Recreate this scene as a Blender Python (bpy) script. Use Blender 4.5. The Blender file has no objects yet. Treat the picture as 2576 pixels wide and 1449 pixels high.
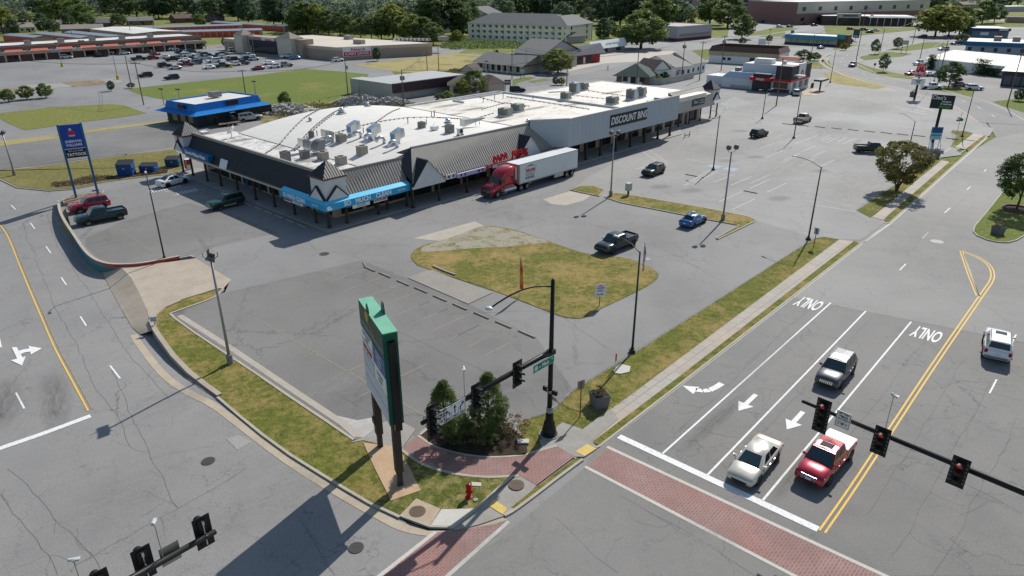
import bpy,bmesh,math,random
import numpy as np
from mathutils import Vector,Matrix
random.seed(7)
R=math.radians
sc=bpy.context.scene
COL=sc.collection
#  camera model (survey of the ground)
CF,CHY,CH=1750.0,-50.0,30.0
CTH=math.atan((724.5-CHY)/CF)
cc,cs=math.cos(CTH),math.sin(CTH)
def sstep(a,b,x):
 t=min(1,max(0,(x-a)/(b-a)));return t*t*(3-2*t)
def dip(x,y):
 """the side street lies lower than the shopping centre lot"""
 m=1-sstep(-24,-12,x)
 w=sstep(45,60,y)*.6+sstep(60,76,y)*.45
 w*=1-sstep(84,106,y)
 return-w*m
def ray(px,py):
 b=(724.5-py)/CF
 return((px-1288)/CF,cc+b*cs,-cs+b*cc)
def G(px,py,z=0.0):
 d=ray(px,py);t=(z-CH)/d[2]
 return(d[0]*t,d[1]*t)
def GD(px,py):
 z=0
 for _ in range(8):
  x,y=G(px,py,z);z=dip(x,y)
 return(x,y,z)
def tag(o,label=None,cat=None,group=None,kind=None):
 if label:o['label']=label
 if cat:o['category']=cat
 if group:o['group']=group
 if kind:o['kind']=kind
 return o
def thing(name,label,cat,loc=(0,0,0),rz=0,group=None):
 o=bpy.data.objects.new(name,None);COL.objects.link(o)
 o.empty_display_size=.3
 if len(loc)==2:loc=(loc[0],loc[1],0)
 o.location=loc;o.rotation_euler=(0,0,rz)
 return tag(o,label,cat,group)
KIDS={}
def link(name,me,parent=None):
 o=bpy.data.objects.new(name,me);COL.objects.link(o)
 if parent is not None:
  o.parent=parent;KIDS.setdefault(parent.name,[]).append(o)
 return o
def copy_tree(o,parent=None):
 c=o.copy();COL.objects.link(c)
 if parent is not None:
  c.parent=parent;KIDS.setdefault(parent.name,[]).append(c)
 for ch in KIDS.get(o.name,[]):
  copy_tree(ch,c)
 return c
def dup(src,loc,rz=0,label=None,group=None,scale=None,cat=None):
 c=copy_tree(src)
 if len(loc)==2:loc=(loc[0],loc[1],0)
 c.location=loc;c.rotation_euler=(0,0,rz)
 if label:c['label']=label
 if group:c['group']=group
 if cat:c['category']=cat
 if scale is not None:c.scale=scale if hasattr(scale,'__len__')else(scale,)*3
 return c
MATS={}
class NT:
 def __init__(s,name):
  s.m=bpy.data.materials.new(name);s.m.use_nodes=True
  s.t=s.m.node_tree;s.n=s.t.nodes;s.l=s.t.links
  s.b=s.n['Principled BSDF']
  s.co=s.n.new('ShaderNodeTexCoord').outputs['Object']
 def node(s,typ,**kw):
  nd=s.n.new(typ)
  for k,v in kw.items():
   if k in nd.inputs:nd.inputs[k].default_value=v
   else:setattr(nd,k,v)
  return nd
 def noise(s,scale,detail=4,rough=.6,co=None,dist=0):
  nd=s.node('ShaderNodeTexNoise',Scale=scale,Detail=detail,Roughness=rough,Distortion=dist)
  s.l.new(co or s.co,nd.inputs['Vector']);return nd.outputs['Fac']
 def ramp(s,fac,stops):
  nd=s.n.new('ShaderNodeValToRGB');e=nd.color_ramp.elements
  e[0].position,e[0].color=stops[0][0],col4(stops[0][1])
  e[1].position,e[1].color=stops[-1][0],col4(stops[-1][1])
  for p,c in stops[1:-1]:
   k=e.new(p);k.color=col4(c)
  s.l.new(fac,nd.inputs['Fac']);return nd.outputs['Color']
 def mix(s,fac,a,b,mode='MIX'):
  nd=s.n.new('ShaderNodeMix');nd.data_type='RGBA';nd.blend_type=mode
  for sock,v in((nd.inputs[0],fac),(nd.inputs[6],a),(nd.inputs[7],b)):
   if hasattr(v,'is_output')or isinstance(v,bpy.types.NodeSocket):s.l.new(v,sock)
   elif isinstance(v,(int,float)):sock.default_value=v
   else:sock.default_value=col4(v)
  return nd.outputs[2]
 def math(s,op,a,b=0.5,c=0.0):
  nd=s.node('ShaderNodeMath',operation=op)
  for i,v in enumerate((a,b,c)):
   if isinstance(v,bpy.types.NodeSocket):s.l.new(v,nd.inputs[i])
   else:nd.inputs[i].default_value=v
  return nd.outputs[0]
 def bump(s,h,strength=.3,dist=.02):
  nd=s.node('ShaderNodeBump',Strength=strength,Distance=dist)
  s.l.new(h,nd.inputs['Height']);s.l.new(nd.outputs[0],s.b.inputs['Normal'])
 def base(s,c):
  if isinstance(c,bpy.types.NodeSocket):s.l.new(c,s.b.inputs['Base Color'])
  else:s.b.inputs['Base Color'].default_value=col4(c)
def col4(c):
 if isinstance(c,(int,float)):return(c,c,c,1)
 return(c[0],c[1],c[2],1)
def mul(c,k):return tuple(min(1,v*k)for v in c)
def plain(name,c,rough=.7,metal=0,var=.12,scale=1.5,spec=.3,coat=0,emit=None):
 if name in MATS:return MATS[name]
 t=NT(name)
 f=t.noise(scale,5,.65)
 t.base(t.ramp(f,[(.3,mul(c,1-var)),(.7,mul(c,1+var*.6))]))
 t.b.inputs['Roughness'].default_value=rough
 t.b.inputs['Metallic'].default_value=metal
 t.b.inputs['Specular IOR Level'].default_value=spec
 if coat:t.b.inputs['Coat Weight'].default_value=coat;t.b.inputs['Coat Roughness'].default_value=.08
 if emit:
  t.b.inputs['Emission Color'].default_value=col4(emit[0]);t.b.inputs['Emission Strength'].default_value=emit[1]
 MATS[name]=t.m;return t.m
def asphalt(name,c,cracks=.6,cs_=.22,patch=.18,stain=.35,warm=0.,width=.012):
 t=NT(name)
 w=t.node('ShaderNodeTexNoise',Scale=.9,Detail=5,Roughness=.65);t.l.new(t.co,w.inputs['Vector'])
 wv=t.node('ShaderNodeVectorMath',operation='MULTIPLY_ADD')
 t.l.new(w.outputs['Color'],wv.inputs[0]);wv.inputs[1].default_value=(3.2,3.2,0);t.l.new(t.co,wv.inputs[2])
 v=t.node('ShaderNodeTexVoronoi',feature='DISTANCE_TO_EDGE',Scale=cs_);t.l.new(wv.outputs[0],v.inputs['Vector'])
 v2=t.node('ShaderNodeTexVoronoi',feature='DISTANCE_TO_EDGE',Scale=cs_*3.1);t.l.new(wv.outputs[0],v2.inputs['Vector'])
 big=t.noise(.045,4,.55);mid=t.noise(.35,5,.65);fine=t.noise(9,4,.8)
 col=t.mix(t.ramp(big,[(.35,0),(.65,1)]),mul(c,1-patch),mul(c,1+patch))
 col=t.mix(t.ramp(mid,[(.3,.0),(.75,.55)]),col,mul((c[0]*1.12,c[1]*1.09,c[2]*1.03),1.12))
 st=t.ramp(t.noise(.16,6,.75,dist=.8),[(.60,0),(.74,stain)])
 col=t.mix(st,col,mul(c,.45))
 col=t.mix(.35,col,t.ramp(fine,[(.3,.25),(.7,.85)]),'OVERLAY')
 crk=t.ramp(v.outputs['Distance'],[(0,1),(width,0)])
 m1=t.ramp(t.noise(.11,3),[(.38,0),(.52,cracks)])
 k1=t.math('MULTIPLY',crk,m1)
 crk2=t.ramp(v2.outputs['Distance'],[(0,1),(width*1.4,0)])
 m2=t.ramp(t.noise(.09,3,co=wv.outputs[0]),[(.46,0),(.60,cracks*.6)])
 k2=t.math('MULTIPLY',crk2,m2)
 k=t.math('MAXIMUM',k1,k2)
 col=t.mix(k,col,mul(c,.38))
 if warm:col=t.mix(warm,col,(.55,.50,.42),'MULTIPLY')
 t.base(col);t.b.inputs['Roughness'].default_value=.86
 t.bump(t.math('SUBTRACT',fine,k),.25,.02)
 MATS[name]=t.m;return t.m
def grass(name,g=(.085,.125,.022),d=(.26,.19,.075),dry=.5,scale=.25):
 t=NT(name)
 a=t.noise(scale,6,.7);b=t.noise(1.6,6,.75);f=t.noise(11,4,.8)
 col=t.mix(t.ramp(b,[(.32,0),(.68,1)]),mul(g,.62),mul(g,1.35))
 lo=.74-dry*.36
 dd=t.math('ADD',t.math('MULTIPLY',a,.72),t.math('MULTIPLY',b,.28))
 col=t.mix(t.ramp(dd,[(lo,0),(lo+.13,.85)]),col,d)
 col=t.mix(.55,col,t.ramp(f,[(.28,.1),(.72,.95)]),'OVERLAY')
 t.base(col);t.b.inputs['Roughness'].default_value=.95
 t.b.inputs['Specular IOR Level'].default_value=.1
 t.bump(t.math('ADD',f,b),.7,.08)
 MATS[name]=t.m;return t.m
def concrete(name,c=(.40,.36,.30),stain=.5):
 t=NT(name)
 a=t.noise(.5,6,.7);b=t.noise(4,5,.7);f=t.noise(18,3,.8)
 col=t.mix(t.ramp(a,[(.35,0),(.7,stain)]),c,mul((c[0]*.95,c[1]*.85,c[2]*.72),.72))
 col=t.mix(t.ramp(b,[(.5,0),(.75,.35)]),col,mul(c,.6))
 col=t.mix(.3,col,t.ramp(f,[(.3,.25),(.7,.85)]),'OVERLAY')
 t.base(col);t.b.inputs['Roughness'].default_value=.88;t.bump(f,.2,.01)
 MATS[name]=t.m;return t.m
def brick(name,c1,c2,mortar,sc_=1.0,ang=0,bw=.42,rh=.21,ms=.02,coord=None):
 t=NT(name)
 mp=t.node('ShaderNodeMapping');mp.inputs['Rotation'].default_value=(0,0,ang);t.l.new(t.co,mp.inputs['Vector'])
 bt=t.node('ShaderNodeTexBrick',Scale=sc_,offset=.5)
 bt.inputs['Color1'].default_value=col4(c1);bt.inputs['Color2'].default_value=col4(c2)
 bt.inputs['Mortar'].default_value=col4(mortar)
 bt.inputs['Mortar Size'].default_value=ms;bt.inputs['Brick Width'].default_value=bw;bt.inputs['Row Height'].default_value=rh
 t.l.new(mp.outputs[0],bt.inputs['Vector'])
 n=t.noise(.4,5,.7)
 col=t.mix(t.ramp(n,[(.35,0),(.7,.6)]),bt.outputs['Color'],mul(c1,.62))
 n2=t.noise(.13,3)
 col=t.mix(t.ramp(n2,[(.5,0),(.68,.5)]),col,(c1[0]*1.25,c1[1]*.95,c1[2]*.8))
 t.base(col);t.b.inputs['Roughness'].default_value=.85
 MATS[name]=t.m;return t.m
def paint(name,c,metal=.25,rough=.28):
 if name in MATS:return MATS[name]
 t=NT(name);f=t.noise(2.0,4,.7)
 t.base(t.ramp(f,[(.3,mul(c,.9)),(.75,mul(c,1.06))]))
 t.b.inputs['Metallic'].default_value=metal;t.b.inputs['Roughness'].default_value=rough
 t.b.inputs['Coat Weight'].default_value=.6 if max(c)>.1 else .25;t.b.inputs['Coat Roughness'].default_value=.06
 MATS[name]=t.m;return t.m
def wornpaint(name,c,under,wear=.35,scale=2.5):
 t=NT(name);f=t.noise(scale,8,.8)
 t.base(t.mix(t.ramp(f,[(.5,0),(.62,wear*2 if wear<.5 else 1)]),c,under))
 t.b.inputs['Roughness'].default_value=.75
 MATS[name]=t.m;return t.m
def leafmat(name,a,b,trans=.4):
 t=NT(name);f=t.noise(.6,3);g=t.noise(7,3)
 col=t.mix(t.ramp(f,[(.35,0),(.65,1)]),a,b)
 col=t.mix(.5,col,t.ramp(g,[(.25,.15),(.75,.9)]),'OVERLAY')
 t.base(col);t.b.inputs['Roughness'].default_value=.6;t.b.inputs['Specular IOR Level'].default_value=.25
 tr=t.node('ShaderNodeBsdfTranslucent');t.l.new(col,tr.inputs['Color'])
 mx=t.node('ShaderNodeMixShader');mx.inputs[0].default_value=trans
 t.l.new(t.b.outputs[0],mx.inputs[1]);t.l.new(tr.outputs[0],mx.inputs[2])
 t.l.new(mx.outputs[0],t.n['Material Output'].inputs['Surface'])
 MATS[name]=t.m;return t.m
class MB:
 def __init__(s,M=None):s.v=[];s.f=[];s.mi=[];s.cur=0;s.M=M
 def add(s,vs,fs):
  o=len(s.v)
  for p in vs:
   s.v.append(tuple(s.M@Vector(p))if s.M is not None else tuple(p))
  for f in fs:s.f.append(tuple(i+o for i in f));s.mi.append(s.cur)
  return s
 def box(s,x0,x1,y0,y1,z0,z1):
  if x0>x1:x0,x1=x1,x0
  if y0>y1:y0,y1=y1,y0
  if z0>z1:z0,z1=z1,z0
  return s.add([(x0,y0,z0),(x1,y0,z0),(x1,y1,z0),(x0,y1,z0),(x0,y0,z1),(x1,y0,z1),(x1,y1,z1),(x0,y1,z1)],[(0,3,2,1),(4,5,6,7),(0,1,5,4),(1,2,6,5),(2,3,7,6),(3,0,4,7)])
 def cbox(s,c,size):
  return s.box(c[0]-size[0]/2,c[0]+size[0]/2,c[1]-size[1]/2,c[1]+size[1]/2,c[2]-size[2]/2,c[2]+size[2]/2)
 def hexa(s,b,t):
  return s.add(list(b)+list(t),[(0,3,2,1),(4,5,6,7),(0,1,5,4),(1,2,6,5),(2,3,7,6),(3,0,4,7)])
 def prism(s,poly,z0,z1):
  a=sum(poly[i][0]*poly[(i+1)%len(poly)][1]-poly[(i+1)%len(poly)][0]*poly[i][1]for i in range(len(poly)))
  if a<0:poly=poly[::-1]
  n=len(poly)
  g=(lambda z,p:z(p[0],p[1])if callable(z)else z)
  vs=[(p[0],p[1],g(z0,p))for p in poly]+[(p[0],p[1],g(z1,p))for p in poly]
  return s.add(vs,[tuple(range(n-1,-1,-1)),tuple(range(n,2*n))]+[(i,(i+1)%n,n+(i+1)%n,n+i)for i in range(n)])
 def poly(s,pts):return s.add(pts,[tuple(range(len(pts)))])
 def tube(s,p0,p1,r0,r1=None,n=8,caps=True):
  r1=r0 if r1 is None else r1
  p0,p1=Vector(p0),Vector(p1);d=(p1-p0)
  if d.length<1e-6:return s
  d.normalize();a=d.orthogonal().normalized();b=d.cross(a)
  vs=[]
  for p,r in((p0,r0),(p1,r1)):
   for i in range(n):
    an=2*math.pi*i/n
    vs.append(tuple(p+a*(r*math.cos(an))+b*(r*math.sin(an))))
  fs=[(i,(i+1)%n,n+(i+1)%n,n+i)for i in range(n)]
  if caps:fs+=[tuple(range(n-1,-1,-1)),tuple(range(n,2*n))]
  return s.add(vs,fs)
 def path(s,pts,r,n=6):
  rr=r if hasattr(r,'__len__')else[r]*len(pts)
  P=[Vector(p)for p in pts];vs=[];prev=None
  for i,p in enumerate(P):
   d=(P[min(i+1,len(P)-1)]-P[max(i-1,0)]).normalized()
   a=prev-d*prev.dot(d)if prev is not None else d.orthogonal()
   a.normalize();prev=a;b=d.cross(a)
   for k in range(n):
    an=2*math.pi*k/n
    vs.append(tuple(p+a*(rr[i]*math.cos(an))+b*(rr[i]*math.sin(an))))
  fs=[]
  for i in range(len(P)-1):
   for k in range(n):fs.append((i*n+k,i*n+(k+1)%n,(i+1)*n+(k+1)%n,(i+1)*n+k))
  fs+=[tuple(range(n-1,-1,-1)),tuple(range((len(P)-1)*n,len(P)*n))]
  return s.add(vs,fs)
 def lathe(s,prof,n=16,c=(0,0,0)):
  vs=[]
  for r,z in prof:
   for k in range(n):
    an=2*math.pi*k/n;vs.append((c[0]+r*math.cos(an),c[1]+r*math.sin(an),c[2]+z))
  fs=[]
  for i in range(len(prof)-1):
   for k in range(n):fs.append((i*n+k,i*n+(k+1)%n,(i+1)*n+(k+1)%n,(i+1)*n+k))
  fs+=[tuple(range(n-1,-1,-1)),tuple(range((len(prof)-1)*n,len(prof)*n))]
  return s.add(vs,fs)
 def ribs(s,poly,spacing=.45,w=.05,h=.06):
  P=[Vector(p)for p in poly];n=(P[1]-P[0]).cross(P[2]-P[0]).normalized()
  if n.z<0:n=-n
  e1=n.cross(Vector((0,0,1)))
  if e1.length<1e-4:e1=Vector((1,0,0))
  e1.normalize();e2=e1.cross(n)
  uv=[((p-P[0]).dot(e1),(p-P[0]).dot(e2))for p in P]
  u0,u1=min(a for a,b in uv),max(a for a,b in uv)
  u=u0+spacing*.5
  while u<u1:
   hit=[]
   for i in range(len(uv)):
    a,b=uv[i],uv[(i+1)%len(uv)]
    if(a[0]-u)*(b[0]-u)<0:
     k=(u-a[0])/(b[0]-a[0]);hit.append(a[1]+k*(b[1]-a[1]))
   if len(hit)>=2:
    lo,hi=min(hit),max(hit)
    A=P[0]+e1*u+e2*lo;B=P[0]+e1*u+e2*hi
    o=e1*(w/2)
    s.hexa([tuple(A-o-n*.01),tuple(A+o-n*.01),tuple(B+o-n*.01),tuple(B-o-n*.01)],[tuple(A-o+n*h),tuple(A+o+n*h),tuple(B+o+n*h),tuple(B-o+n*h)])
   u+=spacing
  return s
 def build(s,name,mat,parent=None,smooth=False,bevel=0,subd=0):
  me=bpy.data.meshes.new(name);me.from_pydata(s.v,[],s.f)
  for m in(mat if isinstance(mat,(list,tuple))else[mat]):me.materials.append(m)
  if isinstance(mat,(list,tuple))and len(mat)>1:me.polygons.foreach_set('material_index',s.mi)
  if smooth:me.polygons.foreach_set('use_smooth',[True]*len(me.polygons))
  me.validate();me.update()
  bm=bmesh.new();bm.from_mesh(me)
  bmesh.ops.recalc_face_normals(bm,faces=bm.faces)
  if bevel:
   bmesh.ops.remove_doubles(bm,verts=bm.verts,dist=.0005)
   es=[e for e in bm.edges if len(e.link_faces)==2 and e.calc_face_angle(0)>.35]
   bmesh.ops.bevel(bm,geom=es,offset=bevel,segments=2 if bevel<.08 else 3,affect='EDGES',clamp_overlap=True)
  bm.to_mesh(me);bm.free()
  o=link(name,me,parent)
  if subd:
   md=o.modifiers.new('s','SUBSURF');md.levels=md.render_levels=subd
  return o
def sheet(name,polys,mat,z=0.004,thick=None,kind='structure'):
 """flat surface laid on the ground from one or more outlines; follows the dip; all faces up"""
 mb=MB()
 for poly in polys:
  a=sum(poly[i][0]*poly[(i+1)%len(poly)][1]-poly[(i+1)%len(poly)][0]*poly[i][1]for i in range(len(poly)))
  if a<0:poly=poly[::-1]
  if thick:mb.prism(poly,z-thick,z)
  else:mb.poly([(p[0],p[1],(p[2]if len(p)>2 else 0)+z)for p in poly])
 me=bpy.data.meshes.new(name);me.from_pydata(mb.v,[],mb.f);me.materials.append(mat);me.validate()
 o=link(name,me);return tag(o,kind=kind)
def gp(pts,z=0):return[G(x,y,z)for x,y in pts]
def densify(pts,step=1.0):
 out=[]
 for i in range(len(pts)-1):
  a,b=pts[i],pts[i+1];n=max(1,int(math.dist(a[:2],b[:2])/step))
  for k in range(n):
   t=k/n;out.append(tuple(a[j]+(b[j]-a[j])*t for j in range(len(a))))
 out.append(tuple(pts[-1]));return out
def smooth_path(pts,n=6):
 """Catmull-Rom through the points"""
 P=[Vector(p)for p in pts];out=[]
 for i in range(len(P)-1):
  p0=P[max(i-1,0)];p1=P[i];p2=P[i+1];p3=P[min(i+2,len(P)-1)]
  for k in range(n):
   t=k/n
   out.append(tuple(.5*((2*p1)+(-p0+p2)*t+(2*p0-5*p1+4*p2-p3)*t*t+(-p0+3*p1-3*p2+p3)*t**3)))
 out.append(tuple(P[-1]));return out
def offset(pts,d,closed=False):
 out=[];n=len(pts)
 for i in range(n):
  if closed:a,b=pts[(i-1)%n],pts[(i+1)%n]
  else:a,b=pts[max(i-1,0)],pts[min(i+1,n-1)]
  dx,dy=b[0]-a[0],b[1]-a[1];L=math.hypot(dx,dy)or 1
  out.append((pts[i][0]-dy/L*d,pts[i][1]+dx/L*d)+tuple(pts[i][2:]))
 return out
def strip(mb,pts,w,z=0.0,follow=False,off=0):
 """flat ribbon along a path"""
 if off:pts=offset(pts,off)
 a=offset(pts,w/2);b=offset(pts,-w/2)
 vs=[];
 for p,q in zip(a,b):
  for r in(p,q):
   vs.append((r[0],r[1],(dip(r[0],r[1])if follow else 0)+z))
 mb.add(vs,[(2*i,2*i+1,2*i+3,2*i+2)for i in range(len(pts)-1)])
def wall_strip(mb,pts,w,z0,z1,closed=False,off=0):
 """solid kerb / wall along a path; z0,z1 numbers or functions"""
 if off:pts=offset(pts,off,closed)
 a=offset(pts,w/2,closed);b=offset(pts,-w/2,closed);n=len(pts)
 g=(lambda z,p:z(p[0],p[1])if callable(z)else z)
 vs=[]
 for i in range(n):
  lo,hi=g(z0,pts[i]),g(z1,pts[i])
  vs+=[(a[i][0],a[i][1],lo),(b[i][0],b[i][1],lo),(b[i][0],b[i][1],hi),(a[i][0],a[i][1],hi)]
 fs=[]
 for i in range(n if closed else n-1):
  j=(i+1)%n
  for k in range(4):
   fs.append((4*i+k,4*i+(k+1)%4,4*j+(k+1)%4,4*j+k))
 if not closed:fs+=[(0,1,2,3),(4*n-4,4*n-1,4*n-2,4*n-3)]
 mb.add(vs,fs)
def text(body,size,mat,parent,org,xd,yd,name='lettering',ext=.012,bold=0,align='CENTER',xs=1.0,shear=0,lines=1.0):
 cu=bpy.data.curves.new(name,'FONT');cu.body=body;cu.size=size;cu.extrude=ext;cu.offset=bold
 cu.align_x=align;cu.align_y='CENTER';cu.resolution_u=3;cu.shear=shear;cu.space_line=lines
 o=bpy.data.objects.new('tmp',cu);COL.objects.link(o)
 dg=bpy.context.evaluated_depsgraph_get();dg.update()
 me=bpy.data.meshes.new_from_object(o.evaluated_get(dg))
 bpy.data.objects.remove(o);me.name=name;me.materials.clear();me.materials.append(mat)
 x=Vector(xd).normalized();y=Vector(yd).normalized();z=x.cross(y)
 M=Matrix(((x.x*xs,y.x,z.x,org[0]),(x.y*xs,y.y,z.y,org[1]),(x.z*xs,y.z,z.z,org[2]),(0,0,0,1)))
 me.transform(M)
 return link(name,me,parent)
A_=R(47.2);U=(math.cos(A_),math.sin(A_));V=(-U[1],U[0])
O_=G(828,575.5,.15)
def LW(s,t):return(O_[0]+s*U[0]+t*V[0],O_[1]+s*U[1]+t*V[1])
m_street=asphalt('street_asphalt',(.208,.204,.197),cracks=.8,cs_=.24,patch=.12,stain=.25,width=.009)
m_main=asphalt('main_asphalt',(.172,.167,.158),cracks=.8,cs_=.26,patch=.16,stain=.30,width=.009)
m_lot=asphalt('lot_asphalt',(.188,.185,.180),cracks=.5,cs_=.13,patch=.22,stain=.4,width=.010)
m_dark=asphalt('old_lot_asphalt',(.150,.146,.139),cracks=.5,cs_=.10,patch=.28,stain=.45,width=.012)
m_light=asphalt('faded_lot_asphalt',(.226,.222,.213),cracks=.55,cs_=.13,patch=.2,stain=.45,width=.010)
m_far=asphalt('far_asphalt',(.185,.185,.183),cracks=.3,cs_=.06,patch=.18,stain=.5,width=.008)
m_gravel=asphalt('gravelly',(.26,.235,.20),cracks=0,cs_=.1,patch=.3,stain=.6)
m_grass=grass('verge_grass',g=(.13,.138,.030),d=(.30,.215,.085),dry=.74)
m_grass2=grass('green_grass',g=(.13,.165,.038),d=(.23,.205,.075),dry=.6,scale=.06)
m_grass3=grass('dry_grass',g=(.17,.16,.05),d=(.36,.30,.14),dry=1.05,scale=.10)
m_grassI=grass('island_grass',g=(.14,.14,.034),d=(.32,.23,.09),dry=.8,scale=.16)
m_lawn=grass('far_lawn',g=(.15,.175,.05),d=(.27,.24,.10),dry=.7,scale=.05)
m_conc=concrete('kerb_concrete');m_concl=concrete('light_concrete',(.50,.48,.43),.3)
m_concd=concrete('brown_concrete',(.36,.30,.22),.7)
m_concg=concrete('grey_concrete',(.30,.285,.26),.6)
m_white=wornpaint('white_marking',(.72,.72,.70),(.22,.22,.21),.22,5)
m_faint=wornpaint('faded_marking',(.50,.49,.46),(.24,.235,.225),.40,3)
m_yel=wornpaint('yellow_marking',(.74,.46,.06),(.20,.17,.11),.22,6)
m_yelf=wornpaint('faded_yellow_marking',(.29,.24,.14),(.14,.136,.125),.52,3)
m_mulch=grass('mulch',g=(.05,.038,.028),d=(.12,.09,.07),dry=.5,scale=2.5)
m_dirt=grass('bare_dirt',g=(.20,.15,.10),d=(.30,.24,.17),dry=.8,scale=.3)
def axis(lo,hi,fine0,fine1,step,coarse):
 xs=[];x=lo
 while x<hi:
  xs.append(x);x+=step if fine0<=x<fine1 else coarse if abs(x)<400 else 400
 xs.append(hi);return xs
def grid_mesh(name,xs,ys,zf,mat):
 vs=[(x,y,zf(x,y))for y in ys for x in xs];n=len(xs)
 fs=[(j*n+i,j*n+i+1,(j+1)*n+i+1,(j+1)*n+i)for j in range(len(ys)-1)for i in range(n-1)]
 me=bpy.data.meshes.new(name);me.from_pydata(vs,[],fs);me.materials.append(mat)
 me.polygons.foreach_set('use_smooth',[True]*len(fs))
 return link(name,me)
xs=sorted(set([-6000,-4000,-2500,-1500,-900,-500,-300,-200,-150]+[x*2.0 for x in range(-65,6)]+[20,40,80,150,300,500,900,1500,2500,4000,6000]))
ys=sorted(set([-800,-300,-100,0,20,34]+[40+y*2.0 for y in range(0,36)]+[120,150,200,300,500,800,1400,2500,4500,9000]))
tag(grid_mesh('ground',xs,ys,lambda x,y:dip(x,y)-.12,m_lawn),kind='structure')
xs=[x*1.5 for x in range(-70,1)]+[6,20,45,80];ys=[2,8,16,24,32]+[38+y*1.5 for y in range(0,56)]
tag(grid_mesh('street_pavement',xs,ys,lambda x,y:dip(x,y)-.01,m_street),kind='structure')
main=gp([(1300,1320),(1470,1178),(1500,1122),(2165,610),(2235,560),(2440,383),(2505,345),(2480,300),(2440,262),(2360,236),(2290,222),(2576,222),(2900,420),(3600,1449),(2230,1449),(1300,1700),(1130,1449)])
sheet('main_street_pavement',[main],m_main,.004)
E_=[(500,480)]
lot=[G(*p)for p in[(165,524),(180,575),(210,622),(236,650),(256,660),(290,664),(350,662),(420,651),(480,641)]]+gp([(492,650),(580,703),(566,735),(430,790),(890,1106),(925,1098),(1010,1060),(1046,1096),(1110,1050),(1180,1040),(1270,1062),(1380,1040),(1445,980),(1590,888),(1740,795),(1960,655),(2048,600),(2165,606),(2240,555),(2190,545),(2150,530),(2260,455),(2360,400),(2480,345),(2500,330),(2470,300),(2360,236),(2100,190),(1990,232),(1800,240),(1500,200),(1000,255),(700,265),(440,292),(300,380),(440,440),(180,500)])
sheet('parking_lot_pavement',[lot],m_lot,.010)
sheet('faded_lot_pavement',[gp([(1525,497),(1765,522),(1905,556),(2052,600),(2165,603),(2237,552),(2152,528),(2262,453),(2355,398),(2420,390),(2395,368),(2395,330),(2486,338),(2440,262),(2360,236),(2250,210),(2120,195),(2000,236),(1830,260),(1480,445),(1448,470)])],m_light,.016)
sheet('aisle_patch',[gp([(1845,243),(1905,262),(2260,300),(2500,322),(2490,342),(2330,328),(1870,280),(1810,262)])],asphalt('aisle',(.245,.243,.238),cracks=.3,stain=.3),.020)
sheet('worn_bay_pavement',[gp([(566,737),(433,790),(888,1103),(925,1095),(1010,1058),(1046,1090),(1110,1048),(1180,1038),(1270,1058),(1372,1040),(1440,978),(1350,850),(1180,765),(1020,700),(910,655)])],m_dark,.016)
sheet('west_bay_pavement',[[G(*p)for p in[(215,620),(256,657),(290,662),(350,660),(420,648),(472,640)]]+gp([(492,648),(540,622),(700,585),(600,545),(470,510),(300,560),(215,600)])],m_dark,.016)
sheet('far_lot_pavement',[gp([(-300,170),(0,150),(300,133),(520,116),(600,108),(860,132),(1100,118),(1180,122),(1150,135),(1195,135),(1420,165),(1500,110),(1640,95),(1830,95),(1835,60),(1700,35),(1900,35),(2250,60),(2700,40),(2700,240),(2300,240),(1800,250),(1300,225),(900,285),(420,300),(300,400),(-300,460),(-500,300)])],m_far,-.02)
sheet('back_street_pavement',[gp([(1165,232),(1090,262),(1300,250),(1395,232),(1560,222),(1700,190),(1990,120),(2180,75),(2060,70),(1830,118),(1640,150),(1440,190),(1330,200),(1200,190),(1090,190),(1080,200),(1180,215)])],asphalt('back_street',(.15,.15,.148),cracks=.3,stain=.3),-.008)
#  far grass and lawns
def fgrass(name,px,mat,z=.0):return sheet(name,[gp(px)],mat,z)
fgrass('large_lawn',[(323,227),(337,222),(503,204),(640,190),(766,173),(860,180),(929,187),(905,215),(900,236),(960,262),(1010,272),(940,285),(700,283),(660,262),(420,252),(360,240)],m_grass2,.018)
fgrass('near_lawn',[(0,285),(130,270),(276,262),(313,265),(368,285),(300,296),(213,306),(63,328),(22,311),(0,298)],grass('nl',g=(.17,.18,.05),d=(.24,.2,.08),dry=.6,scale=.15),.018)
fgrass('dry_field',[(889,163),(950,157),(1020,148),(1148,133),(1200,140),(1330,128),(1215,168),(1195,185),(1090,187),(1000,180),(940,172)],m_grass3,.018)
fgrass('rear_lawn',[(985,180),(1085,184),(1080,190),(1000,192)],m_grass2,.02)
fgrass('grass_verge',[(1286,262),(1290,200),(1330,193),(1348,196),(1300,209)],m_grass2,.022)
fgrass('lawn_strip',[(1327,206),(1365,198),(1392,201),(1340,208)],m_grass2,.022)
fgrass('west_verge',[(-60,432),(60,424),(200,405),(330,388),(440,376),(470,418),(440,436),(330,450),(270,458),(184,474),(123,478),(43,470),(0,448),(-60,430)],grass('wv',g=(.16,.15,.05),d=(.25,.19,.08),dry=.7,scale=.15),.03)
fgrass('ditch_weeds',[(130,462),(230,445),(330,438),(420,420),(445,424),(420,440),(330,448),(270,456),(184,471),(140,472)],m_dirt,.045)
fgrass('weed_strip',[(-40,358),(140,340),(260,322),(420,303),(490,300),(420,309),(260,329),(150,347),(0,368)],m_grass3,.03)
sheet('west_lot_pavement',[gp([(-100,370),(130,350),(260,332),(430,312),(500,330),(440,370),(330,386),(200,402),(60,420),(-100,440)])],m_dark,.022)
fgrass('bank_lawn',[(1700,150),(1800,122),(1870,128),(1960,130),(1790,148),(1715,162)],m_lawn,.0)
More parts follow.
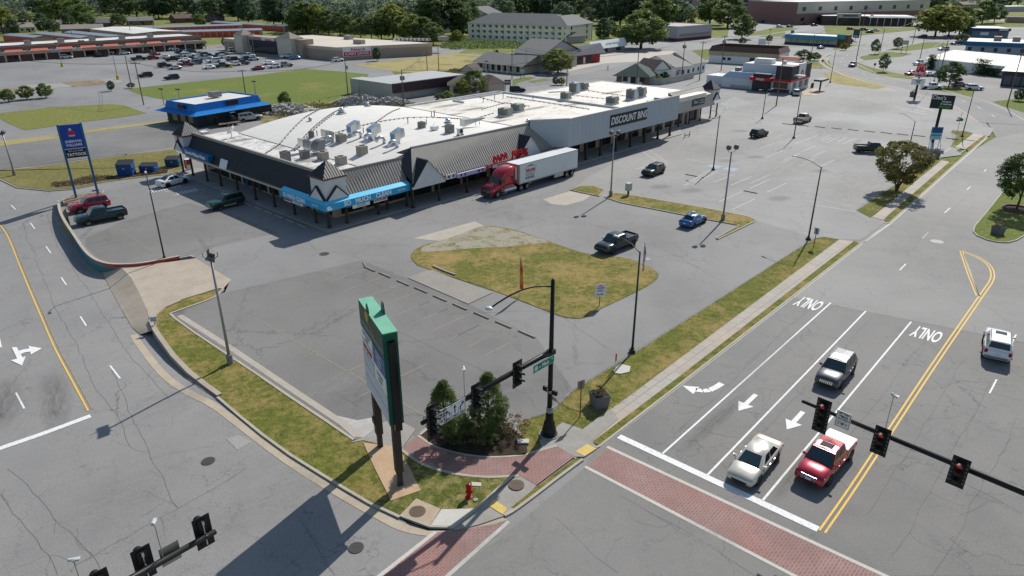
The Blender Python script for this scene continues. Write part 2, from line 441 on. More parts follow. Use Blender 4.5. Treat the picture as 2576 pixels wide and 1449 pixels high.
fgrass('office_lawn',[(1620,152),(1720,128),(1800,122),(1828,134),(1740,150),(1712,152)],grass('ol',g=(.14,.16,.05),dry=.5),.012)
fgrass('corner_lawn',[(1780,205),(1790,195),(1990,180),(2030,200)],m_lawn,.0)
sheet('forecourt_concrete',[gp([(1510,138),(1590,132),(1690,128),(1720,133),(1650,152),(1520,160),(1430,180),(1440,166),(1500,152)])],concrete('fc',(.42,.38,.33),.2),.01)
sheet('service_yard_concrete',[gp([(1100,250),(1180,222),(1300,235),(1240,262),(1120,275)])],concrete('yc',(.36,.33,.29),.4),.02)
fgrass('weedy_ground',[(640,288),(700,268),(860,268),(900,250),(1000,262),(1100,262),(1080,285),(900,290),(760,300),(660,310)],grass('wg',g=(.11,.12,.035),d=(.30,.24,.14),dry=.9,scale=.4),.025)
sheet('gravel_drive',[gp([(620,285),(650,292),(648,300),(612,306)])],m_gravel,.03)
sheet('old_slab',[gp([(60,214),(155,209),(186,218),(110,224),(88,224)])],m_concg,.024)
sheet('old_slab_strip',[gp([(252,200),(290,197),(313,207),(275,210)])],m_concg,.024)
sheet('dirt_patch',[gp([(155,208),(252,200),(275,210),(186,219)])],m_dirt,.024)
sheet('dirt_patch_west',[gp([(-20,226),(70,221),(95,226),(0,234),(-20,234)])],m_dirt,.024)
fg=[('road_verge',[(1858,90),(1960,66),(2010,72),(1920,88)]),('road_verge',[(1905,93),(1975,80),(1975,92)]),('road_verge',[(2070,60),(2260,70),(2330,64),(2300,76),(2140,92),(2085,104)]),('road_verge',[(2160,143),(2230,130),(2295,135),(2270,142),(2175,151)]),('road_verge',[(2228,126),(2330,106),(2412,110),(2350,120),(2280,128)]),('road_verge',[(2155,157),(2200,172),(2300,194),(2295,199),(2220,192),(2160,172)]),('road_verge',[(2020,152),(2110,137),(2030,145)]),('road_verge',[(2017,156),(2085,152),(2095,172),(2030,172)]),('road_verge',[(2100,112),(2190,112),(2130,122),(2095,125)]),('road_verge',[(2360,214),(2455,222),(2443,245),(2400,235),(2340,226)]),('road_verge',[(2290,68),(2576,68),(2576,55),(2350,50)])]
for n,px in fg:fgrass(n,px,m_lawn,.036)
fgrass('bank_slope',[(2070,183),(2140,182),(2225,210),(2235,218),(2205,225),(2090,208)],m_grass3,.026)
fgrass('right_lawn',[(2497,256),(2576,246),(2700,270),(2650,310),(2576,283),(2520,266)],m_grass2,.03)
bend=smooth_path([G(2012.5+x*.21994,y*.21994)for x,y in[(2350,1420),(2150,1290),(1900,1165),(1600,1080),(1300,992),(1000,930),(750,855),(560,775),(470,712),(500,655),(620,602),(800,548),(1000,492),(1250,432),(1400,400),(1560,335),(1700,290),(1900,240),(2150,180)]],6)
k=MB();strip(k,bend,10.5,.033);tag(k.build('bend_road',asphalt('bend_asphalt',(.165,.165,.163),cracks=.5,cs_=.12,stain=.4)),kind='structure')
for s_ in(-1,1):
 k=MB();strip(k,bend[:96],.45,.046,off=s_*5.4);tag(k.build('kerb',m_conc),kind='structure')
k=MB();strip(k,bend[2:70],1.5,.041,off=7.6);tag(k.build('sidewalk',m_concg),kind='structure')
k=MB()
for i in range(4,90,4):strip(k,bend[i:i+2],.14,.042)
k.build('road_marking',m_white);tag(bpy.data.objects['road_marking'],kind='structure')
#  raised grass islands with kerbs
def island(name,px,mat,top=.12,kerb=True,world=None,kw=.15,kmat=None,lip=.0):
 P=world or[GD(*p)[:2]for p in px]
 a=sum(P[i][0]*P[(i+1)%len(P)][1]-P[(i+1)%len(P)][0]*P[i][1]for i in range(len(P)))
 if a<0:P=P[::-1]
 mb=MB();inner=offset(P,kw*.8,True)if kerb else P
 mb.prism(inner,lambda x,y:dip(x,y)-.1,top)
 me=bpy.data.meshes.new(name);me.from_pydata(mb.v,[],mb.f);me.materials.append(mat)
 tag(link(name,me),kind='structure')
 if kerb:
  k=MB();wall_strip(k,P,kw,lambda x,y:dip(x,y)-.1,top+.025,True,off=kw/2)
  tag(k.build('kerb',kmat or m_conc),kind='structure')
 return P
isl=smooth_path([G(*p)for p in[(1038,655),(1036,640),(1060,620),(1110,606),(1160,590),(1214,570),(1270,574),(1330,590),(1420,622),(1480,640),(1560,648),(1610,662),(1655,688),(1640,712),(1590,740),(1510,778),(1470,800),(1430,800),(1400,792),(1330,765),(1250,735),(1150,702),(1110,688),(1050,668)]],3)
sheet('grass_island',[isl],m_grassI,.06,.12)
grav=[G(*p)for p in[(1110,606),(1160,590),(1214,571),(1270,576),(1330,592),(1380,610),(1330,615),(1270,622),(1200,625),(1120,632),(1062,634),(1062,624)]]
sheet('gravel_patch',[smooth_path(grav,3)],grass('gravelpatch',g=(.16,.15,.05),d=(.34,.31,.25),dry=1.0,scale=.5),.068)
sheet('concrete_pad',[gp([(1040,600),(1195,557),(1222,571),(1112,607)])],m_conc,.022)
sheet('concrete_pad',[gp([(1026,700),(1060,686),(1088,680),(1148,704),(1240,737),(1178,766)])],concrete('padc',(.27,.25,.22),.5),.072)
sheet('concrete_pad',[gp([(1366,502),(1433,481),(1487,492),(1468,505),(1423,517),(1387,514)])],m_conc,.022)
island('small_island',[(1433,479),(1460,469),(1494,469),(1521,479),(1508,495),(1488,491)],m_grassI)
islandL=[(1520,497),(1543,487),(1575,490),(1765,523),(1886,547),(1902,555),(1897,560),(1806,604),(1800,600),(1858,568),(1770,552),(1560,511)]
island('long_island',islandL,m_grassI)
vin=[(1310,1060),(1387,1040),(1445,983),(1592,892),(1742,797),(1962,656),(2050,601),(2075,598),(2110,604),(1600,985),(1412,1120),(1392,1123),(1345,1140),(1322,1145),(1300,1120)]
sheet('main_street_verge',[gp(vin)],m_grass,.055,.1)
sheet('main_street_verge',[gp([(1490,1113),(1506,1121),(1700,972),(2163,612),(2148,607),(1700,955)])],m_grass,.055,.1)
sheet('main_street_verge',[gp([(2155,530),(2190,548),(2285,472),(2372,405),(2366,402),(2350,404),(2260,460)])],m_grass,.055,.1)
sheet('main_street_verge',[gp([(2223,555),(2235,561),(2404,410),(2388,408),(2300,480)])],m_grass,.055,.1)
sheet('main_street_verge',[gp([(2391,369),(2402,371),(2449,336),(2430,331),(2396,328),(2392,333),(2410,340)])],m_grass,.055,.1)
sheet('main_street_verge',[gp([(2428,376),(2436,381),(2479,346),(2474,342)])],m_grass,.055,.1)
m_walk=brick('walk_slabs',(.40,.36,.31),(.36,.33,.28),(.20,.18,.15),1,-R(47.6),1.55,2.4,.035)
sheet('sidewalk',[gp([(1392,1123),(1412,1120),(1600,985),(2110,604),(2148,607),(1700,955),(1490,1113),(1500,1125),(1455,1150),(1446,1155)])],m_walk,.06,.1)
sheet('sidewalk',[gp([(2194,547),(2221,554),(2388,408),(2368,404),(2285,472)])],m_walk,.06,.1)
sheet('sidewalk',[gp([(2402,371),(2428,376),(2475,341),(2449,336)])],m_walk,.06,.1)
k=MB()
for seg in([(1497,1125),(1506,1121),(1700,972),(2163,612),(2175,607)],[(2223,562),(2235,561),(2404,410),(2436,382)],[(2436,382),(2479,346),(2495,330)]):
 wall_strip(k,densify(gp(seg),3),.18,-.05,.075,off=-.1)
for seg in([(2050,601),(2075,597),(2110,603)],[(2175,607),(2245,550)]):wall_strip(k,gp(seg),.14,-.05,.05)
tag(k.build('kerb',m_conc),kind='structure')
k=MB();strip(k,densify(gp([(1506,1124),(1700,976),(2166,614),(2240,562),(2408,412),(2484,346)]),3),.3,.012)
tag(k.build('gutter',m_concl),kind='structure')
ri=[(2512,495),(2480,535),(2450,570),(2446,583),(2456,594),(2482,605),(2510,611),(2536,612),(2558,606),(2585,590),(2680,560),(2700,480),(2600,440),(2540,460)]
island('tree_island',ri,m_grass2)
pass
sheet('main_street_upper_pavement',[gp([(1985,747),(2165,612),(2235,562),(2440,385),(2505,347),(2600,330),(2900,480),(2900,925)])],asphalt('upper_asphalt',(.212,.207,.197),cracks=.5,cs_=.2,stain=.25,width=.008),.009)
crk=MB();rc_=random.Random(5)
def crackline(px,w=.016,jit=.26,z=.017,follow=False):
 P=densify([GD(*p)[:2]for p in px],.9);Q=[];dx=dy=0
 for p in P:dx=dx*.8+rc_.uniform(-1,1)*jit*.45;dy=dy*.8+rc_.uniform(-1,1)*jit*.45;Q.append((p[0]+dx,p[1]+dy))
 strip(crk,Q,w,z if not follow else .012,follow=True)
 for k in range(len(Q)//5):
  i=rc_.randrange(len(Q));a=rc_.uniform(0,6.28);q=[Q[i]]
  for _ in range(rc_.randrange(3,9)):a+=rc_.uniform(-.6,.6);q.append((q[-1][0]+.5*math.cos(a),q[-1][1]+.5*math.sin(a)))
  strip(crk,q,w*.7,z if not follow else .012,follow=True)
for l in([(143,1449),(0,1238)],[(190,1417),(440,1280),(571,1205),(624,1173)],[(280,932),(446,1283)],[(840,1449),(780,1370),(745,1300)],[(120,540),(160,640),(240,760),(330,900),(430,1010)],[(60,560),(110,700),(190,860),(270,1010),(330,1120)],[(20,1180),(120,1290),(230,1400),(260,1449)]):crackline(l,follow=True)
for l in([(1700,1090),(2080,740)],[(1840,1160),(2190,800)],[(2010,1250),(2330,850)],[(2180,1290),(2440,900)],[(2240,1400),(2500,960)],[(2350,1449),(2560,1050)],[(2400,960),(2576,1010)],[(1985,748),(2260,800),(2576,862)],[(1560,1250),(1800,1380),(1900,1449)],[(1400,1300),(1500,1400),(1560,1449)],[(2200,600),(2380,460)],[(2280,640),(2450,480)],[(2300,560),(2420,585),(2450,580)],[(2120,1060),(2300,1140)],[(2350,1180),(2576,1290)]):crackline(l,z=.0125)
for l in([(1120,790),(1390,780),(1530,880)],[(560,850),(800,960),(960,1060)],[(700,700),(900,800),(1150,900),(1300,980)],[(640,640),(820,620),(1040,560)],[(900,610),(1200,540),(1400,480)],[(1480,560),(1700,640),(1800,700)],[(1650,470),(1900,540),(2100,590)],[(1500,470),(1800,400),(2100,310)],[(1900,450),(2250,540)],[(480,620),(620,560),(700,520)],[(300,560),(420,600),(470,640)]):crackline(l,.02,z=.0225)
tag(crk.build('pavement_cracks',plain('crack_dark',(.11,.107,.10),.9)),kind='structure')
#  corner verge (left) with retaining kerb wall
cl=[(548,729),(505,740),(450,757),(408,775),(384,795),(376,812),(384,832)]
outer=[(384,832),(400,856),(430,898),(470,940),(510,972),(547,999)]
kerbline=[(548,1001),(600,1046),(660,1095),(730,1146),(800,1190),(862,1228),(930,1268),(1006,1303)]
inner=[(890,1108),(820,1060),(730,1000),(640,938),(560,885),(490,838),(440,802),(428,790),(470,775),(520,757),(545,745),(553,736)]
Pc=gp(cl)+[G(*p)for p in outer[1:]]+gp(kerbline)+gp([(1007,1296),(1046,1258),(1015,1105),(985,1110),(925,1105)])+gp(inner)
sheet('corner_verge',[Pc],m_grass,.06,.9)
k=MB()
wo=densify([G(*p)for p in cl[2:]+outer[1:]],1.0)
wall_strip(k,wo,.42,lambda x,y:dip(x,y)-.2,.17,off=.2)
tag(k.build('low_retaining_wall',concrete('wallc',(.38,.33,.27),.6)),'low tan concrete retaining wall curving round the grass corner by the driveway','wall',kind=None)
k=MB();wall_strip(k,densify(gp(kerbline),1.5),.2,-.1,.12,off=.0);wall_strip(k,densify(gp([(890,1108)]+inner[1:8]),2),.22,-.1,.1)
wall_strip(k,smooth_path(gp([(428,790),(470,775),(520,757),(545,745),(553,736),(562,728)]),3),.22,-.1,.1)
wall_strip(k,smooth_path(gp([(376,812),(384,795),(408,775),(450,757),(505,740),(548,727),(562,728)]),3),.2,-.1,.12)
tag(k.build('kerb',m_conc),kind='structure')
k=MB();strip(k,densify(gp([(440,798),(500,836),(580,888),(720,984),(895,1103)]),3),.55,.024,off=.45);tag(k.build('gutter',m_conc),kind='structure')
gl=[GD(*p)[:2]for p in[(336,842),(352,868),(385,912),(420,950),(470,985),(535,1018)]]+gp([(600,1066),(660,1112),(730,1163),(800,1208),(880,1256),(960,1300),(1010,1325),(1070,1338),(1130,1336),(1200,1322),(1270,1300)])
k=MB();strip(k,densify(smooth_path(gl,4),1),.62,.008,follow=True);tag(k.build('gutter',concrete('gutc',(.42,.36,.27),.6)),kind='structure')
#  concrete driveway apron between the two walls
def apron(name,a,b,mat,n=10,z=.0):
 A=[GD(*p)for p in a];B=[G(*p)+(0,)for p in b]
 def res(P,n):
  L=[0]
  for i in range(len(P)-1):L.append(L[-1]+math.dist(P[i],P[i+1]))
  out=[]
  for k in range(n+1):
   t=L[-1]*k/n
   for i in range(len(P)-1):
    if t<=L[i+1]+1e-6:
     u=(t-L[i])/(L[i+1]-L[i]or 1);out.append(tuple(P[i][j]+(P[i+1][j]-P[i][j])*u for j in range(3)));break
  return out
 A,B=res(A,n),res(B,n);vs=[]
 for i in range(n+1):
  for k in range(7):
   u=k/6;w=u
   p=tuple(A[i][j]+(B[i][j]-A[i][j])*u for j in range(2));zz=A[i][2]*(1-w)+B[i][2]*w
   vs.append((p[0],p[1],max(zz,dip(*p))+z+.02))
 fs=[(i*7+k,i*7+k+1,(i+1)*7+k+1,(i+1)*7+k)for i in range(n)for k in range(6)]
 me=bpy.data.meshes.new(name);me.from_pydata(vs,[],fs);me.materials.append(mat)
 tag(link(name,me),kind='structure')
apron('driveway_apron',[(256,682),(275,722),(300,768),(332,824),(352,842)],[(300,667),(330,700),(352,740),(370,780),(384,832)],concrete('apron',(.40,.345,.275),.6))
sheet('driveway_concrete',[gp([(300,667),(420,660),(492,650),(582,704),(560,728),(505,741),(450,757),(408,775),(384,795),(376,812),(384,832),(370,780),(352,740),(330,700)])],concrete('apron2',(.40,.345,.275),.6),.013)
m_mur=NT('mural')
gr=m_mur.node('ShaderNodeSeparateXYZ');m_mur.l.new(m_mur.co,gr.inputs[0])
mz=m_mur.math('ADD',gr.outputs['Z'],m_mur.math('MULTIPLY',m_mur.noise(.22,2),.9))
mx=m_mur.ramp(m_mur.math('MULTIPLY_ADD',gr.outputs['X'],1/32.0,67/32.0),[(0,(.25,.2,.12)),(.16,(.33,.29,.05)),(.28,(.10,.13,.06)),(.40,(.05,.10,.22)),(.52,(.03,.17,.18)),(.60,(.03,.22,.24)),(.68,(.28,.03,.03)),(.8,(.50,.05,.03)),(1,(.42,.05,.03))])
st=m_mur.ramp(mz,[(-.0,(.02,.12,.12)),(.25,(.02,.2,.2)),(.27,(.5,.5,.45)),(.30,(.45,.04,.02)),(.62,(.5,.05,.03)),(.64,(.6,.55,.45)),(.68,(.15,.05,.20)),(1,(.1,.03,.12))])
sel=m_mur.ramp(m_mur.math('MULTIPLY_ADD',gr.outputs['X'],1/32.0,67/32.0),[(.52,0),(.6,.8)])
m_mur.base(m_mur.mix(sel,mx,m_mur.mix(.35,st,mx)));m_mur.b.inputs['Roughness'].default_value=.8
wl=smooth_path([G(*p)for p in[(148,510),(152,535),(165,562),(190,600),(212,632),(232,652),(256,664),(290,670),(350,668),(410,658),(452,650)]],5)
k=MB();wall_strip(k,wl,.28,lambda x,y:dip(x,y)-.2,.30,off=0)
k.build('mural_wall',m_mur.m);tag(bpy.data.objects['mural_wall'],'curved retaining wall painted with a teal, red and yellow mural below the west parking bays','wall')
k=MB();wall_strip(k,wl,.34,.302,.345);k.build('coping',m_conc,bpy.data.objects['mural_wall'])
bpy.data.objects['mural_wall']['label']='curved retaining wall painted with a teal, red and yellow mural below the west parking bays'
k=MB();wall_strip(k,gp([(452,650),(480,645),(490,648)]),.28,-.4,.12);tag(k.build('kerb',m_conc),kind='structure')
k=MB();strip(k,densify(smooth_path([GD(*p)[:2]for p in[(140,545),(172,600),(205,650),(240,684),(262,700)]],3),1),.6,.006,follow=True);tag(k.build('gutter',m_concg),kind='structure')
island('sign_island',[(162,518),(158,506),(180,493),(235,486),(262,480),(250,500),(200,512)],m_dirt,.08)
k=MB();wall_strip(k,gp([(-40,440),(0,452),(43,473),(123,481),(184,477),(240,466)]),.16,-.1,.12);tag(k.build('kerb',m_conc),kind='structure')
#  corner: brick walk, ramps, pads.   c(x,y): detail survey of the corner
def c(x,y):return(880.5+x*.375,905.6+y*.375)
m_brk=brick('paver_brick',(.29,.145,.125),(.225,.11,.10),(.31,.25,.22),1,-R(47.6),.36,.18,.022)
arc_in=[c(*p)for p in[(448,516),(560,588),(700,630),(840,655),(960,662),(1100,655),(1190,642),(1290,615),(1390,587)]]
arc_out=[c(*p)for p in[(350,600),(480,692),(620,742),(760,770),(900,783),(1010,782),(1130,775)]]
ai=smooth_path(gp(arc_in),4);ao=smooth_path(gp(arc_out),4)
sheet('brick_walk',[ai+gp([c(1505,655),c(1250,845)])+ao[::-1]],m_brk,.085,.1)
k=MB();wall_strip(k,ai,.22,-.05,.10,off=.11);wall_strip(k,ao,.22,-.05,.10,off=-.11);tag(k.build('kerb',m_conc),kind='structure')
sheet('sign_pad_concrete',[gp([c(90,562),c(290,585),c(350,630),c(475,882),c(275,950),c(160,720)])],concrete('rust_pad',(.46,.32,.20),.6),.10,.15)
sheet('walk_concrete',[gp([c(0,560),c(95,520),c(230,420),c(310,400),c(440,470),c(350,598),c(285,590),c(90,545)])],m_concg,.09,.1)
sheet('spill_patch',[gp([(820,1040),(900,1058),(940,1050),(945,1085),(915,1100),(890,1100)])],concrete('spill',(.42,.42,.40),.7),.022)
sheet('corner_lawn_patch',[ao[:]+gp([c(1130,775),c(1080,800),c(900,955),c(832,1003),c(608,1008),c(445,938),c(338,1045),c(240,998),c(90,930),c(270,950),c(475,882),c(355,650)])],grass('corner_grass',g=(.11,.125,.028),d=(.28,.23,.10),dry=.75,scale=.9),.075,.1)
sheet('ramp_concrete',[gp([c(1130,775),c(1250,847),c(1180,930),c(1042,1048),c(860,1110),c(700,1148),c(690,1125),c(850,1002)])],m_concg,.07,.1)
sheet('inlet_concrete',[gp([c(445,938),c(608,1008),c(538,1122),c(338,1048)])],concrete('inlet',(.42,.34,.24),.6),.12,.2)
sheet('new_concrete',[gp([c(612,1010),c(832,1004),c(692,1128),c(540,1120)])],m_concl,.10,.15)
k=MB();wall_strip(k,gp([c(850,1002),c(692,1130),c(538,1124),c(338,1050)]),.18,-.05,.135);wall_strip(k,gp([c(1100,778),c(980,880),c(850,1002)]),.16,0,.13)
wall_strip(k,smooth_path(gp([c(1036,1050),c(1110,1008),c(1250,905),c(1400,790),c(1560,672)]),3),.2,-.05,.12);tag(k.build('kerb',m_conc),kind='structure')
k=MB();k.box(-1.1,1.1,-.03,.03,.0,.1);
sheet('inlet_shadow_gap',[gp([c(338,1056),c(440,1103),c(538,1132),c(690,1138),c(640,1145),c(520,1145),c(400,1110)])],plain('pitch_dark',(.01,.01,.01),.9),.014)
sheet('grass_sliver',[gp([c(1258,852),c(1515,662),c(1545,668),c(1300,860),c(1100,1000),c(1080,995)])],m_grass,.075,.1)
sheet('landing_concrete',[gp([c(1190,640),c(1285,590),c(1270,545),c(1425,424),c(1530,460),c(1560,470),c(1750,330),c(1800,400),c(1620,550),c(1655,600),c(1570,655),c(1505,655),c(1390,586)])],m_concg,.09,.1)
m_tac=plain('tactile_yellow',(.62,.45,.13),.8,var=.3,scale=8)
for q in([(965,943),(1056,1004),(1025,1045),(930,985)],[(1590,570),(1652,602),(1575,652),(1515,620)]):
 sheet('tactile_paving',[gp([c(*p)for p in q])],m_tac,.10,.05)
bed=[c(*p)for p in[(470,508),(540,455),(620,425),(720,405),(870,398),(980,410),(1060,440),(1150,510),(1190,630),(1100,645),(960,652),(840,645),(700,620),(560,575)]]
sheet('planting_bed',[smooth_path(gp(bed+[bed[0]]),3)[:-1]],m_mulch,.10,.1)
k=MB();wall_strip(k,smooth_path(gp(bed[:8]),4),.22,-.05,.13);tag(k.build('kerb',m_conc),kind='structure')
k=MB()
cw1=gp([(1530,1128),(2227,1449),(2600,1622),(2480,1700),(2010,1449),(1475,1172)])
sheet('brick_crosswalk',[cw1],m_brk,.012)
cw2=gp([(1276,1312),(1120,1449),(800,1740),(560,1760),(955,1449),(1098,1340),(1180,1330)])
sheet('brick_crosswalk',[cw2],m_brk,.012)
for a,b in(((1527,1124),(2600,1622)),((1472,1174),(2480,1700)),((1280,1312),(800,1740)),((1096,1338),(560,1760))):
 strip(k,densify(gp([a,b]),5),.26,.016)
tag(k.build('crosswalk_band',m_concl),kind='structure')
#  markings
w_=MB();y_=MB();f_=MB();yf=MB()
def wl_(a,b,w=.13,mb=w_,z=.022):strip(mb,densify([G(*a),G(*b)],4),w,z)
for a,b in(((1665,1143),(2090,762)),((1780,1195),(2178,783)),((1918,1260),(2292,810))):wl_(a,b,.15)
wl_((1557,1098),(2058,1332),.55)
for a,b in(((2489,990),(2507,955)),((2263,680),(2279,664)),((2376,536),(2390,523)),((2432,478),(2441,470)),((2475,432),(2481,426)),((2388,1207),(2402,1178)),((2542,870),(2556,842))):wl_(a,b,.13)
wl_((2320,600),(2335,585),.1,f_)
def yline(pts,w,off,mb=y_):strip(mb,densify(smooth_path(gp(pts),5),.8),w,.022,off=off)
yy=[(2068,1338),(2150,1220),(2250,1068),(2350,917),(2470,742),(2492,710),(2497,690),(2488,668),(2460,648),(2418,632)]
yline(yy,.13,.16);yline(yy,.13,-.16)
yv=[(2418,632),(2438,690),(2460,745)];yline(yv,.12,.14);yline(yv,.12,-.14)
wl_((2425,640),(2466,752),.08,f_)
def sline(pts,w,off,mb,closed=False):strip(mb,densify(smooth_path([GD(*p)[:2]for p in pts],5),.8),w,.012,follow=True,off=off)
ys_=[(-40,530),(0,566),(22,600),(45,657),(75,730),(105,800),(140,880),(180,955),(222,1034)]
sline(ys_,.13,-.0,y_);sline(ys_,.13,.30,yf)
sline([(-60,1150),(0,1128),(110,1090),(228,1046)],.5,0,w_)
for a,b in(((28,516),(39,527)),((76,560),(88,576)),((116,620),(128,637)),((154,698),(167,717)),((202,796),(217,820)),((277,920),(302,952)),((40,988),(61,1028)),((-4,845),(3,874))):sline([a,b],.14,0,w_)
def arrow_straight(mb,px,ang,L=3.1):
 x,y=G(*px);u=(math.cos(ang),math.sin(ang));n=(-u[1],u[0])
 P=lambda a,b:(x+u[0]*a+n[0]*b,y+u[1]*a+n[1]*b,.022)
 mb.poly([P(-L/2,-.18),P(.25,-.18),P(.25,.18),P(-L/2,.18)]);mb.poly([P(.25,-.62),P(L/2,0),P(.25,.62)])
arrow_straight(w_,(1880,1013),R(228));arrow_straight(w_,(2000,1058),R(228))
def arrow_curve(mb,px,ang,side=1,s=1.0,follow=False):
 x,y,z0=GD(*px)if follow else G(*px)+(0,)
 u=(math.cos(ang),math.sin(ang));n=(-u[1]*side,u[0]*side)
 P=lambda a,b:(x+(u[0]*a+n[0]*b)*s,y+(u[1]*a+n[1]*b)*s,z0+.022)
 c1=[(-1.7,-.1),(-.8,.0),(-.1,.15),(.35,.5),(.6,1.0)]
 for i in range(4):
  a,b=c1[i],c1[i+1]
  d=(b[0]-a[0],b[1]-a[1]);L=math.hypot(*d);o=(-d[1]/L*.26,d[0]/L*.26)
  mb.poly([P(a[0]+o[0],a[1]+o[1]),P(a[0]-o[0],a[1]-o[1]),P(b[0]-o[0],b[1]-o[1]),P(b[0]+o[0],b[1]+o[1])])
 mb.poly([P(.02,1.0),P(1.3,.85),P(.75,2.1)])
arrow_curve(w_,(1788,985),R(228),-1,1.0)
for q_ in([(50,483),(71,482),(97,528),(74,534)],[(46,538),(109,521),(93,560)],[(74,500),(100,492),(124,488),(130,501),(104,505),(82,515)],[(121,477),(178,487),(131,513)]):
 w_.poly([(p[0],p[1],p[2]+.02+.002*len(q_))for p in[GD(x*.5947,587+y*.5947)for x,y in q_]])
w_.build('road_marking',m_white);tag(bpy.data.objects['road_marking.001'],kind='structure');y_.build('yellow_road_marking',m_yel);yf.build('faded_road_marking',m_yelf)
for px in((2037,763),(2333,840)):
 p=G(*px);ux=(-math.cos(R(-41)),-math.sin(R(-41)),0);uy=(math.cos(R(48)),math.sin(R(48)),0)
 o=text('ONLY',3.7,m_white,None,(p[0],p[1],.024),ux,tuple(-v for v in uy),'road_marking_word',0.001,.09,xs=.235)
 tag(o,kind='structure')
for n in('road_marking','yellow_road_marking','faded_road_marking'):tag(bpy.data.objects[n],kind='structure')
st=MB();sy=MB()
def dline(mb,px,ang,L,w=.1,z=.026):
 x,y=G(*px);u=(math.cos(ang),math.sin(ang));strip(mb,[(x,y),(x+u[0]*L,y+u[1]*L)],w,z)
for i in range(10):
 a=G(927,677);b=G(1325,842);t=(i+.5)/9-.06
 dline(sy,P_ if False else(927+(1325-927)*t,677+(842-677)*t),R(227.5),5.4)
for px in((700,745),(620,800),(900,1000),(760,900),(840,950)):dline(sy,px,R(47.5),7,.09)
dline(sy,(640,800),R(-42),26,.09)
for s in range(13):
 p=LW(-1.9,2.6+s*2.85)
 strip(st if s in(10,11,12)else sy,[p,(p[0]-U[0]*5.2,p[1]-U[1]*5.2)],.1,.026)
for px in((224,588),(232,602),(241,617),(252,633),(266,647)):dline(sy,px,R(42),5.0)
strip(sy,gp([(288,566),(405,650)]),.1,.026)
for i in range(12):
 p=LW(-4.2-i*.42,34.8);strip(st,[p,LW(-3.9-i*.42,36.6)],.14,.028)
for i in range(8):
 p=LW(-3.4-i*.42,30.8);strip(st,[p,LW(-3.1-i*.42,32.6)],.14,.028)
hw=MB()
for i in range(13):
 t=i/12;x=2235-(2235-2360)*0
for row,(a,b,n,L)in enumerate([((1905,328),(2430,376),15,5.2),((1880,455),(2320,500),0,5)]):
 for i in range(n):
  t=i/(n-1);dline(hw,(a[0]+(b[0]-a[0])*t,a[1]+(b[1]-a[1])*t),R(227.2),L,.12)
for(x,y)in((2090,340),(2130,345),(2170,351),(2218,356),(2262,361),(2306,368)):dline(hw,(x,y),R(227.2),5.5,.12)
for(x,y)in((2020,373),(2070,362),(2010,400)):pass
for(x,y)in((2036,348),(2053,367),(2078,379),(2112,345),(2152,348),(2188,372),(2235,357),(1968,380),(2012,386),(2056,395),(2100,402),(1848,438),(1892,444),(1936,452),(1980,460),(1867,482),(1936,440),(1900,500),(2050,402),(1950,360),(2002,395),(2300,408)):
 dline(hw,(x,y),R(227.2),7.4,.12)
for(a,b)in(((1762,430),(1850,444)),((2043,515),(2152,532)),((2060,502),(2110,510)),((1725,400),(1770,408))):
 strip(hw,gp([a,b]),.13,.026)
for(a,b,c_,d)in(((1595,368),(1649,405),(1613,363),(1681,410)),((1599,426),(1647,407),(1622,424),(1678,413)),((1718,468),(1784,428),(1742,465),(1807,431))):
 A,B,C_,D_=G(*a),G(*b),G(*c_),G(*d)
 strip(hw,[A,B],.12,.026);strip(hw,[C_,D_],.12,.026)
 for i in range(12):
  t=(i+.5)/12
  strip(hw,[(A[0]+(B[0]-A[0])*t,A[1]+(B[1]-A[1])*t),(C_[0]+(D_[0]-C_[0])*min(1,t+.06),C_[1]+(D_[1]-C_[1])*min(1,t+.06))],.12,.026)
for(a,b)in(((2250,268),(2330,282)),((2262,275),(2330,288)),((2290,262),(2350,280))):
 strip(hw,gp([a,b]),.3,.026)
hw.build('bay_marking',m_faint);st.build('bay_marking',m_white);sy.build('yellow_bay_marking',m_yelf)
for n in('bay_marking','bay_marking.001','yellow_bay_marking'):tag(bpy.data.objects[n],kind='structure')
def stain_mat(name,c,k=.6):
 t=NT(name);t.base(c);t.b.inputs['Roughness'].default_value=.8
 g_=t.node('ShaderNodeTexGradient',gradient_type='SPHERICAL');t.l.new(t.co,g_.inputs['Vector'])
 n_=t.noise(3.5,6,.8);a_=t.math('MULTIPLY',t.ramp(g_.outputs['Fac'],[(0,0),(.6,1)]),t.ramp(n_,[(.35,0),(.65,1)]));a_=t.math('MULTIPLY',a_,k)
 t.l.new(a_,t.b.inputs['Alpha']);return t.m
m_oil=stain_mat('oil_stain',(.045,.045,.045),.36);m_oil2=stain_mat('light_oil_stain',(.05,.05,.05),.35);m_wear=stain_mat('pale_wear',(.34,.33,.31),.45)
def blot(px,rx,ry,ang,mat,nm='oil_stain',z=.026):
 x,y,z0=GD(*px);mb=MB();mb.poly([(math.cos(a*math.pi/10),math.sin(a*math.pi/10),0)for a in range(20)]);o=mb.build(nm,mat);o.location=(x,y,z0+z);o.scale=(rx,ry,1);o.rotation_euler=(0,0,ang);tag(o,kind='structure')
blot((140,1000),6,1.3,R(-58),m_oil);blot((10,1010),5,1.4,R(-58),m_oil)
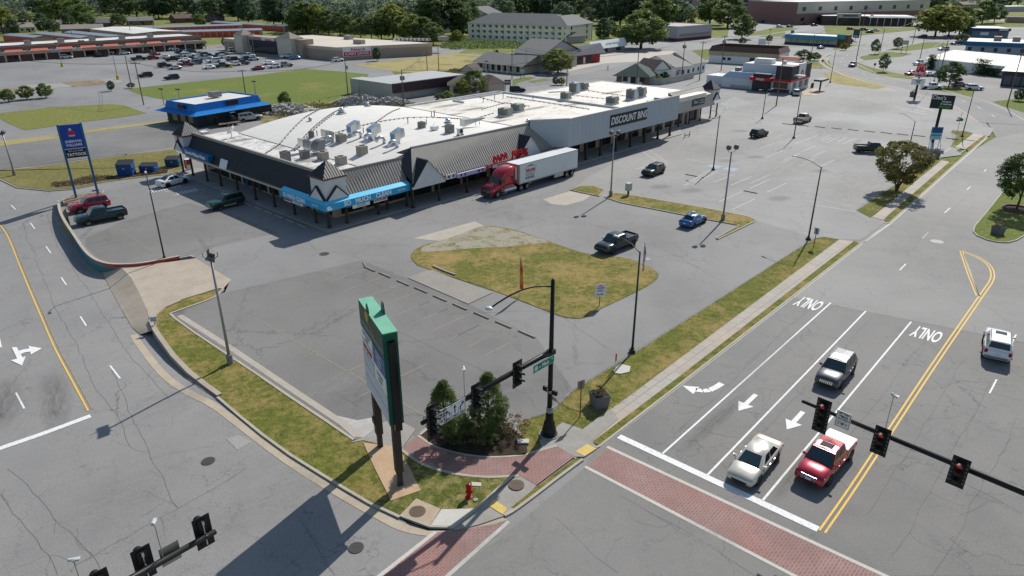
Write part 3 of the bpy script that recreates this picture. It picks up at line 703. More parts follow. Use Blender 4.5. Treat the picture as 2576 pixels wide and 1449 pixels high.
blot((1940,900),9,.8,R(48),m_wear,'pale_wear');blot((1800,1060),6,.7,R(48),m_oil2);blot((2010,1180),5,.7,R(48),m_oil2);blot((1990,1000),8,.6,R(48),m_wear,'pale_wear');blot((2350,1130),9,1.2,R(48),m_wear,'pale_wear');blot((1250,830),4,3,0,m_wear,'pale_wear');blot((1120,760),3,2.4,.5,m_wear,'pale_wear');blot((760,820),6,3,0,m_wear,'pale_wear');blot((820,980),5,3,1,m_wear,'pale_wear');blot((640,640),9,4,2.3,m_oil);blot((330,605),3,1.5,.5,m_wear,'pale_wear');blot((1700,560),8,4,.8,m_wear,'pale_wear')
for q_ in((1900,395),(1860,330),(2060,430),(1960,500),(1740,480),(1830,405),(1660,470)):blot(q_,2.4,1.6,.4,m_oil)
for q_ in((2050,280),(2180,275),(1900,270),(2100,320),(1980,420),(1850,370),(2150,470)):blot(q_,13,5,.8,m_wear,'pale_wear')
for q_ in((700,1250),(300,1250),(1500,1350),(450,1000),(1250,1400),(1750,1400)):blot(q_,5,2.5,.9,m_wear,'pale_wear')
f_.build('ghost_marking',m_faint);tag(bpy.data.objects['ghost_marking'],kind='structure')
for px in((1797,419),(1838,426)):
 sheet('accessible_bay_panel',[[(G(*px)[0]+a*1.1*U[0]-b*1.1*V[0],G(*px)[1]+a*1.1*U[1]-b*1.1*V[1])for a,b in((-1,-1),(1,-1),(1,1),(-1,1))]],wornpaint('blue_panel'+str(px[0]),(.22,.28,.38),(.25,.25,.25),.5),.03)
sheet('pale_patch',[[GD(*p)[:2]for p in[(569,1104),(601,1094),(633,1112),(597,1132)]]],concrete('pp',(.30,.29,.27),.4),.006)
for n,px,r,mt in(('manhole_cover',(524,1160),.45,'dark'),('manhole_cover',(896,1378),.45,'dark'),('manhole_cover',c(453,1026),.52,'rust'),('manhole_cover',c(1117,847),.52,'rust'),('manhole_cover',(2357,608),.75,'pale'),('manhole_cover',(1628,652),.35,'pale'),('manhole_cover',(816,639),.6,'dark'),('manhole_cover',(1205,660),.45,'dark')):
 x,y=G(*px);zz=.12 if mt=='rust' else .02
 col={'dark':(.06,.058,.055),'rust':(.12,.085,.06),'pale':(.42,.40,.36)}[mt]
 mb=MB();mb.lathe([(r,zz-.02),(r,zz+.008),(r*.92,zz+.014),(0.01,zz+.014)],20,(x,y,0))
 for a in range(-3,4):mb.box(x-r*.7,x+r*.7,y+a*r*.22-.01,y+a*r*.22+.01,zz+.01,zz+.02)
 where={0:'in the side street near the pale patch'}
 tag(mb.build('manhole_cover',plain('mh'+mt,col,.7)),{(524,1160):'dark round manhole cover in the side street beside the pale patch',(896,1378):'dark round manhole cover at the bottom left junction near the sign shadow',(2357,608):'pale round manhole cover in the right-hand road',(1628,652):'small pale cover in the lot behind the grass island',(816,639):'dark oval drain cover in the drive near the laundromat corner',(1205,660):'small round cover set in the grass island'}.get(px,'rusty round cover in the tan inlet slab at the corner' if px[0]<1100 else 'round patterned cover in the kerb ramp concrete'),'manhole cover')
m_stop=concrete('stop_conc',(.33,.29,.23),.6)
def wheel_stop(px,ang,lab,L=2.1,grp=None):
 mb=MB();mb.hexa([(-L/2,-.1,0),(L/2,-.1,0),(L/2,.1,0),(-L/2,.1,0)],[(-L/2+.04,-.06,.13),(L/2-.04,-.06,.13),(L/2-.04,.06,.13),(-L/2+.04,.06,.13)])
 o=mb.build('wheel_stop',m_stop,bevel=.012);o.location=G(*px)+(.016,);o.rotation_euler=(0,0,ang)
 return tag(o,lab,'wheel stop',grp)
ord_=['first','second','third','fourth','fifth','sixth','seventh','eighth','ninth','tenth','eleventh','twelfth','thirteenth','fourteenth','fifteenth']
for i,px in enumerate([(930,678),(968,693),(1014,713),(1059,731),(1107,752),(1157,773),(1211,795),(1266,818),(1325,842)]):
 wheel_stop(px,R(-43.5),'%s concrete wheel stop from the far end of the row below the grass island'%ord_[i],grp='wheel stops below the grass island')
wheel_stop((917,666),R(-70),'short skewed concrete wheel stop at the far end of the row',1.3,'wheel stops below the grass island')
for i in range(12):
 px=(1995+i*37.5,315+i*3.3)if i else(1997,315)
 px=(1980+i*41.5,313+i*3.7)
 wheel_stop(px,R(-42),'%s dark wheel stop from the left along the far aisle kerb'%ord_[i],2.3,'wheel stops along the far aisle')
wheel_stop((1888,484),R(-43),'lone dark wheel stop lying in the open right lot',2.2)
wheel_stop((1739,442),R(-43),'dark wheel stop beside the accessible bays',2.2)
wheel_stop((2500,369),R(-20),'loose wheel stop near the green verge end',.9)if False else None
for i in range(6):
 p=LW(-1.6,4.0+i*2.85)
 mb=MB();mb.hexa([(-1,-.1,0),(1,-.1,0),(1,.1,0),(-1,.1,0)],[(-.96,-.06,.13),(.96,-.06,.13),(.96,.06,.13),(-.96,.06,.13)])
 o=mb.build('wheel_stop',m_stop,bevel=.012);o.location=p+(.016,);o.rotation_euler=(0,0,A_+R(90))
 tag(o,'%s pale wheel stop from the laundromat corner beside the west wing'%ord_[i],'wheel stop','wheel stops beside the west wing')
mb=MB();wall_strip(mb,gp([(1090,672),(1118,684),(1146,694)]),.2,0,.22);tag(mb.build('island_edging',m_concg),'dark concrete edging piece along the grass island beside the pad','edging')
mb=MB();wall_strip(mb,gp([(233,480),(250,478)]),.5,0,.2);tag(mb.build('concrete_block',m_concg),'low concrete block on the kerb under the tall blue sign','block')
#  the L-shaped shopping centre (frame: s along the front, t to the back)
m_roofd=plain('brown_metal',(.32,.295,.26),.5,.1,.10,.5);m_roof_shade=plain('shaded_metal',(.042,.047,.053),.6,0,.10,.5,.15)  # same metal twice: lightened for sunlit front, shade painted into the dark copy
m_seam=plain('dark_seam',(.07,.067,.062),.5,.2)
m_stucco=plain('white_stucco',(.62,.62,.61),.85,0,.06,2)
m_soff=plain('cream_fascia',(.50,.47,.42),.8)
m_trim=plain('rust_trim',(.16,.085,.06),.7)
m_post=plain('dark_post',(.045,.035,.032),.7)
m_brick=brick('tan_store_brick',(.46,.36,.28),(.40,.31,.24),(.40,.36,.31),1,0,.2,.07,.008)
m_glass=plain('store_glass',(.018,.022,.026),.08,0,.3,.8)
m_frame=plain('store_frame',(.06,.05,.045),.5)
m_grey=plain('grey_cladding',(.40,.44,.48),.6,0,.05,.6)
m_greyt=plain('light_flashing',(.60,.62,.64),.4,.3)
m_tan=plain('tan_cladding',(.42,.40,.37),.7,0,.06)
m_slab=concrete('arcade_slab',(.30,.29,.275),.5)
m_soft=plain('lettering_white',(.78,.78,.78),.6)
m_red=plain('letter_red',(.55,.02,.03),.5)
m_blk=plain('sign_black',(.015,.015,.018),.5)
t=NT('membrane_roof')
a=t.noise(.12,6,.7);b=t.noise(.7,6,.75);f=t.noise(6,4,.8)
col=t.mix(t.ramp(a,[(.4,0),(.65,.8)]),(.74,.69,.60),(.58,.53,.45))
col=t.mix(t.ramp(t.math('ADD',t.math('MULTIPLY',a,.5),t.math('MULTIPLY',b,.5)),[(.535,0),(.60,.55)]),col,(.34,.28,.21))
col=t.mix(t.ramp(b,[(.62,0),(.72,.8)]),col,(.12,.10,.08))
t.base(t.mix(.2,col,t.ramp(f,[(.3,.3),(.7,.8)]),'OVERLAY'));t.b.inputs['Roughness'].default_value=.55;m_memb=t.m
t=NT('clean_membrane');a=t.noise(.15,5,.6)
wv=t.node('ShaderNodeTexBrick',Scale=1.0,offset=.5);wv.inputs['Color1'].default_value=wv.inputs['Color2'].default_value=(.72,.68,.61,1);wv.inputs['Mortar'].default_value=(.52,.51,.49,1)
wv.inputs['Mortar Size'].default_value=.05;wv.inputs['Brick Width'].default_value=9;wv.inputs['Row Height'].default_value=3;t.l.new(t.co,wv.inputs['Vector'])
t.base(t.mix(t.ramp(a,[(.35,0),(.7,.4)]),wv.outputs['Color'],(.60,.57,.52)));t.b.inputs['Roughness'].default_value=.5;m_dome=t.m
t=NT('ponded_roof');a=t.noise(.35,7,.8);b=t.noise(2.5,5,.8)
t.base(t.mix(t.ramp(t.math('ADD',t.math('MULTIPLY',a,.6),t.math('MULTIPLY',b,.4)),[(.50,0),(.55,.55),(.62,1)]),(.68,.65,.60),(.16,.115,.09)));m_pond=t.m
mall=thing('shopping_centre','long L-shaped strip shopping centre with white roof, brown metal mansard and dark posts','building',O_,A_)
def part(name,mb,mat,parent=mall,**k):return mb.build(name,mat,parent,**k)
SH=5.6
b=MB();b.box(3.2,45,3.2,42,0,SH);b.box(45,103,3.2,31,0,SH);part('wall',b,m_brick)
b=MB();b.box(9,44,38.2,39,0,6.0);b.box(44.5,71,31,38,0,5.6);part('rear_wall',b,m_tan)
b=MB();b.prism([(-.7,-.7),(13,-.7),(13.2,-1.9),(52,-2.2),(86,-2.2),(92,1.6),(111,1.6),(111,7),(3.2,7),(3.2,44),(-.9,44)],0,.15);part('arcade_floor',b,m_slab)
b=MB();b.box(44.8,72,2.2,38.3,SH,6.25);b.box(72,103,2.0,31.2,SH,6.5);part('flat_roof',b,m_memb)
b=MB();b.box(1.9,9.0,2,42,SH,6.05);part('low_roof',b,m_pond)
b=MB();n=28;vs=[]
for i in range(n+1):
 s=8.6+(45.5-8.6)*i/n;z=6.08+1.95*(1-((s-26.5)/18.2)**2 if abs(s-26.5)<18.2 else 0)
 for tt in(1.95,12,22,32,38.9):vs.append((s,tt,z))
b.add(vs,[(5*i+k,5*i+5+k,5*i+6+k,5*i+1+k)for i in range(n)for k in range(4)])
b.poly([(8.6,38.9,5)]+[vs[5*i+4]for i in range(n+1)]+[(45.5,38.9,5)])
part('arched_roof',b,m_dome,smooth=False)
for q in((44.6,71.8,38.1,38.4,6.62),(71.8,72.1,31.4,38.4,6.62),(72.1,102.8,31.0,31.35,6.62),(102.8,103.1,5,31.2,6.62),(56.1,71.7,36.2,36.4,6.6),(55.9,56.1,33,36.4,6.6),(71.9,72.1,2.2,31,6.66),(1.75,2.0,3,44,6.5)):part('parapet',MB().box(q[0],q[1],q[2],q[3],6.1,q[4]),plain('parapet_white',(.62,.62,.61),.6,0,.15,1))
def mansard(pl,par=mall,name='mansard',mt=None):
 b=MB();n=(Vector(pl[1])-Vector(pl[0])).cross(Vector(pl[2])-Vector(pl[0])).normalized()
 if n.z<0:n=-n
 lo=[tuple(Vector(p)-n*.12)for p in pl];k=len(pl)
 b.add([tuple(p)for p in pl]+lo,[tuple(range(k)),tuple(range(2*k-1,k-1,-1))]+[(i,(i+1)%k,k+(i+1)%k,k+i)for i in range(k)])
 b.cur=1;b.ribs(pl,.46,.045,.035);return b.build(name,[mt or m_roofd,m_seam if not mt else plain('shaded_seam',(.03,.03,.032),.5)],par)  # seams of the painted-shade faces are darkened along with the metal
mansard([(0,3.3,3.6),(0,41.2,3.35),(1.8,41.2,6.6),(1.8,2.0,6.9)],mt=m_roof_shade)
mansard([(3.2,0,3.95),(13.4,0,3.8),(14.6,1.9,6.85),(2.0,1.9,6.85)])
mansard([(13.4,-1.2,3.75),(46.6,-1.2,3.75),(46.6,1.9,7.85),(16.0,1.9,8.0)])
mansard([(13.38,-1.2,3.75),(15.98,1.9,8.0),(13.9,4.5,6.8),(13.38,2.2,6.5)],mt=m_roof_shade)
mansard([(92,3.3,6.0),(107,3.3,5.9),(107,5.2,7.15),(92,5.2,7.2)])
for q in((1.6,1.95,3,41.2,6.55,6.95),(3,15,1.8,2.05,6.6,6.95),(16,43,1.82,2.12,7.6,8.05),(92,107,5.2,5.5,6.4,7.25)):part('ridge_cap',MB().box(*q),m_roofd)
for q in((-.03,.25,3.2,41.2,3.12,3.42),(3.2,13.4,-.03,.25,3.35,3.8),(19.4,46.5,-1.25,-.95,3.2,3.6),(92,108,2.17,2.4,3.2,3.5)):part('fascia',MB().box(*q),m_soff)
b=MB();b.box(-.06,.2,3.2,41.2,3.42,3.6);b.box(3.2,13.4,-.06,.2,3.8,3.92);b.box(19.4,46.5,-1.28,-1,3.6,3.74);part('rust_trim',b,m_trim)
b=MB();b.box(.2,3.2,3.2,41,3.1,3.2);b.box(0,46,0,3.2,3.1,3.2);b.box(13.4,46,-1.2,3.2,3.1,3.2);b.box(46.6,82.4,-2.7,3.2,3.75,3.84);b.box(86,107,2.3,4,3.1,3.2);part('soffit',b,m_soff)
for i,(s,tt,h,w_)in enumerate([(.25,.25,3.9,.17),(3.0,.2,3.2,.13),(8.2,.15,3.2,.13),(13.2,.1,3.2,.13),(13.4,-1.0,3.3,.17),(18.4,-1.0,3.2,.13),(24.1,-1.0,3.2,.13),(29.8,-1.0,3.2,.13),(35.5,-1,3.2,.13),(41.2,-1,3.2,.13),(48.6,-1.4,3.9,.17),(53.5,-1.4,3.9,.17),(57.9,-1.4,3.9,.17),(63,-1.3,3.9,.17),(67.9,-1.3,3.9,.17),(73,-1.2,3.9,.17),(78,-1.2,3.9,.17),(82.7,-1.2,3.9,.17),(92.5,2.5,3.3,.12),(97.1,2.5,3.3,.12),(102.1,2.5,3.3,.12),(106.9,2.5,3.3,.12),(109.9,2.5,3.3,.12),(.2,3.3,3.3,.13),(.2,8.6,3.3,.13),(.2,13.9,3.3,.13),(.2,19.3,3.3,.13),(.2,24.7,3.3,.13),(.2,30.2,3.3,.13),(.1,34.7,3.3,.13),(.1,39.9,3.3,.13),(.1,43.6,3.3,.13)]):
 b=MB();b.box(s-w_,s+w_,tt-w_,tt+w_,.15,h);b.box(s-w_*1.35,s+w_*1.35,tt-w_*1.35,tt+w_*1.35,.15,.4);part('post',b,m_post)
for s in(58,63,68,73,78):part('inner_post',MB().box(s-.12,s+.12,2.0,2.3,.15,3.8),m_post)
def shopfront(x0,x1,y,axis=0,z0=.45,z1=2.85,parent=mall,n=3,mat=None,out=-1):
 b=MB();fr=MB()
 if axis==0:b.box(x0,x1,y+out*.02,y+.1,z0,z1)
 else:b.box(y+out*.02,y+.1,x0,x1,z0,z1)
 g=b.build('window',mat or m_glass,parent)
 for i in range(n+1):
  x=x0+(x1-x0)*i/n
  if axis==0:fr.box(x-.035,x+.035,y+out*.07,y+.1,z0,z1)
  else:fr.box(y+out*.07,y+.1,x-.035,x+.035,z0,z1)
 for z in(z0,z1,z0+(z1-z0)*.78):
  if axis==0:fr.box(x0,x1,y+out*.075,y+.1,z-.04,z+.04)
  else:fr.box(y+out*.075,y+.1,x0,x1,z-.04,z+.04)
 fr.build('frame',m_frame,g);return g
for x0,x1 in((4.2,7.6),(8.4,11.6),(12.2,15.4),(16,20.5),(21.2,26.5),(27.2,32.5),(33.5,38),(38.8,44)):shopfront(x0,x1,3.19,0,.5 if x0<16 else .25,2.85)
for x0,x1 in((48,52),(53,57.5),(59,62.5),(64,67.5),(69,72.5),(74,77.5),(79,82.5),(84,86.8)):shopfront(x0,x1,3.19,0,.3,3.0,n=2)
for x0,x1 in((88,91),(92,95),(98.5,101.5)):shopfront(x0,x1,3.19,0,.5,2.8)
for y0,y1 in((4.0,7.4),(14.6,17.2),(18,20.5),(21.3,25),(25.8,28.6),(29.4,32.6),(33.4,36.2),(37,40.4)):shopfront(y0,y1,3.19,1,.35,2.85)
for s in(9.7,29.9,96.3,71):part('door',MB().box(s,s+.95,3.1,3.16,.16,2.4),plain('door_dark',(.05,.045,.045),.4))
for y in(9.4,23):part('door',MB().box(3.1,3.16,y,y+.95,.16,2.35),MATS['door_dark'])
b=MB();b.box(46.6,86,3.05,3.12,3.0,3.75);part('transom_band',b,m_blk)
for s in(55,65,75.5):part('pale_panel',MB().box(s,s+4.6,2.9,2.98,2.7,3.4),m_soft)
for(s0,s1,sp,z0,zp,y)in((13.25,19.4,16.15,3.35,6.65,-1.42),(35.0,41.4,38.2,3.45,6.75,-1.42)):
 b=MB();b.add([(s0,y,z0),(s1,y,z0),(sp,y,zp),(s0,y+.2,z0),(s1,y+.2,z0),(sp,y+.2,zp)],[(0,1,2),(5,4,3),(0,3,4,1),(1,4,5,2),(2,5,3,0)])
 b.box(s0,s1,y,y+.25,z0-.45,z0-.002);g=part('gable',b,plain('gable_stucco',(.60,.60,.60),.85,0,.1,.8))
 yb=1.15
 mansard([(s0-.05,y-.1,z0-.02),(s0-.05,y+.5,z0-.02),(sp,yb,zp+.06),(sp,y-.1,zp+.06)],g,'gable_roof',m_roof_shade)  # left slope takes the metal with shade painted in
 mansard([(s1+.05,y+.5,z0-.02),(s1+.05,y-.1,z0-.02),(sp,y-.1,zp+.06),(sp,yb,zp+.06)],g,'gable_roof')
def tower(s0,t0,zb,zt,za,ws=3.25):
 b=MB();b.box(s0,s0+ws,t0,t0+ws,zb,zt);tw=part('tower',b,m_stucco)
 c_=(s0+ws/2,t0+ws/2);e=.14;q=[(s0-e,t0-e),(s0+ws+e,t0-e),(s0+ws+e,t0+ws+e),(s0-e,t0+ws+e)]
 b=MB()
 for i in range(4):
  pl=[q[i]+(zt,),q[(i+1)%4]+(zt,),(c_[0],c_[1],za)];b.cur=2 if i>1 else 0;b.poly(pl);b.cur=1;b.ribs(pl,.38,.05,.04)  # back and left slopes take the metal with shade painted in
 b.build('pyramid_roof',[m_roofd,m_seam,m_roof_shade],tw)
 b=MB();b.box(s0-.18,s0+ws+.18,t0-.18,t0+ws+.18,zt-.22,zt-.003);b.build('rust_trim',m_trim,tw)
 for k in(0,1):
  pts=[(0,zb-.1),(3.3,zb-.1),(1.65,zb+1.5)]
  f=(lambda a,z,o:(s0+a,t0-o,z))if k==0 else(lambda a,z,o:(s0-o,t0+a,z))
  b=MB();b.add([f(a,z,.3)for a,z in pts]+[f(a,z,0)for a,z in pts],[(0,1,2),(5,4,3),(0,3,4,1),(1,4,5,2),(2,5,3,0)]);gg=b.build('gablet',m_stucco,tw)
  b=MB()
  for(a0,a1)in((0,1.65),(1.65,3.3)):
   z0_,z1_=(pts[0][1],pts[2][1])if a0==0 else(pts[2][1],pts[0][1])
   lo=[f(a0,z0_,.38),f(a0,z0_,0),f(a1,z1_,0),f(a1,z1_,.38)];b.hexa(lo,[(p[0],p[1],p[2]+.2)for p in lo])
  b.build('gablet_roof',m_roof_shade,gg)
 return tw
tower(0,0,4.0,6.8,8.75);tw=tower(0,41.25,4.0,6.55,8.55);tower(106.7,2.3,4.3,6.75,8.7)
b=MB();b.box(3.25,5.3,43,44.5,4.6,6.3);part('stub_wall',b,m_stucco)
b=MB();b.lathe([(.01,-.02),(.42,-.02),(.42,.03),(.01,.03)],20);
o=b.build('round_emblem',plain('emblem',(.35,.05,.12),.5),tw);o.matrix_local=Matrix.Translation((-.03,43.0,5.85))@Matrix.Rotation(R(-90),4,'Y')@Matrix.Scale(1.3,4,(1,0,0))
zt,zb,tf=8.6,3.85,-2.8
b=MB();b.hexa([(46.55,tf,zb),(82.6,tf,zb),(82.6,-1.0,zb),(46.55,-1.0,zb)],[(46.55,tf,zt),(82.6,tf,zt),(82.6,tf+.35,zt),(46.55,tf+.35,zt)])
b.hexa([(46.55,tf,zb),(46.9,tf+.3,zb),(42.0,1.9,zb),(41.4,1.5,zb)],[(46.55,tf,zt),(46.9,tf+.3,zt),(42.0,1.9,zt-.1),(41.4,1.5,zt-.1)])
b.box(82.2,82.6,tf+.36,3,zb+.02,7.6)
b.cur=1
for i in range(1,30):s=46.55+i*1.22;b.box(s-.015,s+.015,tf-.012,tf,zb,zt-.1)
part('store_front_box',b,[m_grey,plain('joint',(.33,.345,.36),.6)])
b=MB();b.poly([(41.4,1.6,8.45),(46.9,tf+.3,zt-.05),(82.2,tf+.3,zt-.05),(82.2,3.2,6.6),(50,5.6,6.3),(43,4.6,6.3)]);part('back_slope',b,plain('slate_grey',(.17,.18,.19),.6,0,.06))
b=MB();b.path([(41.4,1.5,8.52),(46.5,tf-.03,8.63),(82.65,tf-.03,8.63)],.09);part('coping',b,m_greyt)
b=MB();b.hexa([(82.7,2.15,3.15),(108.2,2.15,3.15),(108.2,2.5,3.15),(82.7,2.5,3.15)],[(82.7,2.15,5.9),(105.6,2.15,5.9),(105.6,2.5,5.9),(82.7,2.5,5.9)]);part('tan_front_panel',b,m_tan)
b=MB();b.hexa([(82.7,2.1,5.9),(105.6,2.1,5.9),(105.6,5.1,6.6),(82.7,5.1,6.6)],[(82.7,2.1,5.97),(105.6,2.1,5.97),(105.6,5.1,6.7),(82.7,5.1,6.7)]);part('canopy_top',b,plain('tan_top',(.50,.43,.33),.7,0,.12))
m_awn=plain('awning_blue',(.03,.36,.62),.38,0,.06,1.2);m_awn_sun=plain('awning_sunlit',(.08,.52,.78),.3,0,.05)  # sunlight on the sloping awning top painted in as a paler blue
aw=[(13.45,-.75),(-.75,-.75),(-.75,10.2)];ai_=[(13.45,.0),(.0,.0),(.0,10.2)]
b=MB();zf0,zf1,zf2=2.72,3.62,4.0
for i in range(2):
 a0,a1=aw[i],aw[i+1];i0,i1=ai_[i],ai_[i+1]
 b.cur=0;b.poly([a0+(zf0,),a1+(zf0,),a1+(zf1,),a0+(zf1,)])
 b.cur=1;b.poly([a0+(zf1,),a1+(zf1,),i1+(zf2,),i0+(zf2,)]);b.cur=0
 b.poly([a0+(zf0,),a1+(zf0,),i1+(zf0,),i0+(zf0,)])
b.poly([(13.45,-.75,zf0),(13.45,0,zf0),(13.45,0,zf2),(13.45,-.75,zf1)]);b.poly([(-.75,10.2,zf0),(0,10.2,zf0),(0,10.2,zf2),(-.75,10.2,zf1)])
awn=part('awning',b,[m_awn,m_awn_sun])
fx=(1,0,0);up=(0,0,1);lx=(0,-1,0)
m_sgl=plain('awning_lettering',(.80,.88,.90),.6)
text('SO',.85,m_sgl,awn,(2.7,-.77,3.18),fx,up,bold=.03);text('MUCH',.85,m_sgl,awn,(5.2,-.77,3.18),fx,up,bold=.03);text('CLEAN',.85,m_sgl,awn,(8.6,-.77,3.18),fx,up,bold=.03)
text('Laundry',.42,m_sgl,awn,(11.7,-.77,3.2),fx,up,shear=.3)
text('SO MUCH CLEAN',.8,m_sgl,awn,(-.77,6.6,3.18),lx,up,bold=.03,xs=.86);text('Laundry',.42,m_sgl,awn,(-.77,1.6,3.2),lx,up,shear=.3)
b=MB();
for cx,r in((.75,.3),):b.tube((-.2,-.76,3.1),(-.2,-.79,3.1),.3,n=16);b.tube((.1,-.76,2.98),(.1,-.79,2.98),.2,n=12)
b.build('washtub_emblem',m_sgl,awn)
def board(name,x0,x1,y,z0,z1,mat,axis=0,parent=mall,th=.08,bev=0):
 b=MB()
 if axis==0:b.box(x0,x1,y-th,y,z0,z1)
 else:b.box(y-th,y,x0,x1,z0,z1)
 return b.build(name,mat,parent,bevel=bev)
m_wh=plain('sign_white',(.75,.75,.74),.5,0,.04)
s_=board('laundromat_banner',7.0,9.3,-.5,2.2,2.75,m_wh);text('LAUNDROMAT',.44,m_red,s_,(8.15,-.6,2.47),fx,up,bold=.012,xs=.78)
s_=board('laundromat_banner',7.9,9.6,-.5,2.2,2.75,m_wh,1);text('LAUNDROMAT',.36,m_red,s_,(-.6,8.75,2.47),lx,up,bold=.012,xs=.7)
s_=board('service_banner',3.6,6.4,-.45,2.15,2.7,m_wh);text('Express Laundry\nService Available',.2,plain('txtblue',(.05,.25,.45),.6),s_,(5.0,-.54,2.43),fx,up)
s_=board('service_banner',5.0,7.6,-.45,2.2,2.7,m_wh,1);text('Express Laundry',.22,MATS['txtblue'],s_,(-.54,6.3,2.43),lx,up)
b=MB();b.hexa([(.0,31.8,3.75),(.0,41.3,3.75),(-.45,41.3,3.75),(-.45,31.8,3.75)],[(.5,31.8,4.75),(.5,41.3,4.75),(-.45,41.3,4.75),(-.45,31.8,4.75)])
s_=part('paint_shop_sign',b,plain('paint_sign_blue',(.01,.13,.32),.35));text('Sherwin-Williams Paints',.8,m_soft,s_,(-.47,36.5,4.25),lx,up,bold=.03,xs=.92)
b=MB();b.hexa([(-.02,27.0,3.4),(-.02,29.2,3.4),(-.14,29.2,3.4),(-.14,27,3.4)],[(.5,27,4.7),(.5,29.2,4.7),(.38,29.2,4.7),(.38,27,4.7)]);part('blank_panel',b,m_wh)
s_=board('discount_store_sign',58.5,70.6,tf-.02,5.35,7.6,m_blk);text('DISCOUNT BINS',1.85,m_soft,s_,(64.55,tf-.13,6.45),fx,up,bold=.03,xs=.86,shear=.15)
s_=board('furniture_store_sign',97.0,102.6,2.12,4.0,5.55,plain('sign_green_black',(.03,.055,.045),.5));text("Cleo's",1.0,m_soft,s_,(98.6,2.0,4.85),fx,up,xs=.8);text('furniture\n& mattress',.5,m_soft,s_,(101.2,2.0,4.8),fx,up,xs=.9)
pj=thing('red_shop_letters','big red raised pizza shop letters standing on the eave of the brown mansard','sign',LW(0,0),A_)
for i,ch in enumerate("PAPA JOHNS"):
 if ch!=' ':text(ch,1.5,plain('raised_red',(.62,.015,.03),.4),pj,(29.6+i*.83,-1.6-.0,4.35+.22*math.sin(i/9*math.pi)),fx,up,'letter',.12,.035,xs=.82)
b=MB();b.box(29.3,37.8,-1.45,-1.38,3.62,3.78);b.build('raceway',m_red,pj)
s_=board('better_ingredients_board',29.4,35,-1.3,3.0,3.68,m_wh);text('Better Ingredients.',.42,plain('txtgreen',(.05,.22,.12),.6),s_,(32.0,-1.4,3.34),fx,up)
s_=board('courier_sign',19.6,21.5,-1.3,3.1,3.8,m_wh)
board('blue_badge',19.9,20.4,-1.4,3.27,3.62,plain('badge_blue',(.03,.09,.35),.5),parent=s_,th=.02);board('brown_badge',20.85,21.25,-1.4,3.25,3.68,plain('badge_brown',(.16,.11,.03),.5),parent=s_,th=.02)
s_=board('wireless_shop_sign',21.7,27.6,-1.25,3.0,3.62,plain('sign_lilac',(.50,.48,.68),.45),th=.4)
for x in(22.2,23.0,25.9,26.7):board('badge',x,x+.4,-1.66,3.15,3.48,plain('badge_mix'+str(x),random.choice([(.3,.03,.08),(.02,.05,.25)]),.5),parent=s_,th=.02)
s_=board('red_pickup_sign',28.2,29.3,-1.3,3.15,3.75,m_red);text('PICK UP\nINSIDE',.22,m_soft,s_,(28.75,-1.4,3.45),fx,up)
board('lit_window_sign',5,7,3.1,1.2,1.6,m_awn);board('lit_window_sign',12.6,15,3.1,1.3,1.75,m_awn);board('lit_window_sign',16.3,19.5,3.1,1.3,1.8,m_awn)
board('blue_door',26.9,27.9,3.14,.2,2.1,plain('door_blue',(.02,.06,.25),.4),1)
b=MB();b.box(33.6,34.8,.6,1.2,.151,.17);part('door_mat',b,m_blk)
rl=thing('corner_guard','pale stub rail on the kerb end where the big canopy stops','rail',G(1722,347),A_)
b=MB();b.tube((0,0,0),(0,0,1.1),.1);b.build('post',m_concl,rl);b=MB();b.tube((2.2,.1,0),(2.2,.1,1.1),.1);b.build('post',m_concl,rl);b=MB();b.box(0,2.2,0,.06,.35,.5);b.build('rail',m_post,rl)
#  things on the roof
def zroof(s,t):
 if s<8.6:return 6.05
 if s<45.0:return 6.08+1.95*max(0,1-((s-26.5)/18.2)**2)
 return 6.25 if s<72 else 6.5
def rooft(px,py):
 z=6.3
 for _ in range(14):
  g=G(px,py,z);dx,dy=g[0]-O_[0],g[1]-O_[1];s,t_=dx*U[0]+dy*U[1],dx*V[0]+dy*V[1];z=.5*z+.5*zroof(s,t_)
 return s,t_,z
def onroof(name,lab,cat,px,py,grp=None,rz=0):
 s,t_,z=rooft(px,py);p=LW(s,t_);return thing(name,lab,cat,(p[0],p[1],z),A_+rz,grp)
m_ac=plain('ac_tan',(.36,.34,.28),.6);m_acg=plain('ac_grey',(.22,.22,.22),.5,.4);m_galv=plain('galvanised',(.55,.58,.60),.28,.8,.15);m_green=plain('ac_green',(.30,.34,.28),.6)
m_slat=plain('dark_grille',(.04,.04,.042),.6)
def condenser(px,py,lab,w=1.25,h=1.2,mat=None,round_=False):
 o=onroof('air_conditioner',lab,'air conditioner',px,py,'rooftop air conditioning units');mat=mat or m_ac
 b=MB()
 if round_:b.tube((0,0,.05),(0,0,h),w/2,n=16)
 else:b.box(-w/2,w/2,-w/2,w/2,.08,h)
 b.build('casing',mat,o,bevel=.03)
 b=MB();b.tube((0,0,h+.002),(0,0,h+.06),w*.33,n=14);b.build('fan_grille',m_slat,o)
 b=MB()
 if not round_:
  for i in range(7):
   z=.2+i*(h-.35)/6
   b.box(-w/2-.012,w/2+.012,-w/2-.012,w/2+.012,z,z+.035)
 else:
  for i in range(18):a=i*math.pi/9;b.box(w/2*math.cos(a)-.02,w/2*math.cos(a)+.02,w/2*math.sin(a)-.02,w/2*math.sin(a)+.02,.1,h-.05)
 b.build('louvre',plain('louvre'+mat.name,mul(tuple(mat.node_tree.nodes['Color Ramp'].color_ramp.elements[0].color)[:3],.7),.7),o)
 b=MB();b.box(-w/2-.1,w/2+.1,-w/2-.1,w/2+.1,0,.08);b.build('curb',m_stucco,o);return o
k_=.8385/2.862
def rc(x,y):return((500+x/2.862)*.8385,(240+y/2.862)*.8385)
condenser(*rc(1500,530),'tan square condenser between the two left metal hoods on the arched roof')
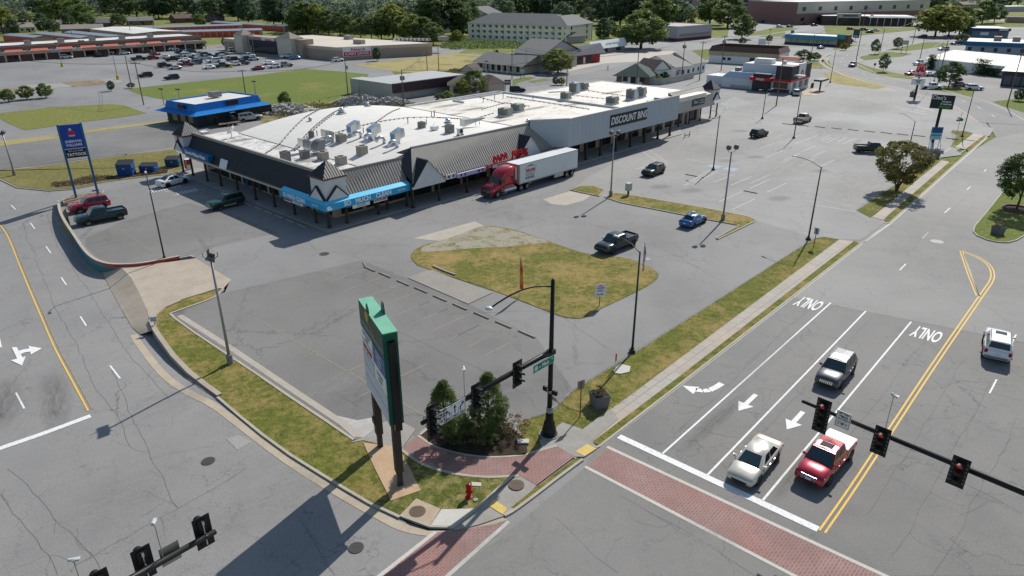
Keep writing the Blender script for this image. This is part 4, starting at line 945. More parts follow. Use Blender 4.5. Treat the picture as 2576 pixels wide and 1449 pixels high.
condenser(*rc(1680,635),'tan square condenser standing alone in the middle of the arched roof')
condenser(*rc(1500,725),'tan square condenser nearest the corner tower on the right')
condenser(*rc(1345,685),'tan square condenser directly behind the corner tower')
condenser(*rc(1025,700),'tall grey finned condenser at the end of the pipe runs by the parapet',1.15,1.5,m_acg,False)
condenser(*rc(1188,675),'grey round-topped condenser between the pipes and the scoop hood',1.1,1.2,m_acg)
condenser(*rc(1245,495),'small dark round condenser left of the first hood',.85,1.0,m_acg,True)
condenser(*rc(2190,412),'dark square condenser left of the small white unit on the arched roof',.95,1.0,m_acg)
condenser(*rc(2430,455),'dark condenser in front of the vent stack near the brown ridge',1.1,1.3,m_acg)
def packu(px,py,lab,w=3.0,d=1.6,h=1.35,mat=None,rz=0):
 o=onroof('packaged_rooftop_unit',lab,'rooftop unit',px,py,'large rooftop units',rz)
 b=MB();b.box(-w/2,w/2,-d/2,d/2,.25,h+.25);b.build('casing',mat or m_green,o,bevel=.03)
 b=MB();b.box(-w/2-.1,w/2+.1,-d/2-.1,d/2+.1,0,.25);b.build('curb',m_stucco,o)
 b=MB();b.box(-w/2-.03,-w/6,-d/2-.02,d/2+.02,.4,h+.1);b.build('coil_panel',plain('coil',(.15,.16,.15),.7),o)
 b=MB();b.tube((-w/3,0,h+.25),(-w/3,0,h+.34),.4,n=14);b.build('fan_grille',m_slat,o)
 b=MB();b.hexa([(w/2,-d/2+.1,.7),(w/2+.5,-d/2+.1,.7),(w/2+.5,d/2-.1,.7),(w/2,d/2-.1,.7)],[(w/2,-d/2+.1,h+.2),(w/2+.05,-d/2+.1,h+.2),(w/2+.05,d/2-.1,h+.2),(w/2,d/2-.1,h+.2)]);b.build('intake_hood',mat or m_green,o)
 return o
def rr(x,y):return((1300+x/3.3455)*.8385,y/3.3455*.8385)
packu(*rr(722,1165),'green-grey rooftop unit in front of its twin on the middle roof',2.2,1.8,1.3)
packu(*rr(845,1120),'green-grey rooftop unit behind its twin on the middle roof',2.2,1.6,1.3)
packu(*rr(1330,995),'green-grey rooftop unit in front of the pale tall pair at the back',2.0,1.5,1.2)
packu(*rr(1415,935),'tall pale blue-grey rooftop unit at the back edge of the roof',1.9,1.6,2.1,plain('ac_pale',(.42,.47,.52),.6))
packu(*rr(1510,905),'grey rooftop unit right behind the tall pale one',1.6,1.5,1.4,m_acg)
packu(*rr(1795,1045),'green-grey rooftop unit nearest the big grey store front',2.2,1.7,1.3)
packu(*rr(1990,1000),'tall pale blue-grey rooftop unit close behind the store front',2.1,1.6,2.0,MATS['ac_pale'])
packu(*rr(2085,975),'tan rooftop unit at the right of the tall pale one',1.6,1.6,1.9,plain('ac_t2',(.40,.38,.34),.6))
def hood(px,py,lab,rz=0,s=1.0):
 o=onroof('roof_vent_hood',lab,'vent hood',px,py,'galvanised laundry vent hoods',rz);o.scale=(s,)*3
 b=MB();b.hexa([(-.5,-.6,.3),(.5,-.6,.3),(.5,.6,.3),(-.5,.6,.3)],[(-.5,-.6,1.5),(.5,-.6,1.9),(.5,.6,1.9),(-.5,.6,1.5)])
 b.hexa([(.5,-.6,.6),(1.3,-.75,.9),(1.3,.75,.9),(.5,.6,.6)],[(.5,-.6,1.9),(1.2,-.75,2.1),(1.2,.75,2.1),(.5,.6,1.9)]);b.build('hood',m_galv,o)
 b=MB();b.box(-.45,.45,-.5,.5,0,.3);b.build('curb',m_stucco,o)
 b=MB();b.hexa([(-.52,-.5,.5),(-.5,-.5,.5),(-.5,.5,.5),(-.52,.5,.5)],[(-.52,-.5,1.35),(-.5,-.5,1.35),(-.5,.5,1.35),(-.52,.5,1.35)]);b.build('blue_film_panel',plain('bluefilm',(.12,.30,.48),.3),o)
 return o
hood(*rc(1590,470),'galvanised vent hood farthest back in the group of laundry vents')
hood(*rc(1765,498),'galvanised vent hood in the middle of the row of laundry vents')
hood(*rc(1965,540),'galvanised vent hood nearest the brown ridge at the right of the row')
hood(*rc(1405,520),'galvanised vent hood left of the tan condenser',R(180),.9)
hood(*rc(1215,605),'white scoop hood beside the curved barrel duct',R(180),.95)
def duct(px,py,lab,rz=0):
 o=onroof('curved_duct',lab,'duct',px,py,'curved dryer ducts',rz);b=MB()
 pts=[(-.9,0,.55),(-.6,0,.95),(-.1,0,1.15),(.4,0,1.0),(.65,0,.6),(.7,0,.05)];b.path(pts,.26,12);b.build('elbow',m_galv,o,smooth=True)
 b=MB();b.tube((.7,0,0),(.7,0,.15),.36,n=12);b.build('collar',m_stucco,o)
for px,lab in(((1640,505),'shiny curved duct in front of the farthest vent hood'),((1740,530),'shiny curved duct left of the middle vent hood'),((1840,555),'shiny curved duct between the middle and right vent hoods'),((1950,590),'shiny curved duct in front of the right vent hood'),((1395,550),'short curved duct by the left vent hood')):duct(*rc(*px),lab)
o=onroof('barrel_vent','large half-barrel vent cowl with rusty end beside the scoop hood','vent',*rc(1320,615))
b=MB();
vs=[];
for k in range(9):
 a=math.pi*k/8*.62;
 for y in(-.85,.85):vs.append((-1.3*math.cos(a)+.2,y,.4+1.45*math.sin(a)))
b.add(vs,[(2*i,2*i+1,2*i+3,2*i+2)for i in range(8)]);b.add([v for v in vs[::2]]+[(.2,-.85,.3)],[tuple(range(10))]);b.add([v for v in vs[1::2]]+[(.2,.85,.3)],[tuple(range(10))]);b.build('cowl',m_acg,o)
b=MB();b.box(-1,.8,-.7,.7,0,.4);b.build('curb',m_galv,o)
def turbine(px,py,lab,s=1,sq=False):
 o=onroof('roof_ventilator',lab,'ventilator',px,py,'roof ventilators');o.scale=(s,)*3
 b=MB();b.box(-.55,.55,-.55,.55,0,.25)if sq else b.lathe([(.5,0),(.3,.3)],12);b.build('base',m_stucco,o)
 b=MB();b.lathe([(.35,.25),(.6,.42),(.6,.5),(.3,.62),(.38,.75),(.3,.95),(.01,1.0)],14);b.build('cap',m_galv,o,smooth=True)
turbine(*rc(1503,290),'tiered white ventilator high on the arched roof',1.1,True);turbine(*rc(1725,228),'small ventilator at the far edge of the arched roof',.8,True)
turbine(*rc(1235,350),'small round ventilator on the left of the arched roof',.7);turbine(*rr(950,1245),'lone mushroom ventilator behind the brown ridge',.9);turbine(*rc(2415,395),'white ventilator stack beside the long metal duct',1.2)
o=onroof('satellite_dish','satellite dish on the dirty patch of roof behind the left tower','satellite dish',*rc(560,500),rz=R(120));o.scale=(1.5,)*3
b=MB();b.lathe([(.01,-.14),(.3,-.1),(.55,.0),(.56,.02),(.3,-.07),(.01,-.11)],20);d_=b.build('dish',m_greyt,o,smooth=True);d_.matrix_local=Matrix.Translation((0,0,.9))@Matrix.Rotation(R(55),4,'Y')
b=MB();b.tube((0,0,0),(0,0,.85),.035);b.box(-.4,.4,-.03,.03,0,.04);b.box(-.03,.03,-.4,.4,0,.04);b.build('mast',m_acg,o)
o=onroof('small_heat_pump','small white heat pump with round fan near the brown ridge','heat pump',*rc(2520,475));b=MB();b.box(-.5,.5,-.2,.2,.2,1.1);b.build('casing',m_wh,o,bevel=.02);b=MB();b.tube((.1,-.21,.65),(.1,-.23,.65),.33,n=16);b.build('fan',m_slat,o);b=MB();b.box(-.5,-.4,-.3,.3,0,.2);b.box(.4,.5,-.3,.3,0,.2);b.build('foot',m_acg,o)
o=onroof('white_roof_unit','low white roof unit with a folded arm right of the dark square condenser','rooftop unit',*rc(2300,430));b=MB();b.box(-.6,.6,-.4,.4,.1,.65);b.build('casing',m_wh,o,bevel=.02);b=MB();b.tube((-.6,0,.5),(.3,.2,1.0),.03);b.build('arm',m_acg,o)
o=onroof('long_duct','long tapered metal duct lying behind the brown ridge','duct',*rc(2560,410));b=MB();b.hexa([(-.6,-.5,.3),(4.6,-.1,.9),(4.6,.1,.9),(-.6,.5,.3)],[(-.6,-.5,1.4),(4.6,-.1,1.1),(4.6,.1,1.1),(-.6,.5,1.4)]);b.build('duct',m_galv,o);b=MB();b.tube((2.5,0,0),(2.5,0,.7),.05);b.tube((3.4,0,0),(3.4,0,.8),.05);b.build('stand',m_acg,o)
def pipe(lab,pts,r=.05,grp='pipe runs over the white roof',blocks=True):
 P=[]
 for p in pts:
  s,t_,z=rooft(*p);q=LW(s,t_);P.append((q[0],q[1],z+.14))
 Q=[]
 for i in range(len(P)-1):
  for k in range(8):
   u=k/8;x,y=P[i][0]+(P[i+1][0]-P[i][0])*u,P[i][1]+(P[i+1][1]-P[i][1])*u
   dx,dy=x-O_[0],y-O_[1];Q.append((x,y,zroof(dx*U[0]+dy*U[1],0)+.14))
 Q.append(P[-1])
 b=MB();b.path(Q,r,6)
 if blocks:
  b.cur=1
  for q in densify([q[:3]for q in Q],2.2):b.box(q[0]-.11,q[0]+.11,q[1]-.11,q[1]+.11,q[2]-.16,q[2]+.02)
 o=b.build('roof_pipe',[m_acg,m_slat]);tag(o,lab,'pipe',grp)
pipe('long roof pipe at the left of the arched roof',[rc(840,640),rc(990,530),rc(1180,330),rc(1330,248)],.06)
pipe('pair-of-lines roof pipe rising to the far edge, left line',[rc(1075,610),rc(1240,430),rc(1420,290),rc(1550,228)],.07)
pipe('roof pipe just right of the paired line',[rc(1100,610),rc(1265,430),rc(1435,295)],.04)
pipe('roof pipe curving across to the right of the vents',[rc(1720,430),rc(1850,330),rc(2000,250)],.06)
pipe('long roof pipe crossing from the paired line to the flat roof',[rc(1090,600),rc(1480,450),rc(1760,375),rc(2070,328),rc(2500,335)],.05)
pipe('roof pipe along the middle flat roof by the twin units',[rr(40,1185),rr(270,1200),rr(600,1140)],.05)
pipe('roof pipe running to the twin units',[rr(490,1100),rr(715,1035),rr(960,1070)],.05)
pipe('long dark roof pipe from the back corner to the grey store front',[rr(740,975),rr(1110,1030),rr(1560,1100)],.07)
pipe('roof pipe behind the tall pale units',[rr(1160,930),rr(1270,925),rr(1400,925)],.05);pipe('roof pipe across the right roof',[rr(1400,960),rr(1800,1005)],.04)
pipe('roof pipe at the right end of the roof',[rr(1560,915),rr(1950,970)],.05);pipe('dark roof pipe near the raised parapet',[rr(400,965),rr(700,1040)],.05)
for i,(x,y)in enumerate(((1293,480),(1690,455),(2230,385),(2275,315),(2300,315),(2072,375))):
 o=onroof('vent_pipe','thin dark vent pipe, %s from the left on the arched roof'%ord_[i],'vent pipe',*rc(x,y),grp='thin vent pipes');b=MB();b.tube((0,0,0),(0,0,.9),.07);b.build('pipe',m_slat,o)
for i,(x,y)in enumerate(((500,1030),(615,1000),(700,990),(10,1170),(1000,1010))):
 o=onroof('vent_pipe','thin dark vent pipe, %s on the middle flat roof'%ord_[i],'vent pipe',*rr(x,y),grp='thin vent pipes');b=MB();b.tube((0,0,0),(0,0,1.0),.07);b.tube((0,0,1.0),(.3,0,1.0),.07);b.build('pipe',m_slat,o)
m_tyre=plain('tyre_rubber',(.02,.02,.021),.85,0,.2,6);m_rim=plain('rim_alloy',(.42,.43,.45),.3,.8,.1);m_rimd=plain('rim_dark',(.05,.05,.055),.35,.5)
m_cglass=plain('car_glass',(.012,.018,.022),.06,0,.3,.7,.5);m_cgreen=plain('windscreen_glass',(.02,.045,.045),.05,0,.3,.8,.9)
m_trimb=plain('black_trim',(.018,.018,.02),.6);m_chrome=plain('chrome',(.6,.61,.63),.15,.95,.08);m_lamp=plain('lamp_lens',(.55,.56,.55),.1,.1,.2,8,.8)
m_tail=plain('tail_lens',(.35,.01,.012),.15,0,.2);m_plate=plain('plate',(.62,.64,.68),.5);m_amber=plain('amber_lens',(.6,.2,.02),.2)
def wheel(par,x,y,r,w,rim=None,dual=False):
 s=1 if y>0 else-1;b=MB()
 n=22;prof=[(r*.62,0),(r*.93,0.0),(r,w*.12),(r,w*.88),(r*.93,w),(r*.62,w)]
 for rr_,yy in prof:pass
 vs=[]
 for rr_,yy in prof:
  for k in range(n):
   a=2*math.pi*k/n;vs.append((x+rr_*math.cos(a),y-s*yy,r+rr_*math.sin(a)))
 b.add(vs,[(i*n+k,i*n+(k+1)%n,(i+1)*n+(k+1)%n,(i+1)*n+k)for i in range(len(prof)-1)for k in range(n)]+[tuple(range(5*n,6*n))])
 o=b.build('wheel',m_tyre,par,smooth=False)
 b=MB();y0=y-s*.035
 b.add([(x+r*.62*math.cos(2*math.pi*k/n),y0-s*.02,r+r*.62*math.sin(2*math.pi*k/n))for k in range(n)]+[(x,y0-s*.05,r)],[(k,(k+1)%n,n)for k in range(n)])
 for k in range(5):
  a=2*math.pi*k/5+.3;d=(math.cos(a),math.sin(a));e=(-d[1]*r*.10,d[0]*r*.10)
  b.cur=1;q=[(x+e[0],r+e[1]),(x-e[0],r-e[1]),(x+d[0]*r*.6-e[0]*.8,r+d[1]*r*.6-e[1]*.8),(x+d[0]*r*.6+e[0]*.8,r+d[1]*r*.6+e[1]*.8)]
  b.add([(p[0],y0+s*.012,p[1])for p in q]+[(p[0],y0-s*.03,p[1])for p in q],[(0,1,2,3),(4,7,6,5),(0,3,7,4),(1,2,6,5),(2,3,7,6),(0,1,5,4)])
 b.tube((x,y0-s*.04,r),(x,y0+s*.02,r),r*.14,n=10)
 vs=[]
 for rr_ in(r*.64,r*.54):
  for k in range(n):vs.append((x+rr_*math.cos(2*math.pi*k/n),y0+s*.02,r+rr_*math.sin(2*math.pi*k/n)))
 b.add(vs,[(k,(k+1)%n,n+(k+1)%n,n+k)for k in range(n)])
 b.build('rim',[m_trimb,rim or m_rim],o);return o
KIND={'sedan':dict(L=4.85,W=1.84,H=1.46,wb=2.78,r=.33,belt=.93,hood=.80,nose=.68,deck=.96,zb=.24,g=(-1.98,-1.10,.35,1.28),wt=.60,ww=.84,boxy=.0),'compact':dict(L=4.5,W=1.78,H=1.45,wb=2.68,r=.32,belt=.92,hood=.82,nose=.70,deck=1.0,zb=.23,g=(-1.7,-.95,.28,1.1),wt=.58,ww=.83,boxy=.0),'fastback':dict(L=4.75,W=1.92,H=1.55,wb=2.89,r=.36,belt=.98,hood=.84,nose=.66,deck=1.08,zb=.22,g=(-2.0,-.8,.35,1.35),wt=.60,ww=.88,boxy=.0),'suv':dict(L=4.65,W=1.87,H=1.70,wb=2.72,r=.37,belt=1.08,hood=1.02,nose=.86,deck=1.12,zb=.30,g=(-2.18,-1.85,.22,.98),wt=.68,ww=.88,boxy=.5),'bigsuv':dict(L=4.85,W=1.93,H=1.82,wb=2.79,r=.40,belt=1.16,hood=1.10,nose=.98,deck=1.16,zb=.36,g=(-2.30,-2.08,.2,.88),wt=.72,ww=.90,boxy=.9),'wagon':dict(L=5.6,W=2.04,H=1.90,wb=3.3,r=.41,belt=1.18,hood=1.12,nose=1.0,deck=1.18,zb=.36,g=(-2.68,-2.5,.45,1.15),wt=.80,ww=.95,boxy=.9),'pickup':dict(L=5.8,W=2.0,H=1.93,wb=3.6,r=.41,belt=1.18,hood=1.14,nose=1.0,deck=1.16,zb=.38,g=(-.72,-.62,.85,1.42),wt=.72,ww=.92,boxy=.9),'trac':dict(L=5.35,W=1.88,H=1.85,wb=3.32,r=.39,belt=1.12,hood=1.08,nose=.94,deck=1.16,zb=.36,g=(-.95,-.72,.75,1.38),wt=.70,ww=.87,boxy=.8),}
def car_mesh(kind,detail=True):
 K=KIND[kind];L,W,H=K['L'],K['W'],K['H'];h2=W/2;zb=K['zb'];g0,g1,g2,g3=K['g'];bx=K['boxy']
 pick=kind in('pickup','trac')
 hx=L/2
 tail_t=K['deck']if not pick else K['belt']
 ST=[(-hx,tail_t*.62,.80+.08*bx,0),(-hx+.05,tail_t*.93,.88+.05*bx,.0),(-hx+.22,tail_t,.95+.02*bx,.02),(-hx+.7,tail_t,.985,.02)]
 if pick:ST+=[(g0-.12,tail_t,1,.01),(g0-.1,K['belt'],1,.0)]
 ST+=[(g0+.1 if not pick else g0+.05,K['belt']+.01,1,.0),((g0+g3)/2,K['belt']-.02,1,.0),(g3-.1,K['belt']-.03,.995,.02),(g3+.06,K['hood']+(.08 if not bx else .03),.985,.06),((g3+hx)/2,K['hood'],.97,.07),(hx-.32,K['hood']-.07,.93,.06),(hx-.10,K['nose'],.86+.06*bx,.03),(hx,K['nose']*.78,.74+.14*bx,0)]
 ST.sort(key=lambda q:q[0])
 b=MB();m=None;n=0;vs=[]
 for(x,zt,wf,cr)in ST:
  w=h2*wf;end=abs(x)>hx-.02
  z0=zb+(.10 if end else 0);zt=max(zt,z0+.2)
  prof=[(0,z0),(w*.86,z0),(w*.965,z0+.07),(w*.995,z0+.35*(zt-z0)),(w,z0+.55*(zt-z0)),(w*.975,zt-.13),(w*.93,zt-.035),(w*.78,zt+cr*.35),(w*.4,zt+cr*.85),(0,zt+cr)]
  row=prof+[(-y,z)for y,z in prof[-2:0:-1]];n=len(row)
  vs+=[(x,y,z)for y,z in row]
 fs=[(i*n+k,i*n+(k+1)%n,(i+1)*n+(k+1)%n,(i+1)*n+k)for i in range(len(ST)-1)for k in range(n)]
 fs+=[tuple(range(n)),tuple(range((len(ST)-1)*n,len(ST)*n))]
 b.add(vs,fs)
 return K,b
def _patch(A,B,C,D,u0,u1,v0,v1,off):
 """sub-quad of the quad A(bottom-left) B(bottom-right) C(top-right) D(top-left)"""
 A,B,C,D=map(Vector,(A,B,C,D))
 f=lambda u,v:(A*(1-u)+B*u)*(1-v)+(D*(1-u)+C*u)*v
 n=(B-A).cross(D-A).normalized()*off
 return[tuple(f(u,v)+n)for u,v in((u0,v0),(u1,v0),(u1,v1),(u0,v1))]
def vehicle(kind,mat,name,label,cat,loc,rz,group=None,scale=1.08,full=True,rim=None,extras=(),roofmat=None,lower=None):
 o=thing(name,label,cat,loc,rz,group);o.scale=(scale,)*3
 K,b=car_mesh(kind);L,W,H=K['L'],K['W'],K['H'];hx=L/2;h2=W/2;g0,g1,g2,g3=K['g'];r=K['r'];bx=K['boxy'];belt=K['belt'];pick=kind in('pickup','trac')
 if pick and not 'cover' in extras:pass
 body=b.build('body',mat,o,smooth=True)
 xr,xf=-K['wb']/2-(.08 if kind not in('pickup','trac')else .12),K['wb']/2-(.08 if kind not in('pickup','trac')else .12)
 if kind in('sedan','compact'):xr+=.12;xf+=.12
 ar=MB();
 for x in(xr,xf):
  for s in(-1,1):
   pts=[];
   for k in range(11):
    a=math.pi*(k/10);pts.append((x+r*1.2*math.cos(a),r+r*1.16*math.sin(a)))
   pts=[(x+r*1.2,K['zb']+.0)]+pts+[(x-r*1.2,K['zb']+.0)]
   ya,yb=s*(h2*.8),s*(h2+.008);nn=len(pts)
   ar.add([(p[0],ya,p[1])for p in pts]+[(p[0],yb,p[1])for p in pts],[tuple(range(nn)),tuple(range(2*nn-1,nn-1,-1))]+[(i,(i+1)%nn,nn+(i+1)%nn,nn+i)for i in range(nn)])
 ar.box(-hx+.5,hx-.5,-h2*.8,h2*.8,K['zb']-.08,K['zb']+.02)
 ar.build('underbody',m_trimb,o)
 if lower is not None:
  lb=MB();
  for s in(-1,1):lb.box(xr+r*1.25,xf-r*1.25,s*h2*.98,s*(h2+.02),K['zb']+.02,K['zb']+.2)
  lb.box(hx-.05,hx+.03,-h2*.85,h2*.85,K['zb']+.05,K['zb']+.3);lb.box(-hx-.03,-hx+.05,-h2*.85,h2*.85,K['zb']+.05,K['zb']+.3)
  lb.build('lower_cladding',lower,o)
 for x in(xr,xf):
  for s in(-1,1):wheel(o,x,s*(h2+.02),r,.22,rim)
 wb_,wt_=K['ww']*.985,K['wt']if not bx else K['wt']
 zt=H-.05
 B4=[(g0,-wb_),(g3,-wb_),(g3,wb_),(g0,wb_)];T4=[(g1,-wt_),(g2,-wt_),(g2,wt_),(g1,wt_)]
 P=lambda q,z:(q[0],q[1],z)
 cb=MB();zb_=belt-.06
 cb.add([P(B4[0],zb_),P(B4[1],zb_),P(B4[2],zb_),P(B4[3],zb_),P(T4[0],zt),P(T4[1],zt),P(T4[2],zt),P(T4[3],zt),((g1+g2)/2,0,H+.0),(g1+.1,0,zt+.02),(g2-.12,0,zt+.025),((g1+g2)/2,-wt_*.9,zt+.03),((g1+g2)/2,wt_*.9,zt+.03)],[(0,1,5,4),(1,2,6,5),(2,3,7,6),(3,0,4,7),(4,11,8,9),(11,5,10,8),(8,10,6,12),(9,8,12,7),(4,9,7),(5,6,10),(4,5,11),(6,7,12)])
 cabin=cb.build('cabin',roofmat or mat,o,smooth=bx<.3,bevel=.045 if bx else .085)
 A0,A1,A2,A3=[P(q,zb_)for q in B4];C0,C1,C2,C3=[P(q,zt)for q in T4]
 gl=MB();gl.add(_patch(A1,A2,C2,C1,.05 if bx else .09,.95 if bx else .91,.10,.93 if bx else .88,.016),[(0,1,2,3)]);gl.build('windscreen',m_cgreen,o)
 gl=MB();gl.add(_patch(A3,A0,C0,C3,.08,.92,.22 if bx else .12,.90,.016),[(0,1,2,3)]);gl.build('rear_window',m_cglass,o)
 for side,(a,b_,c_,d)in((-1,(A0,A1,C1,C0)),(1,(A2,A3,C3,C2))):
  cuts=[(.12,.46),(.50,.84)]if pick else([(.13,.50),(.54,.83)]if not bx else[(.05,.26),(.29,.57),(.60,.86)])
  for(u0,u1)in cuts:
   if side==1:u0,u1=1-u1,1-u0
   gl=MB();gl.add(_patch(a,b_,c_,d,u0,u1,.16,.86,.012),[(0,1,2,3)]);gl.build('side_window',m_cglass,o)
 if not full:return o
 zn=K['nose']
 for s in(-1,1):
  hl=MB();y0,y1=s*h2*.58,s*h2*.90
  hl.hexa([(hx-.20,y1,zn-.20),(hx-.02,y0,zn-.20),(hx-.06,y0,zn-.20),(hx-.4,y1*.95,zn-.20)],[(hx-.26,y1,zn-.01),(hx-.09,y0,zn-.0),(hx-.2,y0,zn+.03),(hx-.55,y1*.97,zn+.04)]);hl.build('headlight',m_lamp,o)
  tl=MB();zt_=min(K['deck'],belt)-.06;tl.box(-hx+.015,-hx+.25,s*h2*.72,s*h2*.955,zt_-(.30 if bx else .16),zt_-.01);tl.build('taillight',m_tail,o)
  mr=MB();mx_=g3-.32;mr.hexa([(mx_-.06,s*wb_,belt),(mx_+.10,s*wb_,belt),(mx_+.08,s*(wb_+.24),belt),(mx_-.06,s*(wb_+.24),belt)],[(mx_-.06,s*wb_,belt+.10),(mx_+.06,s*wb_,belt+.14),(mx_+.03,s*(wb_+.22),belt+.17),(mx_-.06,s*(wb_+.22),belt+.17)]);mr.build('mirror',mat,o,bevel=.02)
  for xh in(g0*.35+.0,(g0+g3)/2+.35)if not pick else((g0+g3)/2-.55,(g0+g3)/2+.3):
   dh=MB();dh.box(xh-.09,xh+.09,s*(h2-.01),s*(h2+.03),belt-.24,belt-.21);dh.build('door_handle',mat,o)
  sm=MB()
  for xh in((g0+g3)/2-.05,g3-.35,g0+.55 if not pick else g0+.05):sm.box(xh-.008,xh+.008,s*(h2*.9),s*(h2+.003),K['zb']+.18,belt-.1)
  sm.build('door_seam',m_trimb,o)
 gr=MB();gw=h2*(.52 if bx else .46)
 gr.hexa([(hx-.10,-gw*.9,zn-.34),(hx+.012,-gw*.9,zn-.34),(hx+.012,gw*.9,zn-.34),(hx-.10,gw*.9,zn-.34)],[(hx-.14,-gw,zn-.04),(hx-.055,-gw,zn-.04),(hx-.055,gw,zn-.04),(hx-.14,gw,zn-.04)])
 gr.box(hx-.1,hx+.008,-gw*1.15,gw*1.15,K['zb']+.12,K['zb']+.24);gi=gr.build('grille',m_trimb,o)
 if 'chrome' in extras or 'slats' in extras:
  ch=MB();n_=4
  if 'slots' in extras:
   for k in range(7):y=(k-3)*gw*.28;ch.hexa([(hx,y-.035,zn-.3),(hx+.03,y-.035,zn-.3),(hx+.03,y+.035,zn-.3),(hx,y+.035,zn-.3)],[(hx-.07,y-.035,zn-.07),(hx-.03,y-.035,zn-.07),(hx-.03,y+.035,zn-.07),(hx-.07,y+.035,zn-.07)])
  else:
   for k in range(n_):z=zn-.32+k*.085;xx=hx+.02-.07*k/n_;ch.box(xx-.03,xx+.012,-gw*.95,gw*.95,z,z+.035)
  ch.build('chrome_slats',m_chrome,gi)
 pl=MB();pl.box(-hx-.02,-hx+.02,-.16,.16,K['zb']+.36,K['zb']+.5);
 pl.build('licence_plate',m_plate,o)
 if 'front_plate' in extras:pl=MB();pl.box(hx,hx+.035,-.16,.16,K['zb']+.28,K['zb']+.42);pl.build('licence_plate',m_plate,o)
 if 'bumper' in extras:bm_=MB();bm_.box(-hx-.05,-hx+.12,-h2*.9,h2*.9,K['zb']+.08,K['zb']+.26);bm_.build('rear_bumper',m_chrome,o,bevel=.02)
 wp=MB();wp.tube((g3-.02,.1,belt+.0),(g3-.25,.55,belt+.18),.012,n=5);wp.tube((g3-.02,-.5,belt+.0),(g3-.25,-.05,belt+.18),.012,n=5);wp.build('wiper',m_trimb,o)
 if 'rails' in extras:
  for s in(-1,1):rl=MB();rl.path([(g1+.1,s*wt_*.93,zt+.02),(g1+.25,s*wt_*.93,zt+.08),(g2-.25,s*wt_*.93,zt+.08),(g2-.1,s*wt_*.93,zt+.02)],.022,6);rl.build('roof_rail',plain('rail_silver',(.30,.30,.31),.4,.5)if 'chrome' in extras else m_trimb,o)
 if 'bars' in extras:
  rb=MB()
  for k in range(4):rb.box(g1+.15+k*.14,g1+.19+k*.14,-wt_*.9,wt_*.9,zt+.06,zt+.085)
  rb.build('roof_bars',m_trimb,o)
 if 'sunroof' in extras:sr=MB();sr.box(g2-.75,g2-.22,-.38,.38,zt+.03,zt+.056);sr.build('sunroof',m_cglass,o,bevel=.01)
 if 'glassroof' in extras:sr=MB();sr.box(g1-.0,g2-.1,-.5,.5,zt+.0,zt+.058);sr.build('sunroof',m_cglass,o,bevel=.02)
 if 'antenna' in extras:an=MB();an.tube((g1+.2,0,zt+.03),(g1+.05,0,zt+.3),.01,n=5);an.build('antenna',m_trimb,o)
 if pick:
  x0,x1=-hx+.12,g0-.08;zt2=K['belt']+.0
  if 'cover' in extras:
   tc=MB();tc.box(x0-.05,x1+.05,-h2*.93,h2*.93,zt2+.0,zt2+.09);t_=tc.build('bed_cover',plain('cover_white',(.62,.62,.61),.45,0,.06),o,bevel=.03)
   sm=MB();sm.box((x0+x1)/2+.28,(x0+x1)/2+.30,-h2*.9,h2*.9,zt2+.085,zt2+.093);sm.box(x0+.08,x0+.11,-.1,.1,zt2+.088,zt2+.1);sm.build('latch',m_trimb,t_)
  else:
   ln=MB();ln.box(x0+.02,x1-.03,-h2*.80,h2*.80,zt2-.002,zt2+.006);ln.build('bed_liner',plain('liner',(.012,.012,.013),.9),o)
   for s in(-1,1):rl=MB();rl.box(x0,x1,s*h2*.80,s*h2*.96,zt2-.02,zt2+.13);rl.build('bed_rail',mat,o,bevel=.02)
   tg=MB();tg.box(x0-.08,x0+.0,-h2*.9,h2*.9,zt2-.3,zt2+.13);tg.build('tailgate',mat,o,bevel=.02)
   hd=MB();hd.box(x1-.03,x1+.04,-h2*.84,h2*.84,zt2-.02,zt2+.13);hd.build('bed_front',mat,o)
 return o
def by_wheels(kind,rear,front,side,scale=1.08):
 a,b=G(*rear),G(*front);ang=math.atan2(b[1]-a[1],b[0]-a[0]);K=KIND[kind];d=K['W']/2*scale*side
 u=(math.cos(ang),math.sin(ang));n=(-u[1],u[0]);k=.08*scale
 return((a[0]+b[0])/2-n[0]*d+u[0]*k,(a[1]+b[1])/2-n[1]*d+u[1]*k,.012),ang
C_={'champagne':paint('paint_champagne',(.58,.54,.46),.35,.3),'red':paint('paint_red',(.36,.012,.03),.35,.25),'grey':paint('paint_grey',(.075,.08,.088),.3,.34),'white':paint('paint_white',(.70,.70,.70),.0,.3),'navy':paint('paint_navy',(.008,.014,.024),.0,.25),'teal':paint('paint_teal',(.006,.028,.042),.0,.28),'blue':paint('paint_blue',(.015,.11,.30),.4,.25),'black':paint('paint_black',(.008,.009,.011),.0,.25),'green':paint('paint_green',(.005,.05,.038),.0,.3),'maroon':paint('paint_maroon',(.20,.012,.03),.4,.3),'silver':paint('paint_silver',(.42,.43,.44),.6,.3),'tan':paint('paint_tan',(.28,.25,.22),.4,.35),'purple':paint('paint_mauve',(.16,.10,.20),.4,.3),'ltblue':paint('paint_ltblue',(.07,.13,.20),.4,.3)}
def near(kind,col,rear,front,side,label,cat,name='parked_car',**k):
 loc,ang=by_wheels(kind,rear,front,side);return vehicle(kind,C_[col],name,label,cat,loc,ang,**k)
near('sedan','champagne',(1955.8,1161.3),(1911.5,1217.4),1,'champagne sedan waiting at the stop line in the middle lane','car','car',extras=('front_plate_none',))
near('trac','red',(2139.7,1158.3),(2083.6,1226.2),1,'red sport pickup with white bed cover waiting at the stop line','pickup truck','pickup_truck',extras=('chrome','rails','bars','sunroof','cover','front_plate'))
near('suv','grey',(2147.3,939.8),(2116.3,979.4),1,'dark grey suv with slotted grille driving down to the junction','suv','car',extras=('chrome','slots','rails','antenna'))
p4=G(2501,901);u4=(math.cos(R(55)),math.sin(R(55)))
